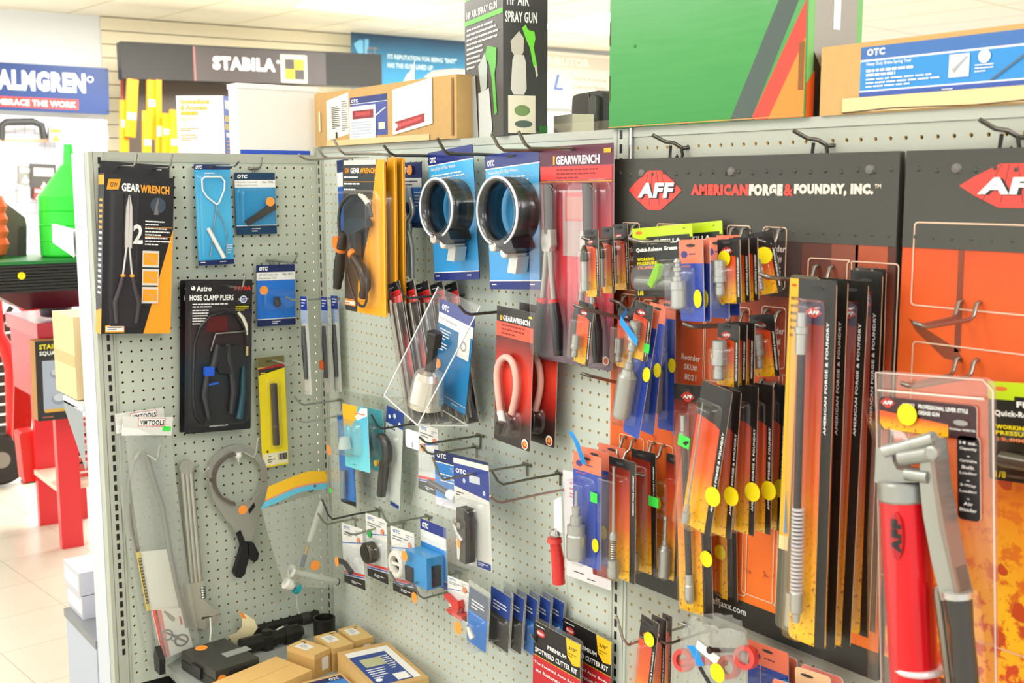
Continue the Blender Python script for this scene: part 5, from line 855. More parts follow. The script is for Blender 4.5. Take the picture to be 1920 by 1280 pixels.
f = fit((788,971), (836,996), (794,1085), 2.6, 'B', 0); o = empty('blister_pack', f.M, 'navy topped pack with a bright blue block in a clear box in the lower row', 'tool pack', 'hanging tool packs'); c = otc(Card(f.w, f.h, NAVY, .06, .15, P('D8D6CA')), P('24388A', .35), P('2590DA', .35), .17, .2, 2, None, .12, 0, None, .25); c.build('backing_card', o); g = MB().box(-f.w*.42, f.w*.42, -1.9, -.1, .3, f.h*.56, P('2E96D8', .3)); g.build('blue_block', o); MB().box(-f.w*.4, -f.w*.1, -2.05, -1.91, .4, 1.8, P('1E2630', .4)).build('black_peg', o); MB().box(f.w*.425, f.w*.46, -1.4, -.5, .5, 2.4, P('1A1E22', .4)).build('black_pin', o); blister(c, -.03, .3, 1.03, 1.02, 2.4, .3, None, .05).build('clear_blister', o); sticker(o, c, .25, .5, .5, STICKO, -2.43)
f = fit((839,1078), (879,1095), (843,1151), 3.0, 'B', 0); o, c = whitecard(f, 'small white pack with a red clip next to the stacked blue packs'); MB().prism([c.p(*a) for a in [(.1,.42),(.5,.55),(.75,.45),(.8,.6),(.7,.8),(.95,.8),(.9,.92),(.3,.86),(.15,.8),(.5,.75),(.45,.62),(.12,.5)]][::-1], -.7, -.1, P('D23A32', .3)).build('red_clip', o)
for b_, t_, k in (((712,956), (604,936), 'the leftmost lower white pack'), ((805,967), (712,950), 'the pack with the bright blue block'), ((667,972), (596,962), 'the leftmost lower card by the corner'), ((757,979), (648,997), 'the bronze ring pack'), ((861,1073), (732,1072), 'the white ring pack'), ((877,1101), (775,1096), 'the small white pack with red clip'), ((896,1116), (839,1110), 'the stacked clear blue packs')):
    hook(b_, t_, k, m=P('4E4E46', .4, .6) if 'leftmost lower white' in k else P('9A9C90', .35, .8))
# stack of small clear packs
f0 = fit((880,1098), (916,1109), (868,1193), 4.6, 'B', 0); names = ['front', 'second', 'third', 'fourth', 'fifth', 'last']
def small(f, label, front, dark):
    o = empty('blister_pack', f.M, label, 'tool pack', 'stacked small clear packs'); c = Card(f.w, f.h, P('3A3836' if dark else '2E78CC', .35), .05, .12, P('D6D8D2')); c.R(0, 0, 1, .42, P('24408E' if not front else '6A7280')).L(.15, .2, .85, 3, .06, WHITE)
    c.build('backing_card', o); MB().prism(rrect(-f.w/2-.25, -.2, f.w/2+.2, f.h+.5, .25), .06, .1, clear('clear_back', 'F4F6F4', .12, .12, .12)).build('clear_back', o); blister(c, -.3 if front else 0, .45, .95, 1.0, 1.3 if front else .5, .3).build('clear_blister', o)
    if front: q = c.p(.2, .66); disc(q[0], q[1], .55, -1.35, STICKO).build('price_sticker', o); x, z = c.p(.5,.6); MB().lathe([(0,.2), (1,.3)], P('D8D8D0', .3, .5), (x,-.9,z), (1,0,-1), 10).build('silver_bit', o)
    else: tb(c, [(.2,.95),(.7,.8)], -.3, .12, STEEL, 8).build('silver_bit', o)
    return o
small(f0, 'front small clear pack with a blue block and large orange sticker', True, False)
s1 = None
for i in range(1, 6):
    ff = offset(f0, .85+.82*i, .35+.72*i, .3-.02*i); small(ff, names[i]+' small clear pack in the stack behind the blue block pack', False, i in (1, 2, 4))
# spotweld cutter kits
f0 = fit((1001,1162), (1089,1199), (992,1338), 2.2, 'B', 0)
def spot(f, label):
    o = empty('cutter_kit', f.M, label, 'tool pack', 'black and red cutter kits'); c = Card(f.w, f.h, P('1E1A1A', .35), .06, .2, P('C8CAC4')); c.R(0, .34, 1, .345, YEL).R(0, .345, 1, 1, P('C82430', .35)).E(.16, .1, .55, P('D2323A'), .3).X('Blair', .16, .115, .03, WHITE, .03, .14, 'c').L(.05, .03, .4, 1, .02, WHITE)
    c.G([(.7,.0), (1,.0), (1,.22), (.85,.24), (.74,.17)], P('F6C41E')).X('3/8"', .76, .1, .035, P('4A4020'), .02, .17).L(.76, .13, .95, 2, .025, P('8A7420'))
    c.X('PREMIUM', .32, .215, .04, WHITE, .04, .4).X('SPOTWELD CUTTER KIT', .05, .305, .05, WHITE, .04, .9).X('The Essential Auto Body', .04, .43, .035, WHITE, .02, .9).X('and Restoration Tool', .07, .5, .035, WHITE, .02, .8); c.R(.45, .56, .65, .66, P('E8B8B0')); c.build('backing_card', o); MB().prism(rrect(-f.w/2-.1, -1, f.w/2+.2, f.h+.35, .3), .07, .1, TAB).build('clear_back', o); blister(c, -.02, .72, .95, 1.1, 1.4, .4).build('clear_blister', o)
    x, z = c.p(.3, .85); MB().lathe([(0,.8), (1.2,.8)], P('2A2826', .35), (x,-.8,z-.5), n=16).build('cutter', o); return o
o = spot(f0, 'front black and red cutter kit at the bottom of the long wall'); clone(o, offset(f0, 1.9, 1.5, .5), 'rear black and red cutter kit at the bottom of the long wall'); hook((1044,1195), (995,1188), 'the black and red cutter kits')
# ------------------------------------------------------------------ on the bottom deck
DZ = -7.38
def deckbox(name, label, cat, pts, h, mat, art=None, z=DZ):
    """pts: back-left, back-right, front-right of the top face in the picture, top at z+h"""
    A_, B_, C_ = [onZ(x, y, z+h) for x, y in pts]; ex = (B_-A_); ey = (A_-onZ(*pts[0], z+h)); v = (C_-B_); w = ex.length; d = v.length
    yaw = math.degrees(math.atan2(ex.y, ex.x)); M = at((A_.x+(C_.x-A_.x)*.5, A_.y+(C_.y-A_.y)*.5, z), yaw); o = empty(name, M, label, cat); return o, w, d, h
def topart(o, w, d, h, fn, name='top_print'):
    c = Card(w, d, KRAFT, .004, .02, KRAFT); fn(c); p = c.build(name, o); p.location = (0, -d/2*S, (h+.012)*S); p.rotation_euler.x = R(-90); return p
o, w, d, h = deckbox('kraft_carton', 'brown carton with a blue printed label lying at the right of the deck', 'carton', [(631,1223), (725,1203), (806,1270)], 2.4, KRAFT); MB().box(-w/2, w/2, -d/2, d/2, 0, h, P('D8B06C', .7, 0, 0, .1)).build('box_body', o)
topart(o, w, d, h, lambda c: c.R(.08, .08, .92, .92, P('F0EEE8')).R(.08, .2, .78, .92, P('24448E', .4)).R(.2, .3, .6, .5, P('B8B890')).L(.15, .55, .5, 5, .05, WHITE).L(.6, .3, .75, 7, .05, WHITE).R(.5, .75, .75, .9, P('F0EEE8')).E(.2, .82, .35, WHITE)) 
o, w, d, h = deckbox('kraft_carton', 'large plain flat brown carton in front of the black case', 'carton', [(470,1250), (545,1219), (603,1248)], 1.5, KRAFT)
w = 14; M = at((0,0,0)); MB().box(-w*.93, w*.07, -d/2, d/2, 0, h, P('DDB46E', .7, 0, 0, .1)).build('box_body', o); MB().box(-w*.93, w*.07, -.02, .02, h, h+.01, P('B98F4C')).build('lid_seam', o); o.location.x += (w*.43-w*.5)*0
o, w, d, h = deckbox('kraft_carton', 'brown carton with a bright blue label at the bottom edge of the photo', 'carton', [(560,1281), (632,1263), (680,1290)], 1.2, KRAFT); MB().box(-w/2, w/2, -d/2, d/2, 0, h, P('D8B06C', .7)).build('box_body', o); topart(o, w, d, h, lambda c: c.R(.08, .1, .95, .95, P('2E7ED0', .35)).R(.08, .1, .95, .3, NAVY).X('OTC', .6, .27, .12, WHITE, .05, .25).X('Heavy', .12, .5, .12, WHITE, .02, .3))
for pts, lb in (([(541,1210),(571,1197),(617,1216)], 'left'), ([(592,1192),(630,1182),(660,1207)], 'middle'), ([(635,1179),(669,1171),(699,1194)], 'right')):
    o, w, d, h = deckbox('small_carton', lb+' small brown carton with a white label standing on the deck', 'carton', pts, 2.4, KRAFT); o['group'] = 'small brown cartons on the deck'; MB().box(-w/2, w/2, -d/2, d/2, 0, h, P('C9A05C', .7, 0, 0, .1)).build('box_body', o); MB().box(-w/2-.02, w/2+.02, -d/2-.02, d/2+.02, h-.5, h, P('D8B26E', .7)).build('box_lid', o)
    topart(o, w, d, h, lambda c: c.R(0, 0, 1, 1, P('DDB874', .7)).R(.15, .15, .7, .6, P('F0EEE6')).L(.3, .25, .6, 4, .08, P('9A9A96')).L(.65, .1, .95, 2, .1, INK))
    MB().prism(rrect(-w*.05, h*.2, w*.35, h*.75, .1), -d/2-.03, -d/2-.01, P('EDEBE2')).build('side_label', o)
# black case
o, w, d, h = deckbox('hard_case', 'black plastic case with orange stickers and a grey plate on the deck', 'tool case', [(336,1221), (418,1196), (490,1231)], 1.9, BLACK); CASEM = P('2E2E2A', .45, 0, 0, .25, 90)
MB().box(-w/2, w/2, -d/2, d/2, 0, .95, CASEM).build('case_base', o); MB().box(-w/2+.06, w/2-.06, -d/2+.06, d/2-.06, 1.0, h, P('3A3A35', .45, 0, 0, .25, 90)).build('case_lid', o); MB().box(-.9, .9, -d/2-.25, -d/2, .35, 1.5, P('201F1D', .4)).box(-.45, .45, -d/2-.3, -d/2-.25, .6, 1.1, P('3A3936')).build('latch', o); MB().box(-w/2-.25, -w/2, -.9, .9, .35, 1.5, P('201F1D', .4)).build('side_latch', o)
topart(o, w, d, h, lambda c: c.R(.0, .0, 0, 0, BLACK), 'label_plate') if False else None
MB().box(.1, 2.9, -1.2, .0, h, h+.03, P('A9AEA8', .35, .3)).build('label_plate', o); MB().lathe([(0,.62), (.03,.62)], STICKO, (-.6,d/2-.75,h), n=20).build('orange_sticker', o); MB().lathe([(0,.5), (.03,.5)], STICKO, (-w*.36,-d/2-.0,.9), (0,-1,0), 20).build('orange_sticker', o)
tie = onZ(394, 1200, DZ+2); o = empty('zip_tie', at((tie.x, tie.y, DZ+1.95)), 'pale zip tie end sticking up behind the black case', 'zip tie'); MB().tube([(0,0,0), (-.15,.2,1), (-.5,.3,2.3)], .11, P('D4D6CC', .4), 6).build('strap', o)
# manila tag
o = empty('manila_tag', at(onZ(450, 1196, DZ+1.2)), 'curled manila paper tag with an orange tip standing behind the black case', 'label'); Mi = o.matrix_world.inverted(); dA = onZ(450, 1196, DZ+1.2).x
T4 = lambda x, y: Mi @ W(onA(x, y, dA)) / S
Lp = [(447,1145),(451,1158),(449,1172),(440,1184),(427,1192)]; Rp = [(462,1152),(474,1160),(479,1173),(470,1190),(440,1205)]; g = MB(); vs = []
for i, (a, b_) in enumerate(zip(Lp, Rp)):
    A_ = T4(*a); B_ = T4(*b_); A_.x += .6*math.sin(i*.8); B_.x += .6*math.sin(i*.8); vs += [A_, B_]
g.add(vs, [(2*i, 2*i+1, 2*i+3, 2*i+2) for i in range(4)], P('EBDDAE', .7), True); g.build('paper', o); MB().poly([T4(447,1145)+Vector((.12,0,0)), T4(462,1153)+Vector((.12,0,0)), T4(460,1158)+Vector((.4,0,0)), T4(451,1156)+Vector((.4,0,0))], P('F58A2E')).build('orange_tip', o)
# black tubes
def rod(name, label, cat, a, b_, r, z, mat=None, parts=()):
    A_ = onZ(*a, z); B_ = onZ(*b_, z); o = empty(name, at((A_.x, A_.y, DZ)), label, cat); q = Vector((0,0,z-DZ)); v = B_-A_
    MB().tube([q, q+v], r, mat or P('262520', .35, .3), 14).build('tube', o); return o, q, v
o, q, v = rod('black_tube', 'long thin black steel tube lying along the end panel on the deck', 'tube', (470,1182), (595,1152), .62, DZ+.65); MB().tube([q+v*.74, q+v*.86], .7, P('3A3934', .4), 14).build('sleeve', o)
p = q+v*.8; MB().tube([p+Vector((0, .75*math.cos(t*.52), .75*math.sin(t*.52))) for t in range(13)], .1, P('CDD0C4', .4), 6).build('zip_strap', o)
o, q, v = rod('black_tube', 'thick black steel puller tube with a bolt block lying on the deck', 'tube', (452,1212), (560,1183), .85, DZ+.9); MB().tube([q+v*.72, q+v*.82], 1.05, P('1E1D1A', .4), 14).build('collar', o); MB().tube([q+v*1.0, q+v*1.06], .55, P('32312C', .4), 12).build('stub', o)
p = q+v*.66; MB().lathe([(0,.75), (1.5,.75), (1.6,.55), (2.1,.55)], P('201F1B', .4), (p.x+.3, p.y-1.6, 0), n=6, smooth=False).build('bolt_block', o); p = q+v*.7; MB().tube([p+Vector((.1, 1.0*math.cos(t*.52), 1.0*math.sin(t*.52))) for t in range(13)], .1, P('CDD0C4', .4), 6).build('zip_strap', o)
cu = onZ(610, 1190, DZ); o = empty('black_cup', at((cu.x+.4, cu.y-.3, DZ)), 'short black open pipe cup standing in the corner of the deck', 'pipe cup'); MB().lathe([(0,1.15), (2.1,1.2), (2.2,1.2), (2.2,1.0), (.2,.95), (.2,0)], P('26251F', .4, .3), n=28).build('cup_wall', o)
o = empty('pouch_clip', at(onZ(303, 1262, DZ+.2)), 'small black clip at the foot of the bagged bars', 'clip'); MB().prism([(-1.2,0), (.3,0), (.4,1.6), (-.8,2.6), (-1.3,1.5)], -.3, .3, P('1C1B18', .4)).build('clip_body', o)
# ------------------------------------------------------------------ the orange header boards
def wood(name, stops, **k): return grad(name, stops, **k)
BOARD = grad('board_rust', [(0, 'F0781C'), (.3, 'EE6A1A'), (.52, 'E2581C'), (.66, 'A8431E'), (.78, '5A2C20'), (1, '43302A')], nz=.28, nscale=5, rough=.6, speck=('8A2C0E', 26, .6, .7, .2))
BOARD2 = grad('board_rust_right', [(0, 'FBB40E'), (.22, 'FDC80F'), (.4, 'F28A14'), (.6, 'EE6418'), (.8, 'D8501C'), (1, '7A3A26')], nz=.3, nscale=9, rough=.6, speck=('D2480E', 34, .5, .6, .15))
HEADM = grad('board_header', [(0, '45453D'), (1, '3D3D37')], nz=.6, nscale=9, rough=.5)
BZ0, BZ1 = 11.95, 42.9
def board(x0, x1, label, mat):
    o = empty('header_board', at(((x0+x1)/2, -1.0, BZ0)), label, 'display board'); w, h = x1-x0, BZ1-BZ0
    c = Card(w, h, mat, .45, .1, P('3A3834'))
    r = Card(w, 5.3, HEADM, .03, .05, HEADM); h0 = h; h = 5.3; MB().box(-w/2, w/2, -.02, .0, 0, 1.75, P('282824', .4)).build('foot_band', o)
    for i in range(int(w/1.1)): r.lathe([(0,.16), (.07,.11), (.09,0)], HEADM, (-w/2+.8+i*1.13, 0, h-1.0-.1*(i % 2)), (0,-1,0), 8)
    for i in range(int(w/1.1)): r.lathe([(0,.12), (.05,.07), (.06,0)], HEADM, (-w/2+.8+i*1.13, 0, h-4.7), (0,-1,0), 8)
    for x in (-w*.37, -w*.02, w*.42): r.lathe([(0,.32), (.14,.25), (.18,0)], P('6A6862', .4), (x, 0, h-1.0), (0,-1,0), 8, False)
    h = h0; q = r.build('header_band', o); q.location = (0, -.04*S, (h-5.3)*S); return o, w, h, c
def afflogo(mb, x, z, w, h, y, m=None):
    """red globe diamond with white slanted letters"""
    rm = m or P('D84034', .35); pts = [(x-w/2,z), (x-w*.36,z-h*.2), (x-w*.12,z-h*.47), (x+w*.12,z-h*.47), (x+w*.36,z-h*.2), (x+w/2,z), (x+w*.36,z+h*.2), (x+w*.12,z+h*.47), (x-w*.12,z+h*.47), (x-w*.36,z+h*.2)]
    mb.poly([(a, y, b) for a, b in pts], rm)
    for t in (-.28, -.1, .1, .28): mb.poly([(x+w*t*1.0-.02, y-.004, z-h*.36), (x+w*t+.02, y-.004, z-h*.36), (x+w*t*.4+.02, y-.004, z+h*.45), (x+w*t*.4-.02, y-.004, z+h*.45)], P('5A1C1C'))
    mb.text('AFF', x+.03*w, z-h*.2, h*.36, y-.008, INK, .07, w*.66, 'c', 0, .22); mb.text('AFF', x, z-h*.18, h*.36, y-.012, WHITE, .05, w*.64, 'c', 0, .22)
o, w, h, bc = board(48.95, 72.85, 'left orange and dark header board with the red globe emblem and web address', BOARD)
Mi = o.matrix_world.inverted()
def bl(x, y, d=1.05): v = Mi @ W(onB(x, y, d)) / S; return v.x, v.z
g = MB(); L1 = bl(1178,354); L2 = bl(1280,358); T_ = bl(1228,317); B0 = bl(1228,396); afflogo(g, (L1[0]+L2[0])/2, (T_[1]+B0[1])/2, (L2[0]-L1[0])*.97, T_[1]-B0[1], -.08); g.build('emblem', o); g = bc
a = bl(1296,366); b_ = bl(1648,370); wt = b_[0]-a[0]; zz = a[1]; hh = bl(1300,345)[1]-bl(1300,366)[1]
WARM = P('F4E6D0', .4)
g.text('AMERICAN', a[0], zz, hh, -.08, P('DC4436', .4), .08, wt*.34, 'l'); g.text('FORGE', a[0]+wt*.345, zz, hh, -.08, WARM, .08, wt*.185); g.text('&', a[0]+wt*.535, zz, hh, -.08, P('DC4436', .4), .04, wt*.05); g.text('FOUNDRY, INC.', a[0]+wt*.59, zz, hh, -.08, WARM, .08, wt*.385); g.text('TM', a[0]+wt*.98, zz+hh*.65, hh*.3, -.08, WARM, .02)
a = bl(1330,1143); b_ = bl(1398,1168); g.text('www.affjaxx.com', b_[0], .7, .62, -.06, WHITE, .012, 4.6, 'r')
# outlined fields on the board
g = MB(); FR = P('E8C4A8', .5)
def frame(g, x0, y0, x1, y1, lw=.07, bl=bl, m=FR):
    p0 = bl(x0, y0); p1 = bl(x1, y1); a = rrect(p0[0], p1[1], p1[0], p0[1], .25); i = rrect(p0[0]+lw, p1[1]+lw, p1[0]-lw, p0[1]-lw, .2); n = len(a)
    g.add([(q[0], -.05, q[1]) for q in a+i], [(k, (k+1) % n, n+(k+1) % n, n+k) for k in range(n)], m)
for q in [(1166,416,1198,546), (1231,418,1309,560), (1363,421,1404,560), (1430,424,1472,544), (1164,549,1198,690), (1206,560,1320,770), (1363,572,1403,720), (1428,572,1471,693), (1320,570,1360,720), (1161,811,1205,1000), (1213,824,1259,1010), (1515,482,1582,900), (1588,488,1660,1080), (1360,690,1398,1120), (1401,690,1455,1135), (1460,700,1490,1150)]: frame(g, *q)
g.build('field_outline', o); g = bc; WF = P('F6E8DC', .4)
def reorder(x, y, sku, wpx=30):
    q = bl(x, y); 
    for i, t in enumerate(('Reorder', 'SKU#', sku)): g.text(t, q[0], q[1]-i*.68, .42, -.05, WF, .02, {'Reorder': 1.75, 'SKU#': 1.2}.get(t, 1.1), 'c')
reorder(1295, 676, '8021'); reorder(1178, 472, '8037'); reorder(1452, 472, '8015'); reorder(1450, 625, '8033'); reorder(1237, 938, '8039')
g = bc
for x0, y0, x1, y1, hexc in ((1205,400,1300,440,'8A4628'), (1150,470,1200,560,'9A4A22'), (1560,425,1605,560,'8A4630'), (1605,430,1660,560,'B4502A'), (1150,560,1166,800,'C25A26'), (1385,440,1500,560,'3E2A26'), (1166,880,1262,1075,'E89A14')): p0 = bl(x0, y0); p1 = bl(x1, y1); g.poly([(p0[0],-.012,p1[1]), (p1[0],-.012,p1[1]), (p1[0],-.012,p0[1]), (p0[0],-.012,p0[1])], P(hexc, .5, 0, 0, .35, 30))
bc.build('printed_board', o)
o, w, h, bc = board(73.25, 97.2, 'right orange header board cut by the photo edge', BOARD2); Mi = o.matrix_world.inverted()
g = MB(); L1 = bl(1802,350); T_ = bl(1872,304); B0 = bl(1872,392); ww = 6.0; afflogo(g, L1[0]+ww/2-.1, (T_[1]+B0[1])/2, ww, T_[1]-B0[1], -.08); g.build('emblem', o); bc.text('AMERICAN', L1[0]+ww+.8, (T_[1]+B0[1])/2-.5, 1, -.08, P('DC4436', .4), .04, 5)
g = MB(); frame(g, 1714, 415, 2000, 600, .08); frame(g, 1711, 638, 2000, 1260, .08); g.build('field_outline', o)
g = bc
for pts, hexc in (([(1779,400),(1838,402),(1836,440),(1830,462),(1796,462),(1778,430)], '4A3028'), ([(1797,462),(1808,462),(1800,660),(1788,660)], '8A3E22'), ([(1702,596),(1760,632),(1795,655),(1806,680),(1770,672),(1716,620)], '8A4020')): g.poly([(bl(*p)[0], -.012, bl(*p)[1]) for p in pts][::-1], P(hexc, .5, 0, 0, .35, 30))
for k in range(8):
    rnd = random.Random(k); x = 1860+rnd.random()*80; y = 840+rnd.random()*420; p = bl(x, y); r_ = .15+.5*rnd.random(); g.poly([(p[0]+r_*math.cos(a)*(.6+.6*rnd.random()), -.012-k*.0003, p[1]+r_*math.sin(a)*(.6+.6*rnd.random())) for a in [i*.698 for i in range(9)]], P('C84A10', .5))
bc.build('printed_board', o)
# ------------------------------------------------------------------ board clips and prong hooks
for i, (x, y) in enumerate(((1278,281), (1548,277), (1904,262))):
    p = onB(x, y, .2); q = onB(x-22, y-10, 1.6); o = empty('board_clip', at((p.x, -.1, p.z)), ['left', 'middle', 'right'][i]+' curled dark wire clip on the perforated top strip', 'hook', 'wire clips above the boards')
    MB().tube([(.5,.2,.15), (.3,-.3,.1), (-.1,-.7,.45), (-.5,-1.2,.55), (-.9,-2.0,1.0)], .13, P('5E5A52', .3, .8), 8).build('rod', o); MB().tube([(-.35,-.8,.3), (-.5,-.7,-.5), (-.2,-.6,-.75), (.1,-.6,-.4), (.25,-.5,-.7), (.4,-.4,-.4), (.3,-.45,.2)], .11, P('3A3833', .3, .8), 8).build('clip_loop', o)
PR = P('9A9690', .3, .9)
def prong(b1, b2, tip, label, m=PR):
    """two-legged hook: both legs leave the board and join at the tip"""
    p1 = onB(*b1, 1.2); p2 = onB(*b2, 1.2); mid = (p1+p2)/2; t = hit(*tip, (1,0,0), mid); o = empty('prong_hook', at(mid), label, 'hook', 'double prong hooks on the orange boards')
    hw = (p2.x-p1.x)/2; L_ = mid.y-t.y; dz_ = t.z-mid.z; g = MB()
    g.tube([(-hw,.15,.1), (-hw,-.15,0), (-hw,-.35,-.6), (-hw*.9,-.7,-.8), (-hw*.35,-L_+.8,dz_-.25), (0,-L_,dz_), (hw*.35,-L_+.8,dz_-.25), (hw*.9,-.7,-.8), (hw,-.35,-.6), (hw,-.15,0), (hw,.15,.1)], .12, m, 8); g.build('prong_wire', o)
for b1, b2, tip, lb in (((1172,424),(1189,424),(1092,445),'prong hook holding the three rubber tipped coupler packs'), ((1171,558),(1192,560),(1145,562),'prong hook with a rounded end over the blue taped pack'), ((1187,578),(1196,578),(1077,572),'thin prong hook holding the lone coupler pack'), ((1173,696),(1178,696),(1090,700),'bare prong hook beside the tall blue packs'),
    ((1242,428),(1290,430),(1180,447),'prong hook holding the lime and black packs'), ((1374,430),(1394,430),(1347,460),'prong hook holding the upper stickered orange packs'), ((1440,432),(1462,432),(1423,450),'prong hook at the right end of the upper orange packs'), ((1229,565),(1247,565),(1208,605),'low prong hook in front of the tall blue packs'), ((1374,585),(1394,585),(1282,607),'long prong hook holding the lower orange packs'), ((1436,585),(1460,585),(1405,605),'prong hook at the right end of the lower orange packs'),
    ((1170,822),(1188,826),(1145,872),'prong hook holding the spring coupler packs'), ((1224,833),(1243,837),(1195,888),'prong hook ahead of the spring coupler packs'), ((1428,716),(1454,716),(1425,522),'thin straight prong hook over the long needle packs') if False else ((1428,716),(1454,716),(1405,738),'prong hook holding the long needle packs'), ((1530,500),(1558,503),(1424,513),'long prong hook holding the long hose packs'), ((1611,504),(1639,508),(1590,534),'prong hook at the right end of the long hose packs'), ((1800,566),(1834,571),(1714,605),'empty double prong hook on the right board'), ((1796,673),(1829,678),(1690,718),'prong hook holding the grease gun pack')):
    prong(b1, b2, tip, lb)
# ------------------------------------------------------------------ goods on the orange boards
def fitting(kind, o, x, z, y, s=1):
    Z2 = P('ABADA8', .3, .6); g = MB()
    if kind == 'socket': g.lathe([(0,.22), (.1,.3), (.5,.3), (.55,.26), (.75,.26), (.8,.42), (1.1,.42), (1.15,.38), (2.0,.38), (2.05,.3)], Z2, (x,y,z), n=16)
    elif kind == 'coupler': g.lathe([(0,.62), (.2,.66), (1.6,.66), (1.7,.6), (2.3,.6), (2.4,.4), (2.9,.4), (3,.25), (3.5,.3), (3.6,.12), (4.6,.1)], Z2, (x,y,z), n=18)
    elif kind == 'plug': g.lathe([(0,.55), (.15,.62), (1.5,.62), (1.6,.66), (2.2,.66), (2.3,.45), (2.6,.45), (2.7,.28), (3.0,.28), (3.1,.4), (3.35,.4), (3.45,.25), (3.7,.25), (3.8,.36), (4.1,.2)], Z2, (x,y,z), n=18)
    elif kind == 'long': g.lathe([(0,.72), (.2,.78), (3.6,.8), (3.8,.62), (4.2,.5), (4.3,.35), (4.8,.35), (4.9,.22), (7.4,.2), (7.6,.3), (8,.2)], Z2, (x,y,z), n=18)
    elif kind == 'nozzle': g.lathe([(0,.3), (.6,.32), (.65,.26), (2.1,.28)], Z2, (x,y,z), n=14)
    elif kind == 'needle': g.lathe([(0,.38), (.9,.38), (1,.22), (1.6,.22), (1.7,.1), (9,.075), (11,.05)], Z2, (x,y,z), n=12)
    elif kind == 'springcoup':
        g.lathe([(0,.5), (.2,.56), (.9,.56), (.95,.5), (1.6,.52), (1.7,.25)], Z2, (x,y,z), n=16)
        for i in range(8): g.lathe([(1.75+i*.22,.26), (1.83+i*.22,.33), (1.91+i*.22,.26)], Z2, (x,y,z), n=12)
        g.lathe([(3.5,.25), (3.6,.4), (4.1,.36), (4.3,.16), (10.2,.12), (10.4,.2)], Z2, (x,y,z), n=14)
    g.v = [Vector((x+(v.x-x)*s, y+(v.y-y)*s, z+(v.z-z)*s)) for v in g.v]
    p = g.build('metal_fitting', o)
    if kind == 'nozzle': MB().lathe([(2.1*s,.3*s), (2.2*s,.34*s), (2.9*s,.26*s), (3.3*s,.1*s)], P('2A3018', .4), (x,y,z), n=14).build('rubber_tip', p)
    return p
AFFC = INK
def affpack(f, label, item=None, at_=(.4,.85), s=1, D=.8, bl_=(.06,.3,.74,.96), sticker_=None, group='orange grease fitting packs', st=None, logo=True, strip=.8, long=False):
    o = empty('fitting_pack', f.M, label, 'fitting pack', group); c = Card(f.w, f.h, NZFIRE if long else FIRE, .05, .14, P('C9B79A')); t = min(.24, 1.2/f.h*f.w/1.0) if not long else .07
    c.G([(0,0), (1,0), (1,t*1.25), (.6,t*1.05), (0,t*.95)], P('2A2826', .3)).R(strip, 0, 1, 1, P('211F1E', .3)); zz = (1-t*.75)*f.h; lw = min(f.w*.5, 1.3)
    if logo: c.lay(); afflogo(c, -f.w*.08, zz, lw, lw*.55, -.006*(c.k+1)); c.k += 4
    rl = min(.62, 5.2/f.h) if not long else .33
    c.X('AMERICAN FORGE & FOUNDRY', (strip+1)/2+.05*(1-strip)/.2, t+rl+.04, .07*f.w/f.h if not long else .055*f.w/f.h, WHITE, .03, (f.h*rl)/f.w, 'l', R(90))
    c.slot(.42, min(.05, .35/f.h), min(.38, f.w*.2)); c.build('backing_card', o)
    if item: x, z = c.p(*at_); fitting(item, o, x, z, -D*.5, s)
    blister(c, *bl_, D, .25).build('clear_blister', o)
    if sticker_: sticker(o, c, sticker_[0], sticker_[1], sticker_[2], STICKY, -.12 if sticker_[0] > .75 else -.1)
    return o, c
def stack(f, o, n, dx, dy, dz, labels, yaw=0): return [clone(o, offset(f, dx*(i+1), dy*(i+1), dz*(i+1), yaw*(i+1)), labels[i], ('metal_fitting',)) for i in range(n)]
# three tipped couplers + lone one
for (tl, tr, bl_, d, lb) in (((1096,431),(1121,432),(1101,556),5.0,'left rubber tipped coupler pack in front of the red pliers pack'), ((1127,426),(1150,428),(1132,549),3.4,'middle rubber tipped coupler pack in front of the red pliers pack'), ((1148,421),(1176,424),(1156,543),2.2,'right rubber tipped coupler pack beside the lime pack')):
    f = fit(tl, tr, bl_, d, 'B', 0); o, c = affpack(f, lb, 'nozzle', (.3,.9), .95, .9, (-.02,.28,.72,.97))
f = fit((1086,562), (1114,572), (1076,676), 5.2, 'B', 0); affpack(f, 'lone coupler pack with a yellow corner hanging below the tipped couplers', 'socket', (.35,.9), .8, .9, (-.02,.25,.7,.95))
# lime and black quick release packs
f0 = fit((1185,429), (1297,430), (1199,557), 2.6, 'B', 0)
def lime(f, label):
    o = empty('coupler_pack', f.M, label, 'coupler pack', 'lime and black coupler packs'); c = Card(f.w, f.h, P('1C221C', .35), .06, .15, P('C8D84A')); c.R(0, 0, 1, .18, P('BEDC1A', .35)).E(.12, .07, .35, P('E07A2A'), .12).L(.86, .05, .95, 1, .03, INK).R(.24, .14, .96, .24, P('1C221C', .35))
    c.X('FLEXZILLA', .26, .245, .06, WHITE, .05, .56).X('Quick-Release Grease Coupler', .06, .36, .075, WHITE, .05, .98).X('WORKING', .07, .475, .045, YEL, .05, .3).X('PRESSURE:', .07, .535, .045, YEL, .05, .36).X('15,000 psi', .08, .605, .05, P('F07A22'), .05, .42).X('1/8', .06, .97, .07, YEL, .05, .1).L(.65, .93, .9, 1, .03, YEL); c.build('backing_card', o)
    a = c.p(.16, .76); b_ = c.p(.9, .82); MB().tube([(a[0],-.5,a[1]), (b_[0],-.5,b_[1])], [.42,.36], P('6E726A', .2, .6), 14).build('coupler_body', o); MB().prism([c.p(*q) for q in [(.56,.55),(.6,.52),(.64,.55),(.58,.74),(.48,.86),(.42,.8)]][::1], -1.1, -.7, P('8FD01E', .35)).build('lime_lever', o); blister(c, .1, .5, .95, .93, 1.1, .8).build('clear_blister', o); return o
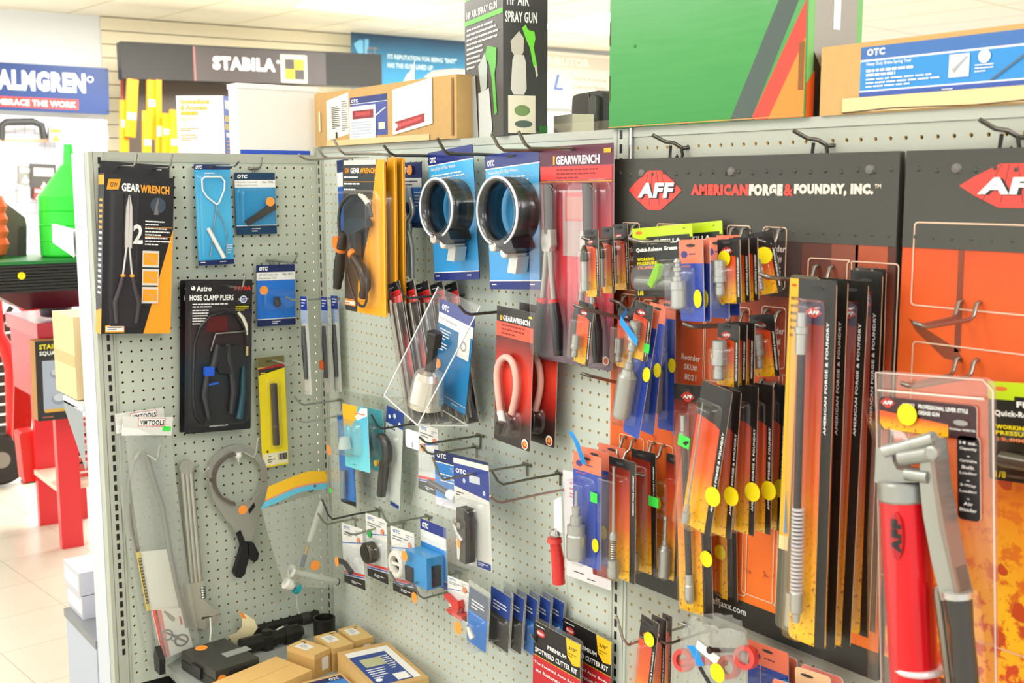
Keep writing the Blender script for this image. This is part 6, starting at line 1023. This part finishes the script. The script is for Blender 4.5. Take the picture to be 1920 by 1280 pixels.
o = lime(f0, 'front lime and black quick release coupler pack'); clone(o, offset(f0, 1.7, 1.0, .2), 'rear lime and black quick release coupler pack')
# blue and orange coupler cards
BLUC = grad('blue_card', [(0, '2E4CB0'), (.6, '27429E'), (1, '2E4CB0')], rough=.25, nz=.3, nscale=40); ORC = P('F07A5A', .4)
def blupack(f, label, item, at_, s, group, st=None, top=.28, D=1.3, logo=True, tape=False, bu=(0,.32,.7,.94)):
    o = empty('coupler_pack', f.M, label, 'coupler pack', group); c = Card(f.w, f.h, BLUC, .05, .18, P('C8B4A8')); c.R(0, 0, 1, top, ORC)
    if logo: c.E(.22, top*.62, min(f.w*.14, .35), P('3A3A7A'), min(f.w*.1, .22)).L(.42, top*.58, .95, 1, top*.14, P('4A3A5A')).L(.12, top*1.1, .9, 1, top*.1, P('E0584A'))
    c.slot(.5, top*.25, min(.45, f.w*.22)); c.build('backing_card', o); x, z = c.p(*at_); fitting(item, o, x, z, -D*.55, s); blister(c, *bu, D, .3).build('clear_blister', o)
    if st: [sticker(o, c, u, v, r, STICKY, -.1, .7) for u, v, r in st]
    return o, c
f0 = fit((1273,450), (1317,447), (1276,601), 6.6, 'B', None); o1, c = blupack(f0, 'front blue and orange pack with a large chrome plug coupler', 'plug', (.28,.84), .74, 'blue and orange plug coupler packs', [(.8,.72,.55)], .29, 1.15, bu=(-.12,.34,.62,.87))
for i, lb in enumerate(('second blue and orange plug coupler pack behind the front one', 'third blue and orange plug coupler pack nearer the board', 'last blue and orange plug coupler pack against the board')): clone(o1, offset(f0, .05+.05*i, (.55,2.1,3.0)[i], -.02+.1*i, -3, 1), lb, ('metal_fitting',))
# upper and lower orange socket stacks
f0 = fit((1345,449), (1387,449), (1349,568), 5.4, 'B', 0); o, c = affpack(f0, 'front orange socket pack with a yellow sticker in the upper row', 'socket', (.3,.88), 1.05, 1.0, (-.0,.42,.68,.97), (.34,.3,.48), 'upper row orange socket packs')
stack(f0, o, 2, .12, .6, .06, ['second orange socket pack of the upper row', 'third orange socket pack of the upper row'], 2)
f = fit((1402,439), (1449,436), (1427,553), 2.6, 'B', None); affpack(f, 'tilted orange socket pack with a yellow sticker at the right of the upper row', 'socket', (.2,.92), .95, 1.0, (-.1,.5,.6,.98), (.52,.38,.52), 'upper row orange socket packs', logo=False)
f0 = fit((1346,605), (1386,610), (1345,720), 5.0, 'B', 0); o, c = affpack(f0, 'front orange socket pack with red emblem in the lower row', 'socket', (.36,.9), 1.2, 1.0, (-.0,.36,.72,.97), None, 'lower row orange socket packs')
q = c.p(-.08, .56); disc(q[0], q[1], .5, .1, P('FFC850')).build('price_sticker', o)
stack(f0, o, 2, .1, .55, .03, ['second orange socket pack of the lower row', 'third orange socket pack of the lower row'], 2)
f = fit((1405,591), (1451,589), (1418,706), 2.4, 'B', None); affpack(f, 'orange socket pack with red emblem at the right of the lower row', 'socket', (.35,.86), 1.05, .9, (.08,.38,.66,.95), None, 'lower row orange socket packs')
# taped coupler pack
f = fit((1191,562), (1226,567), (1174,664), 5.8, 'B', 0); o, c = affpack(f, 'tilted orange coupler pack wrapped with a strip of blue tape', 'socket', (.42,.86), 1.0, .9, (.08,.34,.76,.95)); a = c.p(-.08, .34); b_ = c.p(.98, .63); MB().poly([(a[0],-1.0,a[1]+.25), (a[0],-1.0,a[1]-.3), (b_[0],-1.0,b_[1]-.25), (b_[0],-1.0,b_[1]+.25)][::-1], TAPEB).poly([(a[0],-1.0,a[1]+.25), (a[0]-.1,-.4,a[1]+.7), (a[0]-.1,-.4,a[1]+.2), (a[0],-1.0,a[1]-.3)], TAPEB).build('blue_tape', o); q = c.p(.98, .8); MB().box(q[0]-.25, q[0]+.25, -.14, -.1, q[1]-.1, q[1]+.5, GREENST).build('green_sticker', o)
f = fit((1159,572), (1192,578), (1156,686), 2.0, 'B', 0); affpack(f, 'orange coupler pack with a yellow corner behind the taped pack', 'socket', (.4,.9), .85, .9, (.0,.3,.7,.95))
# tall blue grease gun coupler packs
f0 = fit((1206,570), (1238,571), (1160,803), 5.2, 'B', 0); o, c = blupack(f0, 'front tall blue pack with a long white steel coupler', 'long', (.22,.86), .8, 'tall blue coupler packs', [(.9,.49,.5)], .14, 1.3, False, bu=(-.15,.38,.6,.92))
f1 = fit((1226,568), (1243,570), (1200,806), 3.4, 'B', 0); f1.w = f0.w*1.05; f1.h = f0.h*1.0; clone(o, f1, 'middle tall blue coupler pack with a yellow sticker'); f2 = fit((1240,569), (1262,570), (1236,803), 2.0, 'B', 0); f2.w = f0.w; clone(o, f2, 'rear tall blue coupler pack with a yellow sticker near the board')
tg = empty('green_tag', at(onB(1268, 800, 1.7)), 'short blue tape tab standing at the edge of the needle packs', 'label'); MB().box(-.25, .25, -.03, 0, -.6, 2.9, TAPEB).build('tape_tab', tg)
# long needle packs
f0 = fit((1317,712), (1374,731), (1275,975), 6.0, 'B', 0); o, c = affpack(f0, 'front tilted long needle pack with a green and a yellow sticker', 'needle', (.32,.96), .72, 1.1, (-.02,.13,.74,.99), (.93,.72,.62), 'long needle packs', logo=False); q = c.p(.1, .4); MB().box(q[0]-.45, q[0]+.5, -1.16, -1.12, q[1]-.35, q[1]+.35, GREENST).build('green_sticker', o); q = c.p(.2, .4); MB().prism([(q[0]-.3,q[1]-.1),(q[0],q[1]-.2),(q[0]+.25,q[1]+.15),(q[0]-.05,q[1]+.1)], -1.18, -1.165, INK).build('sticker_mark', o)
fb = fit((1340,722), (1390,727), (1316,990), 4.9, 'B', 0); ob, c = affpack(fb, 'second long needle pack with a yellow sticker low on its black strip', 'needle', (.3,.96), .72, 1.0, (.0,.12,.72,.99), (.95,.7,.6), 'long needle packs', logo=False)
f3 = fit((1375,722), (1417,727), (1366,990), 3.9, 'B', 0); clone(ob, f3, 'third long needle pack in the row'); f4 = fit((1405,720), (1442,726), (1401,990), 2.9, 'B', 0); clone(ob, f4, 'fourth long needle pack in the row')
f5 = fit((1418,722), (1451,730), (1412,985), 2.2, 'B', 0); o, c = blupack(f5, 'single blue and orange pack among the long needle packs', 'needle', (.2,.95), .7, 'long needle packs', [(.6,.72,.5)], .16, .8, False, bu=(-.1,.3,.5,.98)); f6 = fit((1435,722), (1468,728), (1425,984), 1.3, 'B', 0); clone(ob, f6, 'last long needle pack against the board')
# hose packs below / behind the needle packs
f0 = fit((1263,718), (1326,722), (1273,1140), 2.6, 'B', 0); o, c = affpack(f0, 'long orange pack with a black whip hose and yellow sticker low on it', None, D=.9, bl_=(.18,.1,.74,.98), sticker_=(.88,.74,.55), group='long whip hose packs', long=True, strip=.72)
tb(c, [(.4,.22),(.42,.5),(.44,.86)], -.4, .22, P('1E1E1E', .5), 10).build('whip_hose', o); x, z = c.p(.4, .22); MB().lathe([(-.3,.3), (.3,.34), (.35,.26), (1.4,.24)], ZINC, (x,-.4,z), n=14).build('hose_end', o); x, z = c.p(.44, .95); MB().lathe([(0,.2), (.3,.34), (1.2,.34), (1.3,.28), (2,.28)], ZINC, (x,-.4,z), n=14).build('hose_end', o)
f1 = fit((1345,722), (1378,726), (1350,1120), 1.4, 'B', 0); affpack(f1, 'second long orange pack showing low between needle packs', None, D=.7, bl_=(.05,.1,.7,.98), sticker_=(.1,.78,.5), group='long whip hose packs', long=True, strip=.45)
# lower left blue coupler packs
f0 = fit((1075,844), (1127,858), (1074,1050), 5.6, 'B', 0); o, c = blupack(f0, 'front lower blue pack with a silver coupler, green sticker and blue tape curl', 'coupler', (.4,.93), 1.08, 'lower blue coupler packs', [(.85,.78,.5)], .16, 1.3, bu=(.12,.22,.78,.97))
q = c.p(.8, .36); MB().box(q[0]-.35, q[0]+.35, -.13, -.1, q[1]-.35, q[1]+.35, GREENST).build('green_sticker', o); q = c.p(.5, .05); g = MB(); pts = [(q[0]-.1,-.2,q[1]-.3), (q[0]-.1,-.5,q[1]+.5), (q[0]-.3,-.7,q[1]+1.3), (q[0]-.9,-.8,q[1]+2.0)]; g.add([v for p in pts for v in ((p[0]-.28,p[1],p[2]), (p[0]+.28,p[1],p[2]))], [(2*i,2*i+1,2*i+3,2*i+2) for i in range(3)], TAPEB, True).build('blue_tape', o)
for i, (tl, tr, bl_, d, lb) in enumerate((((1088,836),(1142,852),(1090,1045),4.2,'second lower blue coupler pack with a yellow sticker'), ((1100,838),(1158,852),(1102,1030),3.0,'third lower blue coupler pack, orange top showing'), ((1122,829),(1173,844),(1124,1010),1.9,'rear lower blue coupler pack, orange top near the outlined field'))):
    f = fit(tl, tr, bl_, d, 'B', 0); blupack(f, lb, 'coupler', (.7,.93), .9, 'lower blue coupler packs', [(.85,.7,.5)], .16, 1.2, bu=(.4,.25,.95,.97))
# spring coupler packs
f0 = fit((1142,854), (1192,868), (1141,1076), 4.4, 'B', 0); o, c = affpack(f0, 'front clear pack with a long spring coupler on orange card', 'springcoup', (.45,.97), .76, 1.3, (.0,.14,.72,.99), None, 'spring coupler packs', logo=False, long=True)
f1 = fit((1184,840), (1229,852), (1188,1066), 2.6, 'B', 0); o, c = affpack(f1, 'second spring coupler pack with a yellow sticker', 'springcoup', (.3,.97), .74, 1.2, (-.1,.14,.66,.99), (.0,.6,.55), 'spring coupler packs', logo=False, long=True)
f = fit((1255,850), (1272,856), (1248,1083), 2.0, 'B', 0); f.w *= 1.6; o, c = affpack(f, 'pack with a white tip coupler and a green sticker left of the whip hose pack', 'long', (.45,.97), .55, 1.0, (.0,.2,.8,.99), None, 'spring coupler packs', logo=False, long=True); q = c.p(-.05, .38); MB().box(q[0]-.5, q[0]+.5, -1.06, -1.02, q[1]-.3, q[1]+.4, GREENST).build('green_sticker', o); sticker(o, c, -.6, .42, .55, STICKY, -.1)
# long hose packs
f0 = fit((1481,514), (1537,517), (1451,1172), 5.2, 'B', 0); f0.M = f0.M; o = empty('hose_pack', f0.M, 'yellow fronted long hose pack at the left of the long row', 'hose pack', 'long hose packs'); c = Card(f0.w, f0.h, P('55513E', .3), .05, .3, P('C8B46A')); c.R(.02, .01, .5, .73, P('F2B41E', .4)).R(.02, .73, .35, .77, P('F0DC9A')); c.L(.08, .06, .4, 6, .02, P('8A6A1E')).L(.1, .025, .4, 1, .014, P('D8401E')); c.build('backing_card', o); tb(c, [(.7,.1),(.7,.92)], -.4, .3, P('4A4A38', .4), 8).build('hose', o); MB().lathe([(0,.35), (2,.35)], ZINC, (c.p(.7,.97)[0],-.4,c.p(.7,.97)[1]), n=12).build('hose_end', o); blister(c, .4, .05, .98, .99, .9, .4).build('clear_blister', o); g = MB().prism([c.p(*q) for q in [(.22,.6),(.28,.7),(.3,.72),(.2,.72)]], -.1, -.06, TAPEB); g.build('blue_tape', o)
def hosep(f, label, front=False, st=None):
    o = empty('hose_pack', f.M, label, 'hose pack', 'long hose packs'); c = Card(f.w, f.h, NZFIRE, .05, .35, P('C9A98A')); c.R(0, 0, 1, .055, P('2A2A28', .25)).R(.72, 0, 1, 1, P('24231F', .3)).G([(.05,.06), (.7,.06), (.7,.12), (.05,.12)], P('3A2A44', .25)); c.lay(); afflogo(c, -f.w*.07, f.h*.912, 1.1, .6, -.006*(c.k+1)); c.k += 4
    c.X('AMERICAN FORGE & FOUNDRY', .86, .41, .0085, WHITE, .03, f.h*.3/f.w, 'l', R(90)); c.slot(.5, .025, .45); c.build('backing_card', o)
    if front: tb(c, [(.32,.15),(.33,.6),(.36,.72)], -.6, .22, P('201F22', .4), 12).build('hose', o); x, z = c.p(.3, .155); MB().lathe([(-.9,.3), (.2,.3), (.25,.36), (.6,.36), (.65,.26), (1.4,.26)], ZINC, (x,-.6,z), n=14).build('hose_end', o)
    if front:
        g = MB(); A_ = c.p(.36,.62); B_ = c.p(.38,.86); n = 22
        for i in range(n):
            t = i/n; x = A_[0]+(B_[0]-A_[0])*t; z = A_[1]+(B_[1]-A_[1])*t; g.lathe([(-.07,.24), (-.05,.36), (.05,.36), (.07,.24)], P('D4D2D6', .3, .3), (x,-.6,z), n=12)
        g.build('coil_spring', o); x, z = c.p(.39, .935); MB().lathe([(0,.22), (.5,.25), (.6,.36), (1.7,.38), (1.8,.3)], ZINC, (x,-.6,z), n=14).build('hose_end', o)
    else: tb(c, [(.3,.15),(.33,.9)], -.5, .25, P('2A2426', .4), 8).build('hose', o); MB().lathe([(0,.3), (1.6,.34)], ZINC, (c.p(.35,.96)[0],-.5,c.p(.35,.96)[1]), n=12).build('hose_end', o)
    blister(c, .1, .06, .68, .985, 1.1, .35).build('clear_blister', o); return o
f0 = fit((1498,521), (1569,522), (1475,1192), 6.0, 'B', 0); hosep(f0, 'front long hose pack with a white coil spring near its foot', True)
fb = fit((1530,519), (1590,523), (1508,1200), 4.8, 'B', 0); ob = hosep(fb, 'second long hose pack, black edge strip showing'); f3 = fit((1572,513), (1625,519), (1541,1198), 3.6, 'B', 0); clone(ob, f3, 'third long hose pack with pale lettering on its edge strip'); f4 = fit((1598,505), (1652,508), (1574,1176), 2.2, 'B', 0); clone(ob, f4, 'fourth long hose pack near the board seam'); f5 = fit((1606,512), (1656,516), (1590,1168), 1.4, 'B', 0); clone(ob, f5, 'rearmost long hose pack against the board seam')
# grease gun pack
f = fit((1641,694), (1867,713), (1652,1330), 6.4, 'B', None); f = fit((1641,694), (1867,713), (1655,1330), 6.4, 'B', 0); o = empty('grease_gun_pack', f.M, 'large clear pack with a red and silver lever grease gun on the right board', 'grease gun'); Mi = f.M.inverted(); w, h = f.w, f.h
c = Card(w, h, clear('clear_card', 'FBE9DC', .06, .1, .06), .04, .5, CLEAR); c.build('clear_back', o)
def G(x, y, d=7.2): v = Mi @ onB(x, y, d); return v
def gp(pts, y0, y1, m, nm, d=6.5): MB().prism([(G(x, y, d).x, G(x, y, d).z) for x, y in pts][::-1], y0, y1, m).build(nm, o)
a = G(1650,743,6.5); b_ = G(1832,762,6.5); e = G(1651,805,6.5); k = Card(b_.x-a.x, a.z-e.z, P('3A1E22', .35), .04, .2); k.G([(0,.42), (.72,.62), (.72,.98), (.05,.98), (0,.8)], FIRE); k.lay(); afflogo(k, -k.w*.41, k.h*.83, k.w*.16, k.h*.32, -.03); k.k += 4; k.X('# 8003', .25, .24, .12, WHITE, .03, .13).X('PROFESSIONAL LEVER STYLE', .42, .24, .12, WHITE, .03, .5).X('GREASE GUN', .42, .42, .12, WHITE, .03, .22).X('Develops 10,000 PSI', .74, .76, .08, WHITE, .02, .25).E(.85, .52, .4, P('9A9894'), .14); p = k.build('header_card', o); p.location = ((a.x+b_.x)/2*S, -.15*S, e.z*S); p.rotation_euler.y = math.atan2(a.z-b_.z, b_.x-a.x)*.9
q = G(1705,776,6.5); disc(q.x, q.z, .56, -.3, STICKY).build('price_sticker', o)
a = G(1795,815,6.5); b_ = G(1838,817,6.5); e = G(1800,972,6.5); k = Card(b_.x-a.x, a.z-e.z, P('1E1A1C', .35), .04, .25)
for i, t in enumerate(('14 oz.', 'Capacity', '·', 'Cartridge', 'Bulk', 'Loading', '·', '3-Way', 'Loading', '·', 'Air', 'Bleeder')): k.X(t, .5, .1+i*.072, .04 if t != '·' else .012, P('E8E2DC'), .03, min(.14*len(t), .75), 'c')
p = k.build('feature_card', o); p.location = ((a.x+b_.x)/2*S, -.15*S, e.z*S)
GRED = P('D8141E', .18); CAST = P('A6A8A2', .3, .6)
t0 = G(1695,930); t1 = G(1718,1330); MB().tube([t0, t1], 1.2, GRED, 32).build('red_barrel', o); v = (t0-t1).normalized()
MB().lathe([(-.1,1.22), (.0,1.28), (.8,1.28), (.9,1.2), (.9,.6), (1.3,.6)], CAST, t0-v*.1, v, 32).build('end_cap', o)
tt = G(1722,1252); MB().lathe([(-.14,1.22), (0,1.3), (.14,1.22)], P('E8D8D8', .15), tt, v, 28).build('lower_rim', o)
q = G(1681,1005,8.45); MB().prism([(q.x+.36*math.cos(i*.314), q.z+1.2*math.sin(i*.314)) for i in range(20)], q.y-.02, q.y+.2, P('B8121A', .3)).text('AFF', q.x+.3, q.z-.85, .58, q.y-.04, INK, .08, 1.7, 'l', R(90)).build('barrel_emblem', o)
hd = [(1658,838),(1668,834),(1685,838),(1690,862),(1697,876),(1722,880),(1735,884),(1736,900),(1655,900),(1657,870)]
MB().prism([(G(*p).x, G(*p).z) for p in hd][::-1], -1.5, -.3, CAST).build('cast_head', o)
MB().tube([G(1660,845,7.8), G(1690,838,7.8), G(1752,820,7.8)], [.36,.33,.33], P('B8BAB6', .2, .7), 12).build('top_link', o); MB().tube([G(1690,858,7.8), G(1756,848,7.8)], .42, CAST, 12).build('lower_link', o); MB().tube([G(1700,888,7.8), G(1742,894,7.8)], .34, CAST, 12).build('pivot_lug', o)
q = G(1752,848,8.2); MB().lathe([(0,.36), (.3,.36), (.35,.25)], CAST, q, (0,-1,0), 16).build('pivot_pin', o)
lv = [(1748,818),(1764,822),(1768,860),(1772,905),(1786,985),(1802,1060),(1815,1116),(1776,1122),(1758,1050),(1742,965),(1735,900),(1737,850)]
gp(lv, -1.5, -.6, P('A9ABA4', .28, .6), 'lever_arm', 7.4); gp([(1764,824),(1768,860),(1773,905),(1787,985),(1802,1060),(1815,1116),(1807,1118),(1794,1060),(1777,985),(1765,905),(1760,860)], -1.7, -.5, P('94867C', .28, .5), 'lever_flange', 7.4)
MB().tube([G(1795,1112,7.8), G(1797,1128,7.8), G(1803,1180,7.8), G(1810,1260,7.8), G(1814,1330,7.8)], [.66,.66,.56,.6,.6], P('3A3834', .35), 14).build('black_grip', o); MB().tube([G(1794,1108,7.8), G(1795,1120,7.8)], .7, P('C8C6C0', .2, .6), 14).build('grip_collar', o)
MB().tube([G(1757,1098,7.2), G(1760,1112,7.2), G(1782,1290,7.2)], [.14,.28,.24], P('8A8274', .25, .7), 10).build('spout_tube', o)
g = MB(); LX = [(1640,735),(1655,800),(1655,900),(1650,1000),(1648,1330)]; RX = [(1745,815),(1765,850),(1745,900),(1742,1000),(1748,1330)]; vs = []; nn = 8
for a_, b__ in zip(LX, RX):
    A_ = G(a_[0], a_[1], 6.5); B_ = G(b__[0], b__[1], 6.5)
    for j in range(nn+1): t = j/nn; p = A_.lerp(B_, t); p.y = -2.6*math.sin(math.pi*t)**.6-.05; vs.append(p)
g.add(vs, [(i*(nn+1)+j, i*(nn+1)+j+1, (i+1)*(nn+1)+j+1, (i+1)*(nn+1)+j) for i in range(4) for j in range(nn)], CLEAR, True); g.build('clear_blister', o)
g = MB().tube([(-w/2+.1,-.1,h-.1), (w/2-.6,-.1,h-.1), (w/2-.1,-.1,h-.6), (w/2-.1,-.1,.5)],   .035, P('DCCCC0', .15), 6).tube([(-w/2+.3,-.2,h-1.0), (w/2-.5,-.2,h-1.0)], .06, P('E4D8CE', .12), 6).tube([(-w/2+.1,-.1,h-.1), (-w/2+.1,-.1,.5)], .04, P('C8BEB6', .15), 6); g.build('pack_edges', o)
f = fit((1916,718), (2000,716), (1912,905), 2.0, 'B', 0); f.w = 6; lime(f, 'lime and black coupler pack cut by the right photo edge')
# ------------------------------------------------------------------ bottom right
for i, (tl, tr, bl_, d, lb) in enumerate((((1203,1150),(1236,1166),(1180,1330),5.4,'front fanned orange pack with a yellow sticker at the bottom'), ((1222,1150),(1250,1158),(1212,1330),4.3,'middle fanned orange pack at the bottom'), ((1242,1148),(1260,1156),(1238,1330),3.2,'rear fanned orange pack at the bottom'))):
    f = fit(tl, tr, bl_, d, 'B', 0); affpack(f, lb, 'needle', (.35,.95), .45, .9, (.0,.22,.72,.97), (.62,.19,.5) if i == 0 else None, 'fanned orange packs at the bottom', strip=.78)
hook((1292,1172), (1156,1155), 'the fanned orange packs', m=STEEL); hook((1335,1180), (1236,1200), 'the red cap bag', m=P('8A7A74', .3, .9)); hook((1453,1221), (1332,1218), '', m=P('3A3430', .35, .7), r=.16, straight=True, full='thick dark hook holding the bottom blue card')
b0 = onB(1330, 1300, 4.5); o = empty('cap_bag', at(b0), 'crinkled clear bag with red plastic caps and a blue strip', 'bagged parts'); Mi = o.matrix_world.inverted(); B5 = lambda x, y, d=4.5: Mi @ W(onB(x, y, d)) / S
g = MB(); rows = [[(1300,1150),(1330,1157),(1360,1166),(1398,1184)], [(1284,1180),(1330,1178),(1365,1185),(1402,1215)], [(1270,1225),(1320,1228),(1360,1232),(1400,1250)], [(1266,1300),(1320,1300),(1360,1300),(1400,1300)]]; vs = []
for dy in (-1, 1):
    vs = [];
    for ri, rw in enumerate(rows):
        for j in range(13):
            t = j/12*3; k = min(int(t), 2); A_ = B5(*rw[k]); B_ = B5(*rw[k+1]); p = A_.lerp(B_, t-k); p.y += dy*(1.2*math.sin(math.pi*j/12)+.25*math.sin(j*2.3+ri*1.7)); vs.append(p)
    g.add(vs, [(r_*13+j, r_*13+j+1, (r_+1)*13+j+1, (r_+1)*13+j) for r_ in range(3) for j in range(12)], BAG2, True)
g.build('clear_bag', o)
for x, y in ((1282,1237), (1366,1250), (1398,1232)): p = B5(x, y); MB().lathe([(-.25,.45), (-.25,.78), (.25,.74), (.25,.45), (-.25,.45)], P('E0443C', .3), p, (.2,-1,.2), 20, True, False).build('red_cap', o)
MB().tube([B5(1280,1242), B5(1330,1238), B5(1360,1240)], .3, P('E0443C', .3), 6).build('red_strap', o); g = MB(); pts = [B5(1293,1212,5.8), B5(1302,1225,5.8), B5(1312,1250,5.8)]; g.add([v for p in pts for v in (p+Vector((-.3,0,0)), p+Vector((.4,0,.2)))], [(0,1,3,2),(2,3,5,4)], TAPEB, True).build('blue_tape', o); g = MB().poly([B5(1308,1200,5.8), B5(1350,1232,5.8), B5(1342,1246,5.8), B5(1304,1214,5.8)], WHITE); g.build('white_slip', o); p = B5(1345,1261,5.9); disc(p.x, p.z, .6, p.y, STICKY).build('price_sticker', o); MB().tube([B5(1312,1250,5.8), B5(1335,1290,5.8)], .12, INK, 6).build('dark_wire', o)
f = fit((1402,1197), (1478,1218), (1398,1330), 1.9, 'B', 0); o, c = blupack(f, 'bottom blue and orange card with a strip of blue tape', 'needle', (.45,1.1), .4, 'bottom blue and orange cards', None, .3, .9, bu=(.2,.4,.75,1.0)); MB().tube([c.p(.55,.5) and (c.p(.55,.55)[0],-.3,c.p(.55,.55)[1]), (c.p(1.1,.36)[0],-.5,c.p(1.1,.36)[1])], .3, TAPEB, 4).build('blue_tape', o)
for i, (tl, tr, bl_, d, m_, lb) in enumerate((((1415,1207),(1494,1230),(1412,1340),1.0,ORC,'orange topped card directly behind the bottom blue card'), ((1490,1248),(1556,1262),(1488,1340),2.6,P('F0C898', .4),'peach topped card at the bottom in front of the black band'), ((1502,1243),(1580,1268),(1500,1340),1.6,P('F08A78', .4),'salmon topped card behind the peach one at the bottom'), ((1448,1271),(1530,1288),(1446,1350),4.0,ORC,'nearest orange card edge at the very bottom'))):
    f = fit(tl, tr, bl_, d, 'B', 0); o = empty('header_tab_card', f.M, lb, 'card', 'bottom blue and orange cards'); c = Card(f.w, f.h, m_, .05, .25, WHITE); c.slot(.35, .12, .5); c.R(.05, .35, .95, 1, BLUC); c.build('backing_card', o)
